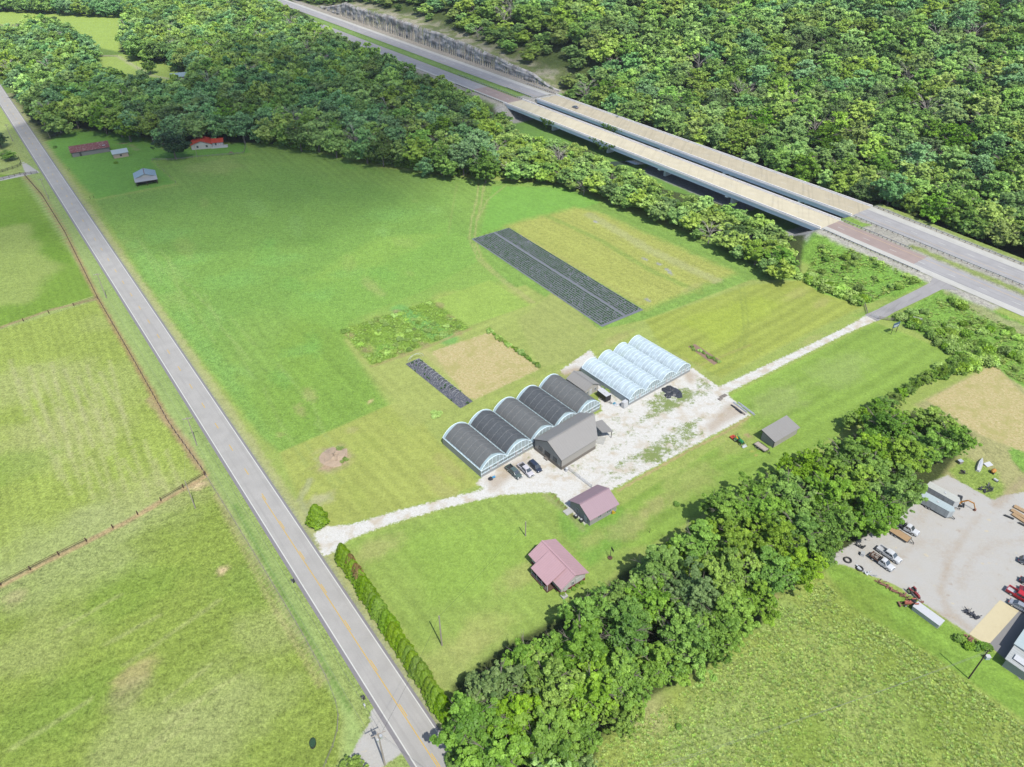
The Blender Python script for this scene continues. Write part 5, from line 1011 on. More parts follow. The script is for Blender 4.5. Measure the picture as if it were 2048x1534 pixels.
def greenhouse(label, x, y, rz, w, L, gz, top, film, cloth, group, hoops, sides=(False, False), cg=(.8, 1.0), peak=.5):
    t = thing('greenhouse', label, 'greenhouse', (x, y, 0), rz, group); pr = gh_profile(w, gz, top); ys = [L * i / 12 for i in range(13)]
    sheet(pr, ys, 'cover', film, t)
    for i in range(hoops + 1):
        yy = L * i / hoops; m = MB(); m.tube([(a, yy, b + .015) for a, b in pr], .035 if 0 < i < hoops else .07, 5); m.tube([(pr[0][0], yy, 0), (pr[0][0], yy, gz)], .04, 5); m.tube([(pr[-1][0] - .05, yy, 0), (pr[-1][0] - .05, yy, gz)], .04, 5); m.build('hoop', M['hoop'], t)
    if cloth:
        n = len(pr); c2 = [(a + (.0), b + .10 + peak * max(0, 1 - abs(a - w / 2) / (w * .22)) ) for a, b in [(pr[0][0] + .2, np.interp(.2, [q[0] for q in pr], [q[1] for q in pr]))] + pr[1:-1] + [(pr[-1][0] - .2, np.interp(.2, [q[0] for q in pr], [q[1] for q in pr]))]]; c2 = [(pr[0][0] + .08, pr[0][1] + .25)] + c2 + [(pr[-1][0] - .08, pr[-1][1] + .25)] if False else c2
        ysc = [cg[0] + (L - cg[0] - cg[1]) * i / 14 for i in range(15)]; k = len(c2); V = []
        for j, yy in enumerate(ysc):
            for a, b in c2: V.append((a, yy, b + (.04 if j % 2 else -.02)))
        F = [(j * k + i, j * k + i + 1, (j + 1) * k + i + 1, (j + 1) * k + i) for j in range(14) for i in range(k - 1)]; so_ = MB().add(V, F).build('shade_cloth', cloth, t, True)
        for j in range(0, 15, 2): MB().tube([(a, ysc[j], b + .05) for a, b in c2], .03, 4).build('seam', mat('cloth_seam', C(150, 150, 150), .8) if 'seam' not in M else M['seam'], so_)
    m = MB(); m.box((w / 2, L / 2, gz + .02), (w, L, .02)) if False else None
    m.box((.06, L / 2, gz), (.16, L, .14)); m.build('gutter', M['hoop'], t)
    for yy, nm in ((.02, 'front_wall'), (L - .02, 'rear_wall')):
        pp = [(a, b - .02) for a, b in pr]; v = [(pr[0][0], yy, 1.0)] + [(a, yy, b) for a, b in pp] + [(pr[-1][0], yy, 1.0)]; wo = MB().add(v, [tuple(range(len(v)))]).build(nm, M['endfilm'], t)
        f = MB(); s_ = -.06 if yy < 1 else .06
        for a in np.linspace(0, w, 8)[1:-1]:
            zt = np.interp(a, [q[0] for q in pr], [q[1] for q in pr]); f.box((a, yy + s_ * .5, zt / 2), (.07, .06, zt))
        f.box((w / 2, yy + s_ * .5, gz), (w, .06, .08)); f.box((w / 2, yy + s_ * .5, 1.02), (w, .06, .08)); f.build('frame', M['hoop'], wo)
        if yy < 1:
            for a in (w * .36, w * .64): MB().box((a, yy - .08, 1.75), (.8, .06, 1.3)).build('vent', M['white'], wo)
    MB().box((w / 2, -.02, .45), (w, .05, 1.1)).build('base_panel', M['ghbase'], t)
    if cloth: MB().bar((0, -.1, gz - .55), (w, -.1, gz - .55), .07, .07).build('roll_bar', M['black'], t)
    if sides[0]: MB().box((-.03, L / 2, gz / 2 - .1), (.05, L, gz + .1)).build('side_curtain', M['ghbase'] if cloth else M['endfilm'], t)
    if sides[1]: MB().box((w + .03, L / 2, gz / 2 - .1), (.05, L, gz + .1)).build('side_curtain', M['ghbase'] if cloth else M['endfilm'], t)
    return t
M['seam'] = mat('cloth_seam', C(176, 180, 182), .8)
gx, gy, ga = -8.4, 139.6, R(40.0)
lab = ['shade clothed greenhouse at the row end nearest the road, behind the green pickup', 'second shade clothed greenhouse from the road, behind the white pickup', 'middle one of the five shade clothed greenhouses, meeting the grey barn', 'fourth shade clothed greenhouse from the road, mostly behind the grey barn', 'shade clothed greenhouse at the far row end, beside the small grey shed']
for i in range(5): greenhouse(lab[i], gx + math.cos(ga) * 9.2 * i, gy + math.sin(ga) * 9.2 * i, ga, 9.2, 17.9, 2.4, 5.1, M['film'], M['shade'] if i % 2 == 0 else M['shade2'], 'five greenhouses under dark shade cloth', 12, (i == 0, i == 4))
gx, gy, ga = 36.1, 171.1, R(38.6)
lab = ['clear film greenhouse at the left end of its row, next to the black trailer', 'second clear film greenhouse from the black trailer', 'third clear film greenhouse from the black trailer', 'clear film greenhouse at the right end of its row, toward the highway drive']
M['bench'] = mat('potting_bench', C(150, 148, 142), .9, var=.3)
for i in range(4):
    t = greenhouse(lab[i], gx + math.cos(ga) * 7.15 * i, gy + math.sin(ga) * 7.15 * i, ga, 7.15, 21.4, 2.3, 4.5, M['clear'], None, 'four clear film greenhouses', 14, (i == 0, i == 3))
    for x in (1.4, 3.6, 5.8): MB().box((x, 10.5, .75), (1.3, 17, .08)).build('bench', M['bench'], t)
# ================================================================ VEHICLES AND MACHINES
def paint_mat(n, col): return mat(n, col, .28, var=.03, spec=.6)
M['car_glass'] = mat('tinted_glass', (.025, .03, .034), .06, spec=.9, var=.1); M['lamp_w'] = mat('headlamp_lens', (.6, .6, .58), .15, spec=.8); M['lamp_r'] = mat('tail_lamp_lens', (.35, .02, .02), .2, spec=.8)
def wheel(parent, x, y, r=.38, w=.26, rim=True):
    o = MB().cyl((x, y, r), r, w, 'Y', 18).build('wheel', M['tyre'], parent)
    if rim: MB().cyl((x, y + (.5 * w + .005) * (1 if y > 0 else -1), r), r * .6, .02, 'Y', 12).build('rim', M['rim'], o)
    return o
def on(a, b, up=.7):                            # placement from rear and front picture points
    A = P(*a, up); B = P(*b, up); d = B - A; c = (A + B) / 2; return (c[0], c[1], tz(c[0], c[1]) + .02), math.atan2(d[1], d[0]), float(np.linalg.norm(d[:2]))
def pickup(label, a, b, pm, bed='liner', load=None, crew=True, group=None, Ls=None):
    loc, rz, L = on(a, b); L = Ls or 5.7; t = thing('pickup_truck', label, 'pickup truck', loc, rz, group); h = L / 2; cf = h - 1.55; cr = cf - (2.35 if crew else 1.75); hw = .98
    m = MB(); m.loft([(h - .02, hw * .84, hw * .78, .42, .88), (h - .3, hw * .97, hw * .88, .36, 1.0), (cf + .1, hw, hw * .92, .36, 1.1), (cf - .2, hw, hw * .94, .36, 1.14), (cr, hw, hw * .94, .36, 1.14)]); m.build('body', pm, t, False)
    m = MB(); m.loft([(cf + .28, hw * .9, hw * .8, 1.05, 1.16), (cf - .42, hw * .9, hw * .74, 1.05, 1.80), (cf - 1.0, hw * .9, hw * .74, 1.05, 1.86), (cr + .3, hw * .9, hw * .74, 1.05, 1.83), (cr + .05, hw * .9, hw * .8, 1.05, 1.2)]); cab = m.build('cab', pm, t)
    g_ = MB(); g_.add([(cf + .29, -hw * .78, 1.15), (cf + .29, hw * .78, 1.15), (cf - .38, hw * .64, 1.78), (cf - .38, -hw * .64, 1.78)], [(0, 1, 2, 3)]); g_.v = [(x + .02, y, z + .02) for x, y, z in g_.v]; g_.build('windshield', M['car_glass'], cab)
    g_ = MB(); g_.add([(cr + .03, hw * .7, 1.2), (cr + .03, -hw * .7, 1.2), (cr + .27, -hw * .6, 1.76), (cr + .27, hw * .6, 1.76)], [(0, 1, 2, 3)]); g_.v = [(x - .02, y, z + .01) for x, y, z in g_.v]; g_.build('rear_window', M['car_glass'], cab)
    for s_ in (1, -1):
        g_ = MB(); x0, x1 = cr + .3, cf - .05; xs = [x0, (x0 + x1) / 2 - .04, (x0 + x1) / 2 + .04, x1]
        for a_, b_ in ((xs[0], xs[1]), (xs[2], xs[3])): g_.add([(a_, s_ * (hw * .885), 1.2), (b_, s_ * (hw * .885), 1.2), (min(b_, cf - .45), s_ * hw * .77, 1.70), (a_ + .05, s_ * hw * .77, 1.70)], [(0, 1, 2, 3)])
        g_.v = [(x, y + s_ * .025, z) for x, y, z in g_.v]; g_.build('side_window', M['car_glass'], cab)
        MB().box((cf - .1, s_ * (hw + .1), 1.2), (.12, .22, .18)).build('mirror', M['black'], t); MB().box((h - .06, s_ * hw * .68, .84), (.1, .3, .18)).build('headlight', M['lamp_w'], t)
    if bed == 'flat':
        MB().box(((cr - h) / 2, 0, .98), (cr + h - .1, 2.05, .1)).build('flat_bed', M['black'] if load != 'junk' else M['wood_brown'], t); MB().box((cr - .12, 0, 1.35), (.1, 1.7, .75)).build('headache_rack', M['black'], t); MB().box((-.4, 0, .62), (L - 1, .8, .16)).build('chassis', M['black'], t)
    else:
        bl = cr + h; m = MB(); bx = -h + bl / 2
        m.box((bx, hw - .07, .8), (bl, .14, .72)); m.box((bx, -hw + .07, .8), (bl, .14, .72)); m.box((-h + .05, 0, .8), (.1, hw * 2 - .28, .7)); m.box((bx, 0, .5), (bl - .1, hw * 2 - .28, .1)); m.box((cr - .03, 0, .85), (.08, hw * 2 - .28, .6)); bo = m.build('bed', pm, t)
        MB().box((bx, 0, .6), (bl - .22, hw * 2 - .3, .06)).build('bed_liner', M['black'] if bed == 'liner' else M['steel'], bo)
        for s_ in (1, -1): MB().box((-h - .02, s_ * (hw - .12), .85), (.06, .14, .3)).build('tail_light', M['lamp_r'], t)
    if load == 'junk':
        j = MB(); q = random.Random(5)
        for k in range(16): j.box((q.uniform(-h + .3, cr - .4), q.uniform(-.7, .7), q.uniform(.95, 1.3)), (q.uniform(.2, 1.0), q.uniform(.08, .4), q.uniform(.05, .2)), q.uniform(0, 3))
        tag(j.build('scrap_wood', M['wood_grey']), 'pale scrap boards lying on the flat bed of the nearest white truck', 'scrap wood'); o = bpy.data.objects['scrap_wood']; o.matrix_world = Matrix.Translation(loc) @ Matrix.Rotation(rz, 4, 'Z')
    MB().box((h + .03, 0, .5), (.14, 1.75, .2)).build('bumper', M['rim'], t); MB().box((-h - .06, 0, .5), (.14, 1.7, .18)).build('bumper', M['rim'], t); MB().box((h - .0, 0, .74), (.06, 1.0, .22)).build('grille', M['black'], t)
    for x in (h - 1.0, -h + 1.2):
        for y in (.86, -.86): wheel(t, x, y, .4)
    return t
def car(label, a, b, pm, suv=False, group=None, L=4.7, clip=None):
    loc, rz, _ = on(a, b); t = thing('parked_car' if clip is None else clip, label, 'car', loc, rz, group); h = L / 2; hw = .92; top = 1.68 if suv else 1.42; bz = 1.0 if suv else .88
    m = MB(); m.loft([(h, hw * .8, hw * .74, .4, .72), (h - .35, hw * .97, hw * .86, .3, .84), (h - 1.15, hw, hw * .93, .3, bz), (-h + .9, hw, hw * .93, .3, bz + .02), (-h + .15, hw * .95, hw * .86, .34, bz), (-h, hw * .85, hw * .8, .42, bz - .1)]); m.build('body', pm, t)
    c0 = h - 1.0; c3 = -h + (.12 if suv else .75); m = MB(); m.loft([(c0, hw * .88, hw * .82, bz - .1, bz + .02), (c0 - .75, hw * .88, hw * .7, bz - .1, top - .03), (c0 - 1.4, hw * .88, hw * .7, bz - .1, top), (c3 + (.35 if suv else .8), hw * .88, hw * .7, bz - .1, top - .04), (c3, hw * .88, hw * .78, bz - .1, bz + .05)]); cab = m.build('cabin', M['car_glass'], t)
    MB().slab([(c0 - .72, -hw * .66, top + .005), (c0 - .72, hw * .66, top + .005), (c3 + (.38 if suv else .82), hw * .66, top), (c3 + (.38 if suv else .82), -hw * .66, top)][::-1], -.03).build('roof', pm, t)
    p_ = MB()
    for s_ in (1, -1):
        for x0, x1 in ((c0 - .05, c0 - .72), (c0 - 1.5, c0 - 1.55), (c3 + .06, c3 + (.36 if suv else .8))): p_.bar((x0, s_ * hw * .86, bz), (x1, s_ * hw * .68, top), .07)
        MB().box((h - .12, s_ * hw * .62, .68), (.16, .34, .14)).build('headlight', M['lamp_w'], t); MB().box((-h + .02, s_ * hw * .66, .8), (.1, .3, .16)).build('tail_light', M['lamp_r'], t); MB().box((c0 - .35, s_ * (hw + .07), bz + .08), (.12, .18, .12)).build('mirror', pm, t)
    p_.build('pillars', pm, cab)
    for x in (h - .85, -h + .9):
        for y in (.8, -.8): wheel(t, x, y, .34, .22)
    return t
cg = lambda x, y: (860 + x / 5.1125, 720 + y / 5.1125)
pickup('dark green crew cab pickup nearest the greenhouses, left of the white one', cg(795, 1085), cg(922, 1200), paint_mat('dark_green_paint', C(104, 122, 118)), group='vehicles parked before the greenhouses')
pickup('white crew cab pickup parked between the green pickup and the dark suv', cg(915, 1060), cg(1048, 1185), paint_mat('white_car_paint', C(238, 234, 240)), group='vehicles parked before the greenhouses')
car('dark navy suv parked nearest the grey barn door', cg(1030, 1040), cg(1125, 1130), paint_mat('navy_paint', C(60, 70, 92)), True, 'vehicles parked before the greenhouses', 4.8)
cy = lambda x, y: (1748 + x / 5.1133, 920 + y / 5.1133); wp = paint_mat('white_truck_paint', C(240, 242, 244))
pickup('white pickup with an open bed, farther one of the close pair', cy(50, 895), cy(262, 1035), wp, 'steel', group='white trucks in the yard'); pickup('white pickup with a flat bed carrying scrap boards, nearer one of the pair', cy(-25, 965), cy(185, 1110), wp, 'flat', 'junk', crew=False, group='white trucks in the yard', Ls=5.9)
pickup('white pickup with a black flat bed beside the wooden trailer under the trees', cy(240, 640), cy(425, 740), wp, 'flat', crew=False, group='white trucks in the yard', Ls=5.9)
pickup('bright red pickup cut off by the right edge', cy(1400, 1330), cy(1600, 1450), paint_mat('red_paint', C(226, 40, 52)), 'steel'); car('silver grey car with dark glass behind the red pickup', cy(1400, 1440), cy(1600, 1550), paint_mat('silver_paint', C(176, 182, 192)), False, None, 4.6)
car('dark grey car high on the right edge of the yard', cy(1490, 1010), cy(1700, 1100), paint_mat('dark_grey_paint', C(120, 126, 136)), True, None, 4.6); car('dark red car just above the red pickup', cy(1510, 1310), cy(1700, 1390), paint_mat('dark_red_paint', C(150, 36, 44)), False, None, 4.6); car('black car at the right edge between the grey and red ones', cy(1520, 1220), cy(1700, 1300), paint_mat('black_car_paint', C(56, 58, 64)), False, None, 4.6)
t = car('grey car driving onto the farther bridge', (1172, 214), (1150, 206), paint_mat('grey_car_paint', C(150, 156, 166)), False, None, 4.7, 'car'); x_, y_ = xy(s_at(1160, 212, 7.6), 30.2); t.location = (x_, y_, 7.03); t.rotation_euler = (0, 0, HDIR)
# ---- trailers
def box_trailer(label, a, b, W_, Hh, body, roof, L=None, group=None, nose=True, rack=False):
    loc, rz, l = on(a, b, .6); L = L or l; t = thing('enclosed_trailer', label, 'trailer', loc, rz, group); h = L / 2; w = W_ / 2
    ol = [(-h, -w), (h, -w), (h + .8, 0), (h, w), (-h, w)] if nose else [(-h, -w), (h, -w), (h, w), (-h, w)]
    MB().prism(ol, .45, Hh).build('body', body, t); MB().prism([(x * 1.004, y * 1.01) for x, y in ol], Hh, Hh + .06).build('roof', roof, t); MB().box((h * .2, 0, Hh + .12), (.5, .5, .14)).build('roof_vent', M['white'], t)
    MB().box((-h - .02, 0, (Hh + .5) / 2), (.05, W_ * .9, Hh - .7)).build('rear_door', M['steel'], t); MB().box((h * .45, -w - .02, 1.2), (.8, .04, 1.5)).build('side_door', body, t)
    for x in (-.5, .35):
        for y in (w - .05, -w + .05): wheel(t, x - .3, y + (.12 if y > 0 else -.12), .34, .2)
    q = MB(); q.bar((h, w * .6, .5), (h + 1.6, 0, .5), .1); q.bar((h, -w * .6, .5), (h + 1.6, 0, .5), .1); q.box((h + 1.5, 0, .35), (.1, .1, .6)); q.build('tongue', M['black'], t); return t
cb = lambda x, y: (1180 + x / 15.34, 740 + y / 15.34)
box_trailer('black enclosed trailer with a white roof between shed and clear greenhouse', cb(290, 720), cb(560, 930), 2.1, 2.4, mat('dark_trailer_side', C(62, 64, 70), .4), M['white'], 4.2, nose=False)
cw = lambda x, y: (1700 + x / 9.59, 920 + y / 9.59)
box_trailer('white enclosed trailer nearer the camera of the two side by side', cw(1380, 770), cw(1760, 980), 2.5, 2.6, mat('trailer_white', C(214, 222, 224), .35, ribs=(0, 1.2, .85)), M['whiteroof'], 8.6, 'two white enclosed trailers'); box_trailer('white enclosed trailer farther back, nosing toward the excavator', cw(1560, 620), cw(1880, 800), 2.5, 2.6, mat('trailer_white_b', C(226, 230, 230), .35, ribs=(0, 1.2, .85)), mat('cream_roof', C(222, 224, 216), .5), 7.6, 'two white enclosed trailers')
def flat_trailer(label, a, b, W_, deck, L=None, rails=False, z=.62):
    loc, rz, l = on(a, b, .6); L = L or l; t = thing('flatbed_trailer', label, 'trailer', loc, rz); h = L / 2; w = W_ / 2; q = MB()
    for y in (w, -w): q.box((0, y, z - .02), (L, .09, .16))
    q.box((h, 0, z - .02), (.09, W_, .16)); q.box((-h, 0, z - .02), (.09, W_, .16))
    if rails:
        for y in (w, -w): q.box((0, y, z + .32), (L, .05, .05)); [q.box((x, y, z + .15), (.05, .05, .35)) for x in np.linspace(-h, h, 5)]
    q.build('frame', M['black'], t); d = MB(); nb = int(W_ / .2)
    for i in range(nb): d.box((0, -w + .1 + i * (W_ - .1) / nb + .04, z + .03), (L - .12, (W_ - .1) / nb - .015, .05))
    d.build('deck', deck, t)
    for x in (-.75, .1):
        for y in (w + .14, -w - .14): wheel(t, x - .2, y, .32, .2)
    q = MB(); q.bar((h, w * .6, z - .05), (h + 1.2, 0, z - .1), .1); q.bar((h, -w * .6, z - .05), (h + 1.2, 0, z - .1), .1); q.box((h + 1.15, 0, .3), (.1, .1, .55)); q.build('tongue', M['black'], t); return t
M['newwood'] = mat('tan_deck_boards', C(206, 172, 128), .8, var=.15, scale=3); M['palewood'] = mat('pale_deck_boards', C(212, 200, 184), .8, var=.1, scale=3)
ce = lambda x, y: (1400 + x / 8.52, 760 + y / 8.52)
flat_trailer('small black flatbed trailer with a pale deck beside the lone shed', ce(960, 1075), ce(1130, 1195), 1.9, M['palewood'], 4.0, True); flat_trailer('long wooden decked trailer next to a white flat bed truck', cy(165, 695), cy(340, 805), 2.3, M['newwood'], 5.6)
# ---- green compact tractor with loader and orange mower
loc, rz, l = on(ce(575, 970), ce(745, 1100), .6); t = thing('tractor', 'green compact tractor with front loader on the lawn', 'tractor', loc, rz); gp = paint_mat('tractor_green', C(46, 150, 84)); yp = paint_mat('tractor_yellow', C(236, 206, 60)); op = paint_mat('implement_orange', C(232, 84, 46))
m = MB(); m.loft([(1.5, .3, .26, .75, 1.15), (1.3, .36, .3, .65, 1.3), (.2, .38, .34, .65, 1.38), (.1, .38, .34, .65, 1.2)]); m.build('hood', gp, t); MB().box((-.35, 0, .7), (1.5, .5, .4)).build('chassis', M['black'], t)
for y in (.62, -.62): MB().extr([(-1.3, .95), (-.3, .95), (-.35, 1.15), (-.8, 1.3), (-1.25, 1.15)], y - .18, y + .18).build('fender', gp, t); wheel(t, -.8, y, .62, .34); wheel(t, 1.1, y * .95, .38, .24)
MB().loft([(-.95, .25, .22, 1.0, 1.55), (-.8, .26, .24, 1.0, 1.2), (-.4, .26, .24, 1.0, 1.15)]).build('seat', yp, t); q = MB()
for y in (.5, -.5): q.bar((-1.1, y, 1.0), (-1.15, y, 2.3), .07)
q.bar((-1.15, -.5, 2.3), (-1.15, .5, 2.3), .07); q.build('roll_bar', M['black'], t); q = MB(); q.tube([(-.1, .18 * math.cos(a), 1.45 + .18 * math.sin(a)) for a in np.linspace(0, 6.28, 13)], .02, 4); q.build('steering_wheel', M['black'], t)
q = MB()
for y in (.5, -.5): q.bar((.2, y, 1.2), (1.4, y, 1.05), .1); q.bar((1.4, y, 1.05), (2.2, y, .35), .1)
q.build('loader_arm', gp, t); MB().extr([(2.05, .1), (2.7, .06), (2.72, .12), (2.2, .2), (2.15, .62), (2.05, .62)], -.8, .8).build('bucket', M['steel'], t)
m = MB(); m.box((-2.1, 0, .4), (1.2, 1.6, .28)); m.bar((-1.4, 0, .6), (-2.2, 0, .9), .16); m.box((-2.7, 0, .35), (.3, 1.5, .25)); m.build('mower_deck', op, t)
# ---- excavator
cx = lambda x, y: (1880 + x / 9.59, 900 + y / 9.59); loc, rz, l = on(cx(215, 960), cx(440, 1030), .6); t = thing('excavator', 'orange mini excavator with its boom stretched beside the white trailers', 'excavator', loc, rz); ep = paint_mat('excavator_orange', C(228, 156, 52))
for y in (.85, -.85):
    o = MB().extr([(-1.2, .15), (-.95, 0), (1.1, 0), (1.35, .2), (1.3, .5), (1.05, .65), (-.95, .65), (-1.25, .45)], y - .2, y + .2).build('track', M['tyre'], t)
MB().box((0, 0, .6), (1.2, 1.3, .3)).build('undercarriage', M['black'], t); MB().loft([(-1.2, .7, .6, .8, 1.5), (-.8, .85, .8, .78, 1.6), (.5, .85, .8, .78, 1.2), (.7, .8, .7, .78, 1.0)]).build('body', ep, t)
o = MB().loft([(-.4, .42, .36, 1.2, 2.3), (.6, .42, .36, 1.0, 2.35), (.75, .42, .36, 1.0, 2.2)]).build('cab', M['car_glass'], t); o.location = (0, .38, 0); MB().box((.12, .38, 2.38), (1.15, .85, .07)).build('cab_roof', M['black'], t)
m = MB(); m.bar((.7, -.2, 1.1), (2.0, -.2, 2.3), .24, .3); m.bar((2.0, -.2, 2.3), (3.4, -.2, 2.0), .2, .26); m.build('boom', ep, t); m = MB(); m.bar((3.4, -.2, 2.1), (4.2, -.5, .6), .18, .22); m.build('arm', ep, t)
MB().extr([(3.9, .1), (4.4, .0), (4.55, .5), (4.2, .62), (4.1, .3)], -.85, -.2).build('bucket', M['rust'], t); m = MB(); m.bar((1.3, 0, .3), (1.7, 0, .3), .1, .1); m.box((1.75, 0, .28), (.1, 1.8, .4)); m.build('blade', M['black'], t)
# ---- old red tractors
def old_tractor(label, a, b, col, s=1.0):
    loc, rz, l = on(a, b, .5); t = thing('tractor', label, 'tractor', loc, rz); rp_ = mat('faded_red', col, .6, var=.2, dirt=(.08, .04, .02)); t.scale = (s,) * 3
    MB().loft([(1.5, .25, .22, .7, 1.2), (1.3, .28, .25, .6, 1.3), (.1, .3, .27, .6, 1.3)]).build('hood', rp_, t); MB().box((-.4, 0, .7), (1.3, .4, .35)).build('chassis', M['rust'], t)
    for y in (.65, -.65): wheel(t, -.75, y, .66, .3); wheel(t, 1.2, y * .7, .34, .18); MB().box((-.75, y, 1.4), (.9, .3, .06)).build('fender', rp_, t)
    MB().box((-.75, 0, 1.15), (.4, .5, .12)).build('seat', M['black'], t); q = MB(); q.bar((.0, 0, 1.2), (-.25, 0, 1.5), .04); q.bar((.7, .1, 1.3), (.7, .1, 1.9), .06); q.build('stack', M['black'], t)
    m = MB(); m.bar((1.5, .3, .5), (2.3, .3, .3), .08); m.bar((1.5, -.3, .5), (2.3, -.3, .3), .08); m.box((2.4, 0, .3), (.3, 1.2, .4)); m.build('implement', M['rust'], t); return t
old_tractor('old red tractor with a front implement on the gravel, nearer the trucks', cy(375, 1330), cy(440, 1400), C(176, 60, 66)); old_tractor('rusty orange red tractor right beside the long white tank', cy(410, 1470), cy(340, 1470), C(206, 120, 100), 1.05)
# ================================================================ FENCES, POLES, SMALL THINGS
def fence(name, label, px, step, post, rails, h=1.3, pm='wood_brown', w=.16, world=None, rail_from=None, rw=.03, rh=.12, cat='fence', rm_=None):
    pts = world if world is not None else [P(*q)[:2] for q in px]; pts = [np.array(p[:2]) for p in pts]
    L = [0]; 
    for i in range(len(pts) - 1): L.append(L[-1] + float(np.linalg.norm(pts[i + 1] - pts[i])))
    n = max(2, int(L[-1] / step)); n = min(n, 98); ds = np.linspace(0, L[-1], n + 1); at_ = lambda d: np.array([np.interp(d, L, [p[k] for p in pts]) for k in (0, 1)])
    o0 = at_(0); t = thing(name, label, cat, (o0[0], o0[1], 0)); Q = [at_(d) - o0 for d in ds]; Z = [tz(*(q + o0)) for q in Q]
    pb = MB().box((0, 0, h / 2), (w, w, h + .2)).build('post', M[pm], t); pb.location = (Q[0][0], Q[0][1], Z[0])
    for q, z in list(zip(Q, Z))[1:]: c = pb.copy(); COL.objects.link(c); c.parent = t; c.location = (q[0], q[1], z)
    for f in rails:
        m = MB()
        for i in range(n):
            if rail_from and not rail_from(i, n): continue
            m.bar((Q[i][0], Q[i][1], Z[i] + h * f), (Q[i + 1][0], Q[i + 1][1], Z[i + 1] + h * f), rw, rh)
        if m.v: m.build('rail', M[rm_ or pm], t)
    return t
M['wire'] = mat('fence_wire', C(150, 150, 146), .5, .5)
fence('pasture_fence', 'long brown post fence along the left side of the country road', FENCE, 2.75, 'post', (.9, .55, .25), 1.35, rw=.03, rh=.03, rm_='wire')
fence('pasture_fence', 'brown post cross fence meeting the roadside fence above the big lower pasture', [(410, 951), (250, 1045), (100, 1120), (0, 1172), (-60, 1202)], 6.2, 'post', (.92, .6), 1.35, rail_from=lambda i, n: i < 2 or i > n - 5, rw=.05, rh=.12, w=.2)
fence('pasture_fence', 'brown post cross fence ending at the upper part of the roadside fence', [(196, 598), (150, 612), (66, 637), (0, 657), (-60, 676)], 7.5, 'post', (.92, .6), 1.35, rail_from=lambda i, n: i < 1, rw=.05, rh=.12, w=.2)
fence('wire_fence', 'thin grey wire fence following the lower roadside verge and curving at the corner', [(413, 954), (470, 1045), (540, 1160), (600, 1260), (655, 1360), (678, 1420), (675, 1475), (650, 1534), (640, 1560)], 3.0, 'post', (.9, .5), 1.2, 'wood_grey', .09, rw=.05, rh=.03)
fence('board_fence', 'dark board fence curving round the side drive at upper left', [(75, 347), (60, 349), (40, 350), (0, 361), (-40, 370)], 2.6, 'post', (.9, .6, .3), 1.4, 'trim', .14, rw=.05, rh=.14); fence('board_fence', 'dark board fence on the far side of the upper left drive', [(38, 316), (43, 328), (40, 333), (0, 346), (-40, 356)], 2.6, 'post', (.9, .6, .3), 1.4, 'trim', .14, rw=.05, rh=.14)
fence('board_fence', 'weathered grey fence in front of the red roofed house', [(305, 321), (345, 321), (400, 315), (488, 308), (492, 290)], 2.6, 'post', (.9, .55), 1.2, 'wood_grey', .12, rw=.04, rh=.14); fence('post_row', 'pale posts of the fence beside the lone pole barn', [(305, 322), (330, 345), (352, 366)], 9, 'post', (.8,), 1.1, 'wood_grey', .12, rw=.03, rh=.03)
fence('board_fence', 'small white plank fence beside the highway drive, leading to the blue sign', [(1757, 638), (1775, 641), (1790, 642)], 2.4, 'post', (.9, .6, .3), 1.2, 'wood_grey', .12, rw=.05, rh=.14); fence('board_fence', 'short mossy plank fence at the shrub end left of the drive gate', [(1727, 606), (1731, 618), (1734, 628)], 2.2, 'post', (.9, .6, .3), 1.2, 'wood_grey', .12, rw=.05, rh=.14)
fence('field_fence', 'grey rail fence crossing the far clearing beside its drive', [(186, 114), (215, 114), (236, 113)], 3, 'post', (.9, .6, .3), 1.2, 'wood_grey', .12, rw=.05, rh=.14)
t = fence('farm_gate', 'long grey pipe gate between the barn corner and the plum roofed garage', [(1137, 940), (1160, 958), (1183, 976)], 4.2, 'post', (.95, .75, .55, .35, .15), 1.25, 'steel', .1, rw=.05, rh=.05, cat='gate'); fence('farm_gate', 'closed pipe gate across the paved highway drive', [(1742, 632), (1757, 639)], 2.4, 'post', (.95, .7, .45, .2), 1.2, 'steel', .1, rw=.05, rh=.05, cat='gate')
# ---- poles and lines
M['poleW'] = mat('weathered_pole', C(196, 184, 172), .85, var=.15, scale=3); M['poleD'] = mat('dark_treated_pole', C(92, 76, 66), .85, var=.2, scale=3); M['cable'] = mat('power_cable', C(150, 150, 148), .6); M['cable_d'] = mat('dark_cable', C(60, 60, 62), .6)
TOPS = {}
def pole(key, label, px, h, m='poleW', arm=0.0, armang=0.0, transf=False, r=.15, lamp=False, name='utility_pole', z=None):
    b = P(*px); t = thing(name, label, 'pole' if name != 'utility_pole' else 'utility pole', (b[0], b[1], b[2])); MB().tube([(0, 0, -.3), (0, 0, h)], [r, r * .72], 8).build('shaft', M[m], t)
    if arm:
        c, s = math.cos(armang), math.sin(armang); o = MB().bar((-c * arm / 2, -s * arm / 2, h - .5), (c * arm / 2, s * arm / 2, h - .5), .14, .16).build('crossarm', M['poleW'], t); q = MB()
        for f in (-.46, -.2, .2, .46): q.cyl((c * arm * f, s * arm * f, h - .32), .06, .22, 'Z', 8)
        q.build('insulators', M['white'], o)
    if transf:
        for k in (-1, 1)[:1]: MB().cyl((.38, .12, h - 1.6), .28, .9, 'Z', 12).build('transformer', M['steel'], t)
        MB().cyl((-.1, -.42, h - 1.9), .22, .7, 'Z', 12).build('transformer', M['steel'], t)
    if lamp: o = MB().bar((0, 0, h - .3), (.9, -.3, h - .1), .06).build('lamp_arm', M['steel'], t); MB().box((1.0, -.33, h - .12), (.4, .25, .14)).build('lamp_head', M['steel'], o)
    TOPS[key] = (b[0], b[1], b[2] + h, armang, arm); return t
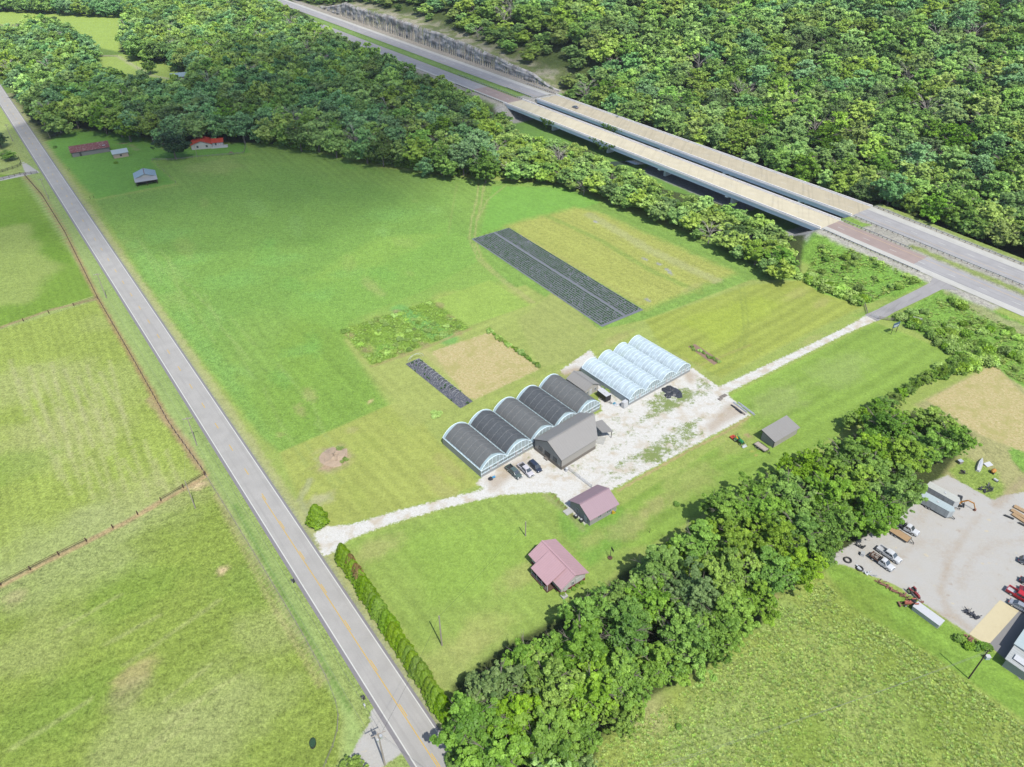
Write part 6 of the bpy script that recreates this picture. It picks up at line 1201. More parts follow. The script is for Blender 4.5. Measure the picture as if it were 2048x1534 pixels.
RD_ = R(RDIR + 90)
pole('a', 'utility pole with a pale crossarm on the verge by the fence corner', (394, 891), 10.6, 'poleW', 2.6, R(20)); pole('b', 'utility pole with a crossarm beside the upper cross fence', (213, 596), 10.6, 'poleW', 2.6, R(22)); pole('c', 'utility pole with a crossarm near the upper left drive', (98, 399), 10.6, 'poleW', 2.4, R(22)); pole('e', 'tall pole leaning over the verge at the top left of the road', (26, 283), 10, 'poleW', 2.0, R(22)); pole('f', 'utility pole at the wood edge left of the rusty barn', (100, 276), 9, 'poleW')
pole('d', 'large utility pole with crossarm and transformers at the lower road junction', (770, 1530), 12.0, 'poleW', 2.8, R(28), True, .19); pole('g', 'slim grey pole standing in the pasture by the cross fence', (391, 1017), 10.1, 'poleW', r=.13)
pole('h', 'tall weathered pole on the cottage lawn near the hedge', (884, 1291), 10.6, 'poleW', r=.17, lamp=False); pole('i', 'short grey pole between the hedge lawn and the cottage', (1051, 1072), 5.2, 'poleW', r=.16); pole('j', 'dark tall pole at the right meadow edge, leaning lamp at its top', (1937, 1357), 10.2, 'poleD', r=.16, transf=False); pole('k', 'white service pole in front of the red roofed house', (394, 311), 7.5, 'poleW', r=.12); pole('l', 'thin pale pole at the far clearing drive', (278, 146), 8, 'poleW', r=.12)
def top_pt(k, f=0.0):
    x, y, z, a, w = TOPS[k]; return Vector((x + math.cos(a) * w * f, y + math.sin(a) * w * f, z - (.2 if w else .15)))
def line(label, a, b, sag=.8, m='cable', r=.022, n=14, group=None):
    a = Vector(a); b = Vector(b); pts = [a.lerp(b, i / n) - Vector((0, 0, sag * 4 * (i / n) * (1 - i / n))) for i in range(n + 1)]
    o = MB().tube([p - a for p in pts], r, 4, False).build('power_line', M[m]); o.location = a; return tag(o, label, 'power line', group)
for f, nme in ((-.46, 'left'), (.2, 'middle'), (.46, 'right')):
    for a, b, q in (('c', 'b', 'from the upper left drive to the upper cross fence'), ('b', 'a', 'from the upper cross fence to the fence corner'), ('a', 'd', 'from the fence corner to the lower road junction'), ('e', 'c', 'from the leaning top left pole to the drive')): line('%s wire of the roadside line %s' % (nme, q), top_pt(a, f), top_pt(b, f), 1.0, 'cable', .018)
line('wire crossing the road from the junction pole to the tall lawn pole', top_pt('d', .3), top_pt('h'), .8, 'cable_d', .02); line('wire over the lawn from the tall pole to the short pole by the cottage', top_pt('h'), top_pt('i'), .6, 'cable_d', .02)
x_, y_ = G(1250, 1560, 9); line('upper pale wire sweeping over the lower right meadow', top_pt('j'), (x_, y_, 9.5), 1.2, 'cable', .02, 24); x_, y_ = G(1225, 1560, 8.5); line('lower pale wire sweeping over the lower right meadow', top_pt('j') - Vector((0, 0, .8)), (x_, y_, 8.7), 1.2, 'cable', .02, 24)
x_, y_ = G(905, 1580, 9); line('pale wire leaving the junction pole across the road toward the tree belt', top_pt('d', .1), (x_, y_, 10), .4, 'cable', .018)
line('wire from the roadside pole to the slim pasture pole', top_pt('a', -.4), top_pt('g'), .6, 'cable', .016)
b = P(1937, 1357); o = MB().box((.0, .0, .0), (.5, .5, .5)); t = thing('meter_box', 'pale blue white meter box on the grass by the dark meadow pole', 'box', (*P(1973, 1317)[:2], 0)); MB().box((0, 0, .45), (.9, .7, .9)).build('cabinet', M['whiteroof'], t); MB().box((0, 0, .93), (1.0, .8, .08)).build('lid', M['white'], t)
# small posts on the right lawn
for px, lb in (((1299, 1065), 'short dark post on the lawn, nearer the tree belt corner'), ((1428, 986), 'short dark post on the lawn, farther up toward the lone shed')): pole('p%d' % px[0], lb, px, 1.6, 'poleD', r=.07, name='marker_post')
t = thing('basketball_hoop', 'black basketball hoop standing on the lawn near the cottage', 'basketball hoop', (*P(1220, 1116)[:2], 0)); MB().tube([(0, 0, 0), (.0, 0, 2.9)], .07, 8).build('pole', M['black'], t); MB().box((.35, .05, 3.1), (.06, 1.2, .85), R(20)).build('backboard', M['black'], t); MB().tube([(.62 + .22 * math.cos(a), .1 + .22 * math.sin(a), 2.85) for a in np.linspace(0, 6.28, 13)], .02, 4).build('rim', M['rust'], t); MB().cyl((0, 0, .12), .6, .24, 'Z', 14).build('base', M['wood_brown'], t)
# ---- blue sign
a = P(1781.5, 668.5); b = P(1792.5, 664); t = thing('billboard_sign', 'blue and white sign board on two posts by the highway drive', 'sign', (a[0], a[1], a[2])); d = np.array([b[0] - a[0], b[1] - a[1]]); d = d / np.linalg.norm(d) * 2.6; ang = math.atan2(d[1], d[0])
M['signblue'] = mat('sign_blue', C(86, 116, 150), .5, var=.04); M['signwhite'] = mat('sign_white', C(222, 234, 240), .5, var=.02)
zt = P(1781.5, 668.5)[2]
for q in ((0, 0), (d[0], d[1])): MB().tube([(q[0], q[1], -.3), (q[0], q[1], 3.4)], .09, 8).build('post', M['trim'], t)
mid = Vector((d[0] / 2, d[1] / 2, 3.5)); o = MB().box(mid, (3.3, .12, 1.9), ang).build('board', M['signblue'], t); nrm = Vector((d[1], -d[0], 0)).normalized(); 
for dz, w_, h_ in ((-.15, 2.7, .5), (-.62, 1.6, .22)): MB().box(mid + nrm * .075 + Vector((0, 0, dz)), (w_, .02, h_), ang).build('lettering_band', M['signwhite'], o)
# ---- mailboxes and water trough
def mailbox(label, px, dark=True):
    b = P(*px); t = thing('mailbox', label, 'mailbox', (b[0], b[1], 0), R(RDIR)); MB().box((0, 0, .55), (.1, .1, 1.1)).build('post', M['white'], t); MB().extr([(-.28, 1.05), (.28, 1.05), (.28, 1.28), (.15, 1.36), (-.15, 1.36), (-.28, 1.28)], -.14, .14).build('box', M['black'] if dark else M['white'], t)
    if dark: MB().box((.05, -.35, .5), (.55, .5, .9)).build('bin', M['black'], t)
mailbox('black mailbox and bin on the verge above the white one', (725, 1400)); mailbox('white mailbox on the verge just below the black one', (730, 1416), False); mailbox('dark mailbox on the road edge beside the middle verge', (585, 1166))
t = thing('water_trough', 'dark oval water trough at the bottom of the pasture', 'trough', (*P(626, 1488)[:2], 0), R(100)); MB().tube([(0, 0, 0), (0, 0, .6)], .75, 20, False).build('tank', M['black'], t); MB().cyl((0, 0, .5), .7, .02, 'Z', 20).build('water_surface', mat('algae_water', (.015, .035, .012), .1, spec=.7), t); t.scale = (1.3, .85, 1)
# ---- hedge of arborvitae and the cone tree
def arb(seed, H, Rr, cnt=6000, brown=False):
    g_ = np.random.default_rng(seed); z = g_.random(cnt) ** 1.25 * H; f = z / H; rr = Rr * np.minimum(1, (f + .16) * 3.2) * (1 - f) ** .62; a = g_.uniform(0, 6.28, cnt); bl = 1 + .10 * np.sin(a * 5 + z * 3.1) + .07 * np.sin(a * 9 - z * 5); r2 = rr * bl * g_.uniform(.82, 1.03, cnt)
    p = np.stack([np.cos(a) * r2, np.sin(a) * r2, z], 1); d = np.stack([np.cos(a), np.sin(a), np.full(cnt, .5)], 1) + g_.normal(size=(cnt, 3)) * .35; d /= np.linalg.norm(d, axis=1)[:, None]; u = np.cross(d, [0, 0, 1.0]); u /= np.linalg.norm(u, axis=1)[:, None]; w = np.cross(u, d); s = g_.uniform(.08, .16, cnt)[:, None]
    V = np.stack([p - u * s * .6, p - w * s, p + u * s * .6, p + w * s], 1).reshape(-1, 3); return np_mesh('foliage', V, np.arange(cnt * 4).reshape(-1, 4), LM['brown' if brown else 'arb'], np.clip(g_.normal(.5, .22, cnt) + .12 * np.sin(a * 5 + z * 3), 0, 1))
ARB = [arb(851, 4.6, 1.05), arb(852, 5.0, 1.1), arb(853, 4.3, 1.0)]; ARBB = arb(854, 2.1, .72, 900, True); stm = MB().tube([(0, 0, -.2), (0, 0, 3.5)], [.12, .04], 6); stm_me = bpy.data.meshes.new('stem'); stm_me.from_pydata(stm.v, [], stm.f); stm_me.materials.append(M['bark'])
h0 = G(683, 1103, 2.3); h1 = G(893, 1424, 2.3); NH = 30; gg = np.random.default_rng(3)
for i in range(NH):
    f = i / (NH - 1); x, y = h0 + (h1 - h0) * f + gg.normal(size=2) * .12; s = gg.uniform(.9, 1.1); br = i in (3, 5, 6)
    t = thing('arborvitae', '%s arborvitae of the roadside hedge from the gravel drive%s' % (tens(i), ', browned at its top' if br else ''), 'hedge tree', (x, y, 0), gg.uniform(0, 6.28), 'arborvitae hedge along the road'); t.scale = (s * 1.85, s * 1.85, s * gg.uniform(1.15, 1.32))
    obj_from(ARB[gg.integers(3)], 'foliage', t); obj_from(stm_me, 'stem', t)
    if br: o = obj_from(ARBB, 'browned_top', t); o.location = (.1, .1, 2.75)
x, y = P(637, 1046)[:2]; t = thing('arborvitae', 'single fat cone shaped arborvitae across the gravel drive from the hedge', 'hedge tree', (x, y, 0)); t.scale = (2.7, 2.7, 1.35); obj_from(ARB[1], 'foliage', t); obj_from(stm_me, 'stem', t)
# ---- single trees and bushes
def bush(label, px, s, kind='mid', hgt=None, name='bush'):
    b = P(*px); t = thing(name, label, 'bush', (b[0], b[1], b[2]), random.uniform(0, 6)); me = {'mid': BUSH[1].data, 'yel': BUSH[2].data, 'weed': BUSH[0].data}[kind]; obj_from(me, 'foliage', t); q = obj_from(stm_me, 'stem', t); q.scale = (.6, .6, .3); t.scale = (s, s, hgt or s); return t
gT = np.random.default_rng(77)
def tree1(label, px, H, Rr, kind): b = P(*px); return make_tree(kind, b[0], b[1], b[2], H, Rr, label, None, gT)
tree1('big rounded dark tree in front of the red roofed house', (352, 318), 14.5, 8.2, 'dark'); tree1('pale crowned tree rising behind the big rounded dark tree', (345, 292), 12, 5.5, 'pale'); tree1('broad mid green tree at the wood edge above the tan outbuilding', (262, 283), 14, 7.5, 'yel')
tree1('bare branched grey tree at the wood edge left of the rusty barn', (122, 266), 13, 7, 'bare'); tree1('tall bare tree above the small tan outbuilding', (214, 262), 16, 5, 'bare'); tree1('dark tree on the left frame edge above the side drive', (3, 296), 8, 5, 'dark'); tree1('leafy tree at the left frame edge beside the dark one', (20, 320), 5, 4.5, 'mid'); tree1('leafy tree in front of the far clearing', (228, 158), 9, 4.5, 'blue'); tree1('round tree beside the far clearing drive', (302, 148), 10, 5.5, 'yel'); tree1('green tree at the bottom frame edge below the junction', (712, 1548), 4, 2.4, 'yel')
for px, s, lb in (((1085, 1176), .5, 'round shrub at the cottage porch corner'), ((1126, 1188), .55, 'yellow green shrub at the cottage front corner'), ((1138, 1184), .5, 'first dark shrub along the cottage end wall'), ((1146, 1178), .5, 'second dark shrub along the cottage end wall'), ((1154, 1173), .5, 'third dark shrub along the cottage end wall'), ((1163, 1167), .55, 'last dark shrub along the cottage end wall, farthest from the porch')): bush(lb, px, s, 'yel' if 'yellow' in lb else 'mid')
bush('dark bush with a low one beside it in front of the tan outbuilding', (232, 326), 1.1, 'mid'); bush('small dark bush beside the drive by the rusty barn', (110, 296), 1.0, 'mid'); bush('small dark bush alone on the right lawn below the wire posts', (1352, 1008), .8, 'mid', .6); bush('tiny dark bush in the lower right meadow', (1356, 1456), .6, 'mid'); bush('dense rounded bush with yellow top at the gate end of the ditch', (1716, 603), 2.2, 'yel', 1.5); bush('low weedy bush mound left of the shaded greenhouses', (871, 832), 1.2, 'weed', .5); bush('low green weed clump on the right flank of the tan mound', (690, 920), .8, 'weed', .4); bush('low green weed clump on the upper flank of the tan mound', (678, 897), .7, 'weed', .4); bush('leafy bush against the clear greenhouse side wall', (1217, 780), 1.3, 'weed', .8)
for i, (px, s) in enumerate((((1912, 700), 1.6), ((1925, 722), 1.5), ((1940, 690), 1.4), ((1900, 745), 1.7), ((1880, 755), 1.8), ((1960, 705), 1.3), ((1985, 720), 1.2))): bush('%s bush from the left in the scrub above the dry field' % tens([4, 1, 5, 2, 0, 6, 7][i] if False else i), px, s, 'yel' if i % 2 else 'mid', s * .9)
fh = np.random.default_rng(12); n0 = 0
for f in np.linspace(0, 1, 17):
    u = 1955 + (1700 - 1955) * f + fh.normal() * 3; v = 712 + (858 - 712) * f + fh.normal() * 3; b = P(u, v); hh = 3.6 + 2.2 * f + fh.uniform(-.5, .8)
    make_tree('mid' if fh.random() < .6 else 'yel', b[0], b[1], 0, hh, hh * .46, '%s small tree of the thin hedgerow from the upper right end' % tens(n0), 'small trees of the thin hedgerow', gT); n0 += 1
# ---- covered crop bed
M['fabric'] = mat('black_ground_fabric', C(136, 140, 148), .75, var=.1, scale=.6, dirt=C(130, 134, 140), dirt_amt=.4)
bq = [G(943, 478), G(1018, 455.5), G(1287, 620), G(1204, 654)]
def bil(a, b): return (bq[0] * (1 - a) + bq[1] * a) * (1 - b) + (bq[3] * (1 - a) + bq[2] * a) * b
m = MB(); 
for i in range(6):
    for j in range(20): m.poly([(*bil(i / 6, j / 20), .05), (*bil((i + 1) / 6, j / 20), .05), (*bil((i + 1) / 6, (j + 1) / 20), .05), (*bil(i / 6, (j + 1) / 20), .05)][::-1])
tag(m.build('crop_bed', M['fabric']), 'long crop bed covered with black ground fabric', kind='structure')
cl = obj_from(np_mesh('crop', *leaves(np.random.default_rng(5), [(0, 0, .16)], [.24], 26, .15)[:2], LM['crop'], np.linspace(0, 1, 26)), 'crop', link=False)
cp = []; rows = [r for r in np.linspace(.04, .96, 18) if not .57 < r < .63]
for r_ in rows:
    for q in np.linspace(.012, .985, 118):
        if gg.random() < .96: p = bil(r_ + gg.normal() * .002, q + gg.normal() * .0006); cp.append((p[0], p[1], .05))
n = len(cp); s = gg.uniform(.85, 1.25, n); gn_scatter('crop_rows', cp, np.stack([0 * s, 0 * s, s * 9], 1), np.stack([s, s, s], 1), np.zeros(n, int), [cl], 'rows of young crop plants on the black fabric bed')
# ---- nursery bed with hoops
M['fabric2'] = mat('dark_nursery_fabric', C(88, 92, 104), .8, var=.2, scale=1.2, dirt=C(208, 204, 200), dirt_amt=.9); bq2 = [G(811, 728), G(838, 716.5), G(946, 803), G(921, 817)]
m = MB().poly([(*p, .06) for p in bq2][::-1]); tag(m.build('nursery_bed', M['fabric2']), 'patchy dark fabric nursery bed beside the straw plot', kind='structure')
o0 = bq2[0]; t = thing('tunnel_frame', 'row of bare white hoops over the nursery bed', 'hoop frame', (o0[0], o0[1], 0)); e = (bq2[2] - bq2[1]); w_ = (bq2[1] - bq2[0]) * .55
for i in range(15):
    f = .05 + i * .055; c = bq2[1] + e * f - o0; a = c + w_ * .05; b = c - w_; pts = [(a[0] + (b[0] - a[0]) * (.5 - .5 * math.cos(q)), a[1] + (b[1] - a[1]) * (.5 - .5 * math.cos(q)), 1.05 * math.sin(q)) for q in np.linspace(0, math.pi, 9)]; MB().tube(pts, .035, 5, False).build('hoop', M['white'], t)
t = thing('hoop_arch', 'larger white pipe arch standing at the upper end of the nursery bed', 'arch', (*G(816, 724), 0)); a = np.zeros(2); b = G(843, 714) - G(816, 724)
for k in (0, .6): MB().tube([(b[0] * (.5 - .5 * math.cos(q)) + k, b[1] * (.5 - .5 * math.cos(q)) + k, 2.0 * math.sin(q)) for q in np.linspace(0, math.pi, 11)], .05, 5, False).build('pipe', M['white'], t)
pots = np.random.default_rng(31); pp = []
for k in range(26): f = pots.random(); g2 = pots.random(); p = (bq2[0] * (1 - f) + bq2[1] * f) * (1 - g2) + (bq2[3] * (1 - f) + bq2[2] * f) * g2; pp.append(p)
for k, p in enumerate(sorted(pp, key=lambda q: q[1])): t = thing('potted_plant', 'small potted plant among others on the patchy nursery bed', 'potted plant', (p[0], p[1], .06), 0, 'potted plants on the nursery bed'); MB().tube([(0, 0, 0), (0, 0, .3)], [.16, .2], 8).build('pot', M['black'], t); q = obj_from(cl.data, 'foliage', t); q.location = (0, 0, .25)
# bushes beside the straw plot
bb = np.random.default_rng(8)
for i in range(20):
    f = i / 19; u = 977 + (1078 - 977) * f; v = 661 + (734 - 661) * f; b = P(u, v); s = bb.uniform(.5, .85)
    t = thing('berry_bush', '%s green bush in the row beside the straw plot, from its upper end' % tens(i), 'bush', (b[0], b[1], 0), bb.uniform(0, 6), 'bushes beside the straw plot'); obj_from(BUSH[bb.integers(3)].data, 'foliage', t); q = obj_from(stm_me, 'stem', t); q.scale = (.6, .6, .3); t.scale = (s, s, s * bb.uniform(.8, 1.2))
for i in range(13):
    f = i / 12; u = 1382 + (1437 - 1382) * f + bb.normal(); v = 694 + (724 - 694) * f + bb.normal(); b = P(u, v); s = bb.uniform(.35, .6)
    t = thing('garden_plant', '%s plant of the short brown garden strip, from its upper left end' % tens(i), 'plant', (b[0], b[1], 0), bb.uniform(0, 6), 'plants of the short garden strip'); obj_from((BUSH[bb.integers(3)]).data, 'foliage', t); q = obj_from(stm_me, 'stem', t); q.scale = (.6, .6, .3); t.scale = (s, s, s)
m = MB().poly([(*G(u, v), .03) for u, v in ((1376, 693), (1390, 688), (1443, 722), (1428, 730))][::-1]); tag(m.build('garden_bed', mat('garden_soil', C(170, 140, 120), .95, var=.3, scale=2)), 'bare brown soil of the short garden strip', kind='structure')
# ---- yard clutter
def heap(name, label, cat, px, r, h, m, seed=1, n=60, el=1.0, ang=0):
    g_ = np.random.default_rng(seed); b = P(*px); V = []; F = []; k = 14; rr = 6
    for j in range(rr):
        for i in range(k):
            a = 2 * math.pi * i / k; q = 1 - j / (rr - 1); wob = 1 + .28 * g_.normal() * .6; V.append((math.cos(a) * r * q * wob * el, math.sin(a) * r * q * wob, h * (1 - q ** 1.5) * (1 + .35 * g_.normal() * .6) - .03))
    for j in range(rr - 1):
        for i in range(k): F.append((j * k + i, j * k + (i + 1) % k, (j + 1) * k + (i + 1) % k, (j + 1) * k + i))
    o = MB().add(V, F).build(name, m); o.location = (b[0], b[1], b[2]); o.rotation_euler = (0, 0, R(ang)); return tag(o, label, cat)
M['blackplastic'] = mat('crumpled_black_plastic', C(74, 76, 84), .45, var=.4, scale=2, bump=.8); M['dirtpile'] = mat('tan_spoil', C(206, 182, 156), .95, var=.15, scale=1.2, bump=.8)
heap('plastic_heap', 'crumpled black plastic curved heap in front of the clear greenhouses', 'plastic heap', (1344, 782), 2.6, .7, M['blackplastic'], 3, el=1.3, ang=-50); heap('plastic_heap', 'black plastic tail end of the heap beside its green weeds', 'plastic heap', (1335, 792), 1.2, .5, M['blackplastic'], 4)
heap('dirt_mound', 'low tan dirt mound with weeds alone on the lawn near the road', 'dirt mound', (668, 915), 4.2, 1.1, M['dirtpile'], 5)
for i, (x, y, dx, ln, m_) in enumerate(((560, 385, 0, 5.8, 'steel'), (640, 385, 1, 6.6, 'steel'), (520, 430, 2, 4.6, 'blackplastic'), (600, 500, 3, 2.6, 'blackplastic'), (560, 450, 4, 5.0, 'wood_grey'), (700, 440, 5, 5.5, 'steel'))):
    A = P(*ce(x, y)); B = P(*ce(x + 250, y + 190)); dd = (B - A)[:2]; dd = dd / np.linalg.norm(dd); q = MB()
    for k in range(4): q.bar((k * .13 * -dd[1], k * .13 * dd[0], .12 + .05 * (k % 2)), (dd[0] * ln + k * .13 * -dd[1], dd[1] * ln + k * .13 * dd[0], .15 + .1 * (k % 2)), .1, .09)
    o = q.build('pipe_bundle', M[m_]); o.location = (A[0], A[1], 0); tag(o, ['steel pipe bundle, leftmost on the junk strip at the gravel corner', 'longest steel pipe bundle at the grass side of the gravel corner', 'dark plastic pipe bundle at the road side of the junk strip', 'short black bundle in the middle of the junk strip', 'grey timber bundle lying between the dark bundles', 'steel pipe bundle at the lawn edge of the junk strip'][i], 'pipe bundle', 'bundles on the junk strip')
for i, (x, y) in enumerate(((375, 290), (420, 270), (345, 330))):
    A = P(*ce(x, y)); t = thing('pallet', ['middle pallet of three grey ones by the gravel drive', 'far pallet of three grey ones by the gravel drive', 'near pallet of three grey ones by the gravel drive'][i], 'pallet', (A[0], A[1], 0), R(38)); q = MB(); [q.box((0, -.5 + k * .2, .3), (1.3, .12, .03)) for k in range(6)]; q.build('slats', M['wood_grey'], t); q = MB(); [q.box((-.55 + k * .55, 0, .15), (.1, 1.1, .28)) for k in range(3)]; q.build('stringers', M['wood_grey'], t)
A = P(*cb(1060, 1110)); t = thing('storage_tank', 'white boxy plastic tank at the near corner of the clear greenhouses', 'tank', (A[0], A[1], 0), R(40)); MB().loft([(-1.1, .7, .4, 0, 1.9), (-.9, .9, .6, 0, 2.1), (.7, .9, .6, 0, 2.1), (.9, .7, .4, 0, 1.9)]).build('body', M['white'], t); MB().box((-1.14, 0, .8), (.05, .7, 1.2)).build('panel', M['steel'], t)
A = P(*cb(820, 1080)); t = thing('tarp_pile', 'blue and white folded tarps on the gravel by the black trailer', 'tarp', (A[0], A[1], 0)); MB().loft([(-.8, .5, .4, 0, .2), (0, .7, .5, 0, .45), (.8, .4, .3, 0, .2)]).build('white_sheet', M['white'], t); MB().loft([(-.9, .3, .2, 0, .15), (-.3, .5, .3, 0, .5), (.2, .3, .2, 0, .2)]).build('blue_sheet', mat('blue_tarp', C(80, 176, 214), .6), t).location = (-.3, .7, 0)
A = P(*cg(620, 1220)); t = thing('rubbish_bags', 'black rubbish bags at the corner of the nearest shaded greenhouse', 'rubbish bags', (A[0], A[1], 0)); MB().loft([(-.6, .4, .2, 0, .5), (0, .6, .4, 0, .8), (.6, .3, .2, 0, .4)]).build('bag', M['blackplastic'], t); A = P(*cg(650, 1205)); t = thing('barrel', 'blue plastic barrel lying beside the black rubbish bags', 'barrel', (A[0], A[1], 0), R(30)); MB().cyl((0, 0, .3), .3, .95, 'X', 14).build('drum', mat('blue_plastic', C(60, 160, 214), .5), t); MB().cyl((.5, 0, .3), .24, .05, 'X', 14).build('lid', M['white'], t)
A = P(*cg(1395, 1135)); t = thing('propane_tank', 'white upright tank at the barn corner by the pipe gate', 'tank', (A[0], A[1], 0)); MB().tube([(0, 0, 0), (0, 0, .1), (0, 0, 1.2), (0, 0, 1.45)], [.3, .42, .42, .15], 14).build('tank', M['white'], t); MB().cyl((0, 0, 1.5), .1, .2, 'Z', 8).build('valve', M['steel'], t)
A = P(*cg(1057, 900)); t = thing('ladder', 'white ladder leaning where the greenhouses meet the grey barn', 'ladder', (A[0], A[1], 0), R(-50)); q = MB(); q.bar((-.2, 0, 0), (-.2, .8, 4.2), .06); q.bar((.2, 0, 0), (.2, .8, 4.2), .06); q.build('rails', M['white'], t); q = MB(); [q.bar((-.2, .8 * k / 12, 4.2 * k / 12), (.2, .8 * k / 12, 4.2 * k / 12), .04) for k in range(1, 12)]; q.build('rungs', M['white'], t)
A = P(*cg(1197, 1010)); t = thing('porch_step', 'small pale step platform at the grey barn door', 'step', (A[0], A[1], 0), R(40)); MB().box((0, 0, .2), (1.4, 1.2, .4)).build('platform', M['wood_grey'], t); q = MB(); q.bar((-.6, -.6, .4), (-.6, -.6, 1.3), .06); q.bar((-.6, .6, .4), (-.6, .6, 1.3), .06); q.bar((-.6, -.6, 1.3), (-.6, .6, 1.3), .06); q.build('handrail', M['wood_grey'], t)
for i, (x, y) in enumerate(((775, 690), (830, 730))): A = P(1000 + x / 5.113, 900 + y / 5.113); t = thing('air_conditioner', ['black cooling unit by the garage window', 'black cooling unit by the garage door'][i], 'air conditioner', (A[0], A[1], 0), R(35)); MB().box((0, 0, .4), (.9, .8, .8)).build('housing', M['black'], t); MB().cyl((0, 0, .83), .3, .05, 'Z', 12).build('fan_grille', M['steel'], t)
A = P(1000 + 1160 / 5.113, 900 + 645 / 5.113); t = thing('playhouse_slide', 'small yellow plastic toy slide at the garage back corner', 'toy slide', (A[0], A[1], 0), R(20)); MB().extr([(-.5, 0), (.6, 0), (.55, .1), (-.1, .9), (-.5, .9)], -.25, .25).build('slide', mat('yellow_plastic', C(236, 200, 60), .5), t); MB().box((-.5, 0, .5), (.08, .5, 1.0)).build('ladder_panel', mat('yellow_plastic_b', C(226, 180, 50), .5), t)
A = P(1351, 345); 
# yard at the right edge
A = P(1830, 1222); B = P(1885, 1258); c = (P(1826, 1216) + P(1882, 1256)) / 2; dd = P(1882, 1252) - P(1830, 1214); t = thing('white_slab_roof', 'long low white flat topped container along the meadow edge', 'container', (c[0] + .1, c[1] + .3, 0), math.atan2(dd[1], dd[0])); L_ = float(np.linalg.norm(dd[:2])); MB().box((0, 0, .6), (L_, 2.1, 1.2)).build('body', M['white'], t); MB().box((0, 0, 1.24), (L_ + .2, 2.3, .1)).build('roof', M['white'], t); MB().box((L_ * .5 + .02, 0, .6), (.05, 1.5, 1.0)).build('end_door', M['steel'], t)
m = MB().poly([(*G(u, v), .03) for u, v in ((1938, 1268), (2000, 1200), (2038, 1222), (1976, 1291))][::-1]); tag(m.build('concrete_pad', mat('cream_concrete', C(240, 226, 184), .85, var=.05, scale=.5, dirt=C(220, 200, 160), dirt_amt=.3)), 'cream concrete pad in the yard corner', kind='structure')
m = MB().poly([(*G(u, v), .028) for u, v in ((1977, 1290), (2038, 1221), (2110, 1262), (2040, 1360), (2010, 1318))][::-1]); tag(m.build('asphalt_pad', mat('grey_pad', C(158, 156, 154), .9, var=.06, scale=.5)), 'grey paved pad beside the cream one', kind='structure')
def tyre(label, px, r): A = P(*px); t = thing('tractor_tyre', label, 'tyre', (A[0], A[1], .12)); MB().tube([(math.cos(a) * r, math.sin(a) * r, .1) for a in np.linspace(0, 2 * math.pi, 21)], .2, 8, False).build('carcass', M['tyre'], t); MB().tube([(math.cos(a) * (r - .17), math.sin(a) * (r - .17), .12) for a in np.linspace(0, 2 * math.pi, 17)], .04, 5, False).build('bead', M['black'], t)
tyre('big black tyre lying at the grass corner of the yard', (1695, 1121), .8); tyre('big black tyre lying on pale scrap below the first one', (1719, 1138), .7)
def scrap(label, px, px2, n, m_, seed, cat='scrap pile', name='scrap_pile'):
    A = P(*px); B = P(*px2); g_ = random.Random(seed); q = MB(); d = (B - A)
    for k in range(n):
        f = g_.random(); c = d * f; a = g_.uniform(0, 3); l = g_.uniform(.4, 1.6); q.bar((c[0] + g_.uniform(-.5, .5), c[1] + g_.uniform(-.5, .5), g_.uniform(.05, .4)), (c[0] + math.cos(a) * l, c[1] + math.sin(a) * l, g_.uniform(.05, .7)), g_.uniform(.05, .35), g_.uniform(.05, .2))
    o = q.build(name, m_); o.location = (A[0], A[1], 0); tag(o, label, cat)
scrap('pale scrap metal pile below the two big tyres', (1722, 1140), (1743, 1155), 14, M['steel'], 1); scrap('rusty farm scrap lying along the grass edge', (1757, 1165), (1800, 1192), 18, M['rust'], 2); scrap('dark brown scrap parts beside the old red tractor', (1805, 1190), (1816, 1205), 12, M['rust'], 3)
scrap('charred debris patch near the cream pad', (1935, 1225), (1955, 1240), 26, M['blackplastic'], 4); scrap('black engine parts at the weed island edge, left cluster', (1962, 980), (1974, 986), 12, M['black'], 5); scrap('black engine parts at the weed island edge, right cluster', (1978, 975), (1984, 983), 10, M['black'], 6); scrap('dark scrap in the weeds left of the white boat hull', (1918, 944), (1934, 950), 10, M['trim'], 7); scrap('flower tubs and pots by the meadow edge near the pad', (1925, 1270), (1975, 1305), 14, M['rust'], 8, 'pots', 'pot_cluster')
for i, (px, s, k) in enumerate((((1922, 1283), .9, 'yel'), ((1932, 1291), .9, 'yel'), ((1948, 1296), .8, 'mid'), ((1962, 1292), 1.0, 'mid'), ((1972, 1298), 1.0, 'mid'))): bush('%s shrub from the left in the bed by the cream pad' % tens(i), px, s, k)
A = P(1954, 945); B = P(1964, 918); t = thing('boat_hull', 'long pale overturned hull lying in the weed island', 'boat', ((A[0] + B[0]) / 2, (A[1] + B[1]) / 2, 0), math.atan2(B[1] - A[1], B[0] - A[0])); MB().loft([(-3.0, .5, .3, 0, .6), (-2.0, .7, .5, 0, .9), (1.0, .7, .5, 0, .9), (2.6, .4, .2, 0, .7), (3.4, .1, .05, 0, .5)]).build('hull', M['white'], t); MB().box((-.5, 0, .93), (3, .3, .06)).build('keel_strip', M['steel'], t)
A = P(1976, 930); t = thing('sheet_stack', 'tilted white sheet lying in the weeds right of the hull', 'panel', (A[0], A[1], 0), R(20)); MB().slab([(-1.1, -.7, .2), (1.1, -.7, .25), (1.1, .7, .45), (-1.1, .7, .4)], .08).build('panel', M['white'], t); MB().box((0, 0, .1), (1.6, 1.0, .18)).build('support', M['wood_grey'], t)
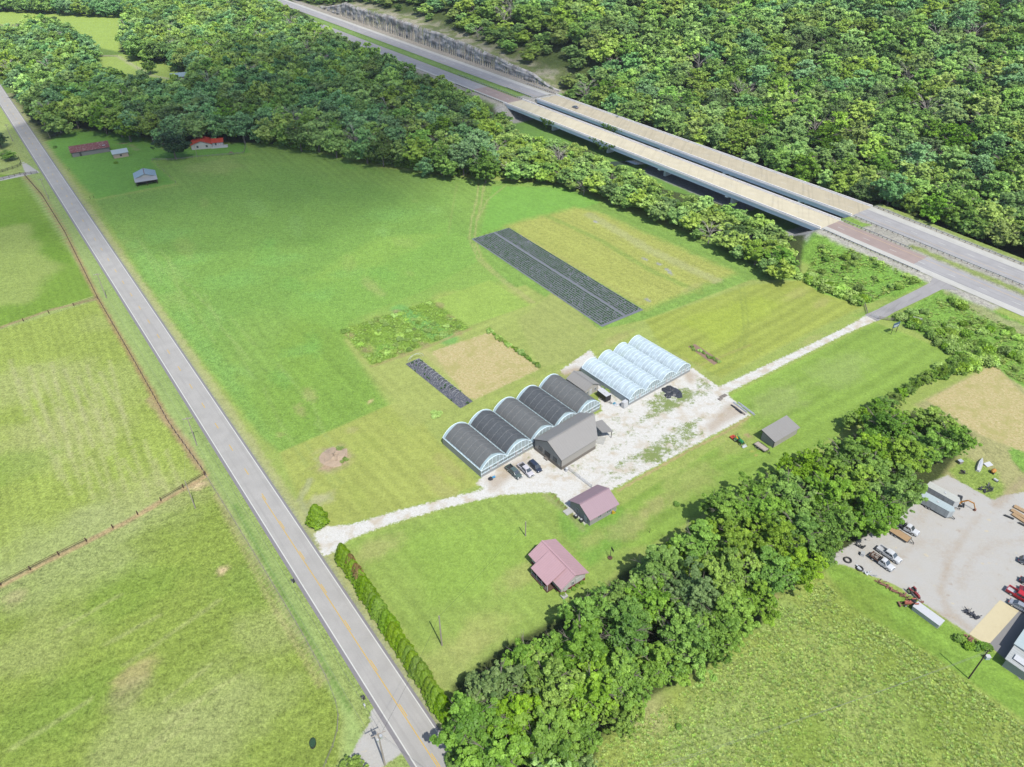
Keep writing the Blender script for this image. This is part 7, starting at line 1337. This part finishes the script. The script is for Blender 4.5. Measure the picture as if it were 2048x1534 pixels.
A = P(1985, 946); t = thing('cement_mixer', 'orange machine drum in the weeds beside the white sheet', 'machine', (A[0], A[1], 0), R(30)); MB().tube([(-.7, 0, .7), (-.2, 0, .8), (.4, 0, .9), (.7, 0, 1.0)], [.3, .6, .55, .3], 12).build('drum', mat('orange_paint', C(226, 160, 70), .5), t); MB().box((0, 0, .3), (1.2, .6, .3)).build('frame', M['black'], t); wheel(t, -.3, .5, .3, .16); wheel(t, -.3, -.5, .3, .16)
A = P(1991, 962); t = thing('white_drum', 'white drum lying at the lower right of the weed island', 'drum', (A[0], A[1], 0), R(120)); MB().cyl((0, 0, .35), .35, 1.1, 'X', 14).build('shell', M['white'], t); MB().cyl((-.58, 0, .35), .3, .06, 'X', 14).build('lid', M['black'], t)
A = P(1919, 926); t = thing('grey_crate', 'small grey crate at the tree belt edge by the weed island', 'crate', (A[0], A[1], 0), R(20)); MB().box((0, 0, .45), (1.2, 1.0, .9)).build('box', M['wood_grey'], t); MB().box((0, 0, .93), (1.3, 1.1, .06)).build('lid', M['steel'], t)
for i, (a, b, m_) in enumerate((((2020, 1022), (2060, 1046), 'newwood'), ((2026, 1015), (2070, 1038), 'newwood'), ((2022, 1030), (2060, 1055), 'newwood'))):
    A = P(*a); B = P(*b); d = (B - A)[:2]; q = MB(); dn = np.array([-d[1], d[0]]) / np.linalg.norm(d)
    for k in range(5): q.bar((dn[0] * k * .24, dn[1] * k * .24, .25), (d[0] + dn[0] * k * .24, d[1] + dn[1] * k * .24, .25), .22, .3)
    o = q.build('lumber_stack', M[m_]); o.location = (A[0], A[1], 0); tag(o, ['middle stack of tan lumber at the right frame edge', 'uppermost stack of tan lumber at the right frame edge', 'lowest stack of tan lumber at the right frame edge'][i], 'lumber', 'lumber at the right edge')
for i, (a, b) in enumerate((((2008, 1031), (2027, 1039)), ((2036, 1046), (2052, 1054)))): A = P(*a); B = P(*b); d = B - A; o = MB().bar((0, 0, .2), (d[0], d[1], .2), .45, .3).build('steel_channel', M['black']); o.location = (A[0], A[1], 0); tag(o, ['dark steel channel lying left of the lumber', 'dark steel channel lying below the lumber'][i], 'steel beam')
A = P(*cy(-45, 880)); scrap('dark machine frame in the shade at the yard corner under the trees', (1712, 1088), (1722, 1096), 12, M['black'], 9); t = thing('white_crate', 'small white crate behind the white flat bed truck', 'crate', (*P(1724, 1110)[:2], 0), R(60)); MB().box((0, 0, .4), (1.0, .8, .8)).build('box', M['white'], t); MB().box((0, 0, .83), (1.1, .9, .06)).build('lid', M['steel'], t)
t = thing('culvert_head', 'pale concrete culvert head in the weedy ditch', 'culvert', (*P(1833, 642)[:2], P(1833, 642)[2]), R(60)); MB().box((0, 0, .6), (.4, 3.0, 1.6)).build('headwall', M['concrete'], t); MB().cyl((-.25, 0, .5), .5, .2, 'X', 16).build('pipe_mouth', M['black'], t)
for px, lb in (((137, 342), 'left one of two short dark posts on the farmstead lawn'), ((139.5, 340), 'right one of two short dark posts on the farmstead lawn'), ((181, 398), 'left short post at the farmstead field corner'), ((188, 396), 'right short post at the farmstead field corner')): pole('q%d' % int(px[0] * 3), lb, px, 1.3, 'poleD', r=.09, name='marker_post')
t = thing('swing_set', 'small weathered play frame by the grey fence of the red roofed house', 'play frame', (*P(463, 309)[:2], 0)); q = MB(); [q.bar((x, y, 0), (x * .3, 0, 1.9), .1) for x in (-1.4, 1.4) for y in (-.8, .8)]; q.bar((-.5, 0, 1.9), (.5, 0, 1.9), .1); q.build('frame', M['wood_grey'], t); MB().box((0, 0, 1.2), (1.6, 1.2, .1)).build('platform', M['rust'], t)
# ---- a real cloud over the woods; its shade falls on the field
cg_ = G(595, 215); alt = 620.0; cx_, cy_ = cg_[0] + SV.x / SV.z * alt, cg_[1] + SV.y / SV.z * alt
cm = bpy.data.materials.new('cloud'); cm.use_nodes = True; N, L = nodes(cm); b = N['Principled BSDF']; b.inputs['Base Color'].default_value = (.85, .86, .88, 1); b.inputs['Roughness'].default_value = 1
tc = N.new('ShaderNodeTexCoord'); vl = N.new('ShaderNodeVectorMath'); vl.operation = 'LENGTH'; L.new(tc.outputs['Object'], vl.inputs[0]); nz = N.new('ShaderNodeTexNoise'); nz.inputs['Scale'].default_value = 1.7; nz.inputs['Detail'].default_value = 4; L.new(tc.outputs['Object'], nz.inputs['Vector'])
ad = N.new('ShaderNodeMath'); ad.operation = 'MULTIPLY_ADD'; L.new(nz.outputs['Fac'], ad.inputs[0]); ad.inputs[1].default_value = .9; L.new(vl.outputs['Value'], ad.inputs[2]); mr = N.new('ShaderNodeMapRange'); L.new(ad.outputs[0], mr.inputs[0]); mr.inputs[1].default_value = 1.0; mr.inputs[2].default_value = 1.42; mr.inputs[3].default_value = .46; mr.inputs[4].default_value = 1.0
tr = N.new('ShaderNodeBsdfTransparent'); ms = N.new('ShaderNodeMixShader'); L.new(mr.outputs[0], ms.inputs[0]); L.new(b.outputs[0], ms.inputs[1]); L.new(tr.outputs[0], ms.inputs[2]); L.new(ms.outputs[0], N['Material Output'].inputs[0])
g_ = np.random.default_rng(4); V = []; F = []; nu, nv = 36, 12
for j in range(nv + 1):
    for i in range(nu): a = 2 * math.pi * i / nu; ph = math.pi * j / nv; wob = 1 + .12 * math.sin(3 * a + 1) + .08 * math.sin(5 * a); V.append((math.cos(a) * math.sin(ph) * wob, math.sin(a) * math.sin(ph) * wob, math.cos(ph) * .25 * (1 + .3 * math.sin(4 * a))))
for j in range(nv):
    for i in range(nu): F.append((j * nu + i, (j + 1) * nu + i, (j + 1) * nu + (i + 1) % nu, j * nu + (i + 1) % nu))
cme = MB().add(V, F); c2_ = G(1010, 30); o2 = cme.build('cloud', cm, None, True); o2.location = (c2_[0] + SV.x / SV.z * 560, c2_[1] + SV.y / SV.z * 560, 600); o2.scale = (120, 110, 80); tag(o2, kind='structure'); o = cme.build('cloud', cm, None, True); o.location = (cx_, cy_, alt); o.scale = (200, 225, 110); o.rotation_euler = (0, 0, R(-12)); tag(o, kind='structure')


hz = bpy.data.materials.new('thin_haze'); hz.use_nodes = True; N, L = nodes(hz); N.remove(N['Principled BSDF']); pv = N.new('ShaderNodeVolumePrincipled'); pv.inputs['Color'].default_value = (.86, .93, 1.0, 1); pv.inputs['Density'].default_value = .00005; pv.inputs['Anisotropy'].default_value = .25; L.new(pv.outputs[0], N['Material Output'].inputs['Volume'])
o = MB().box((0, 700, 89), (3400, 2600, 180)).build('haze', hz); tag(o, 'thin summer haze', kind='stuff')
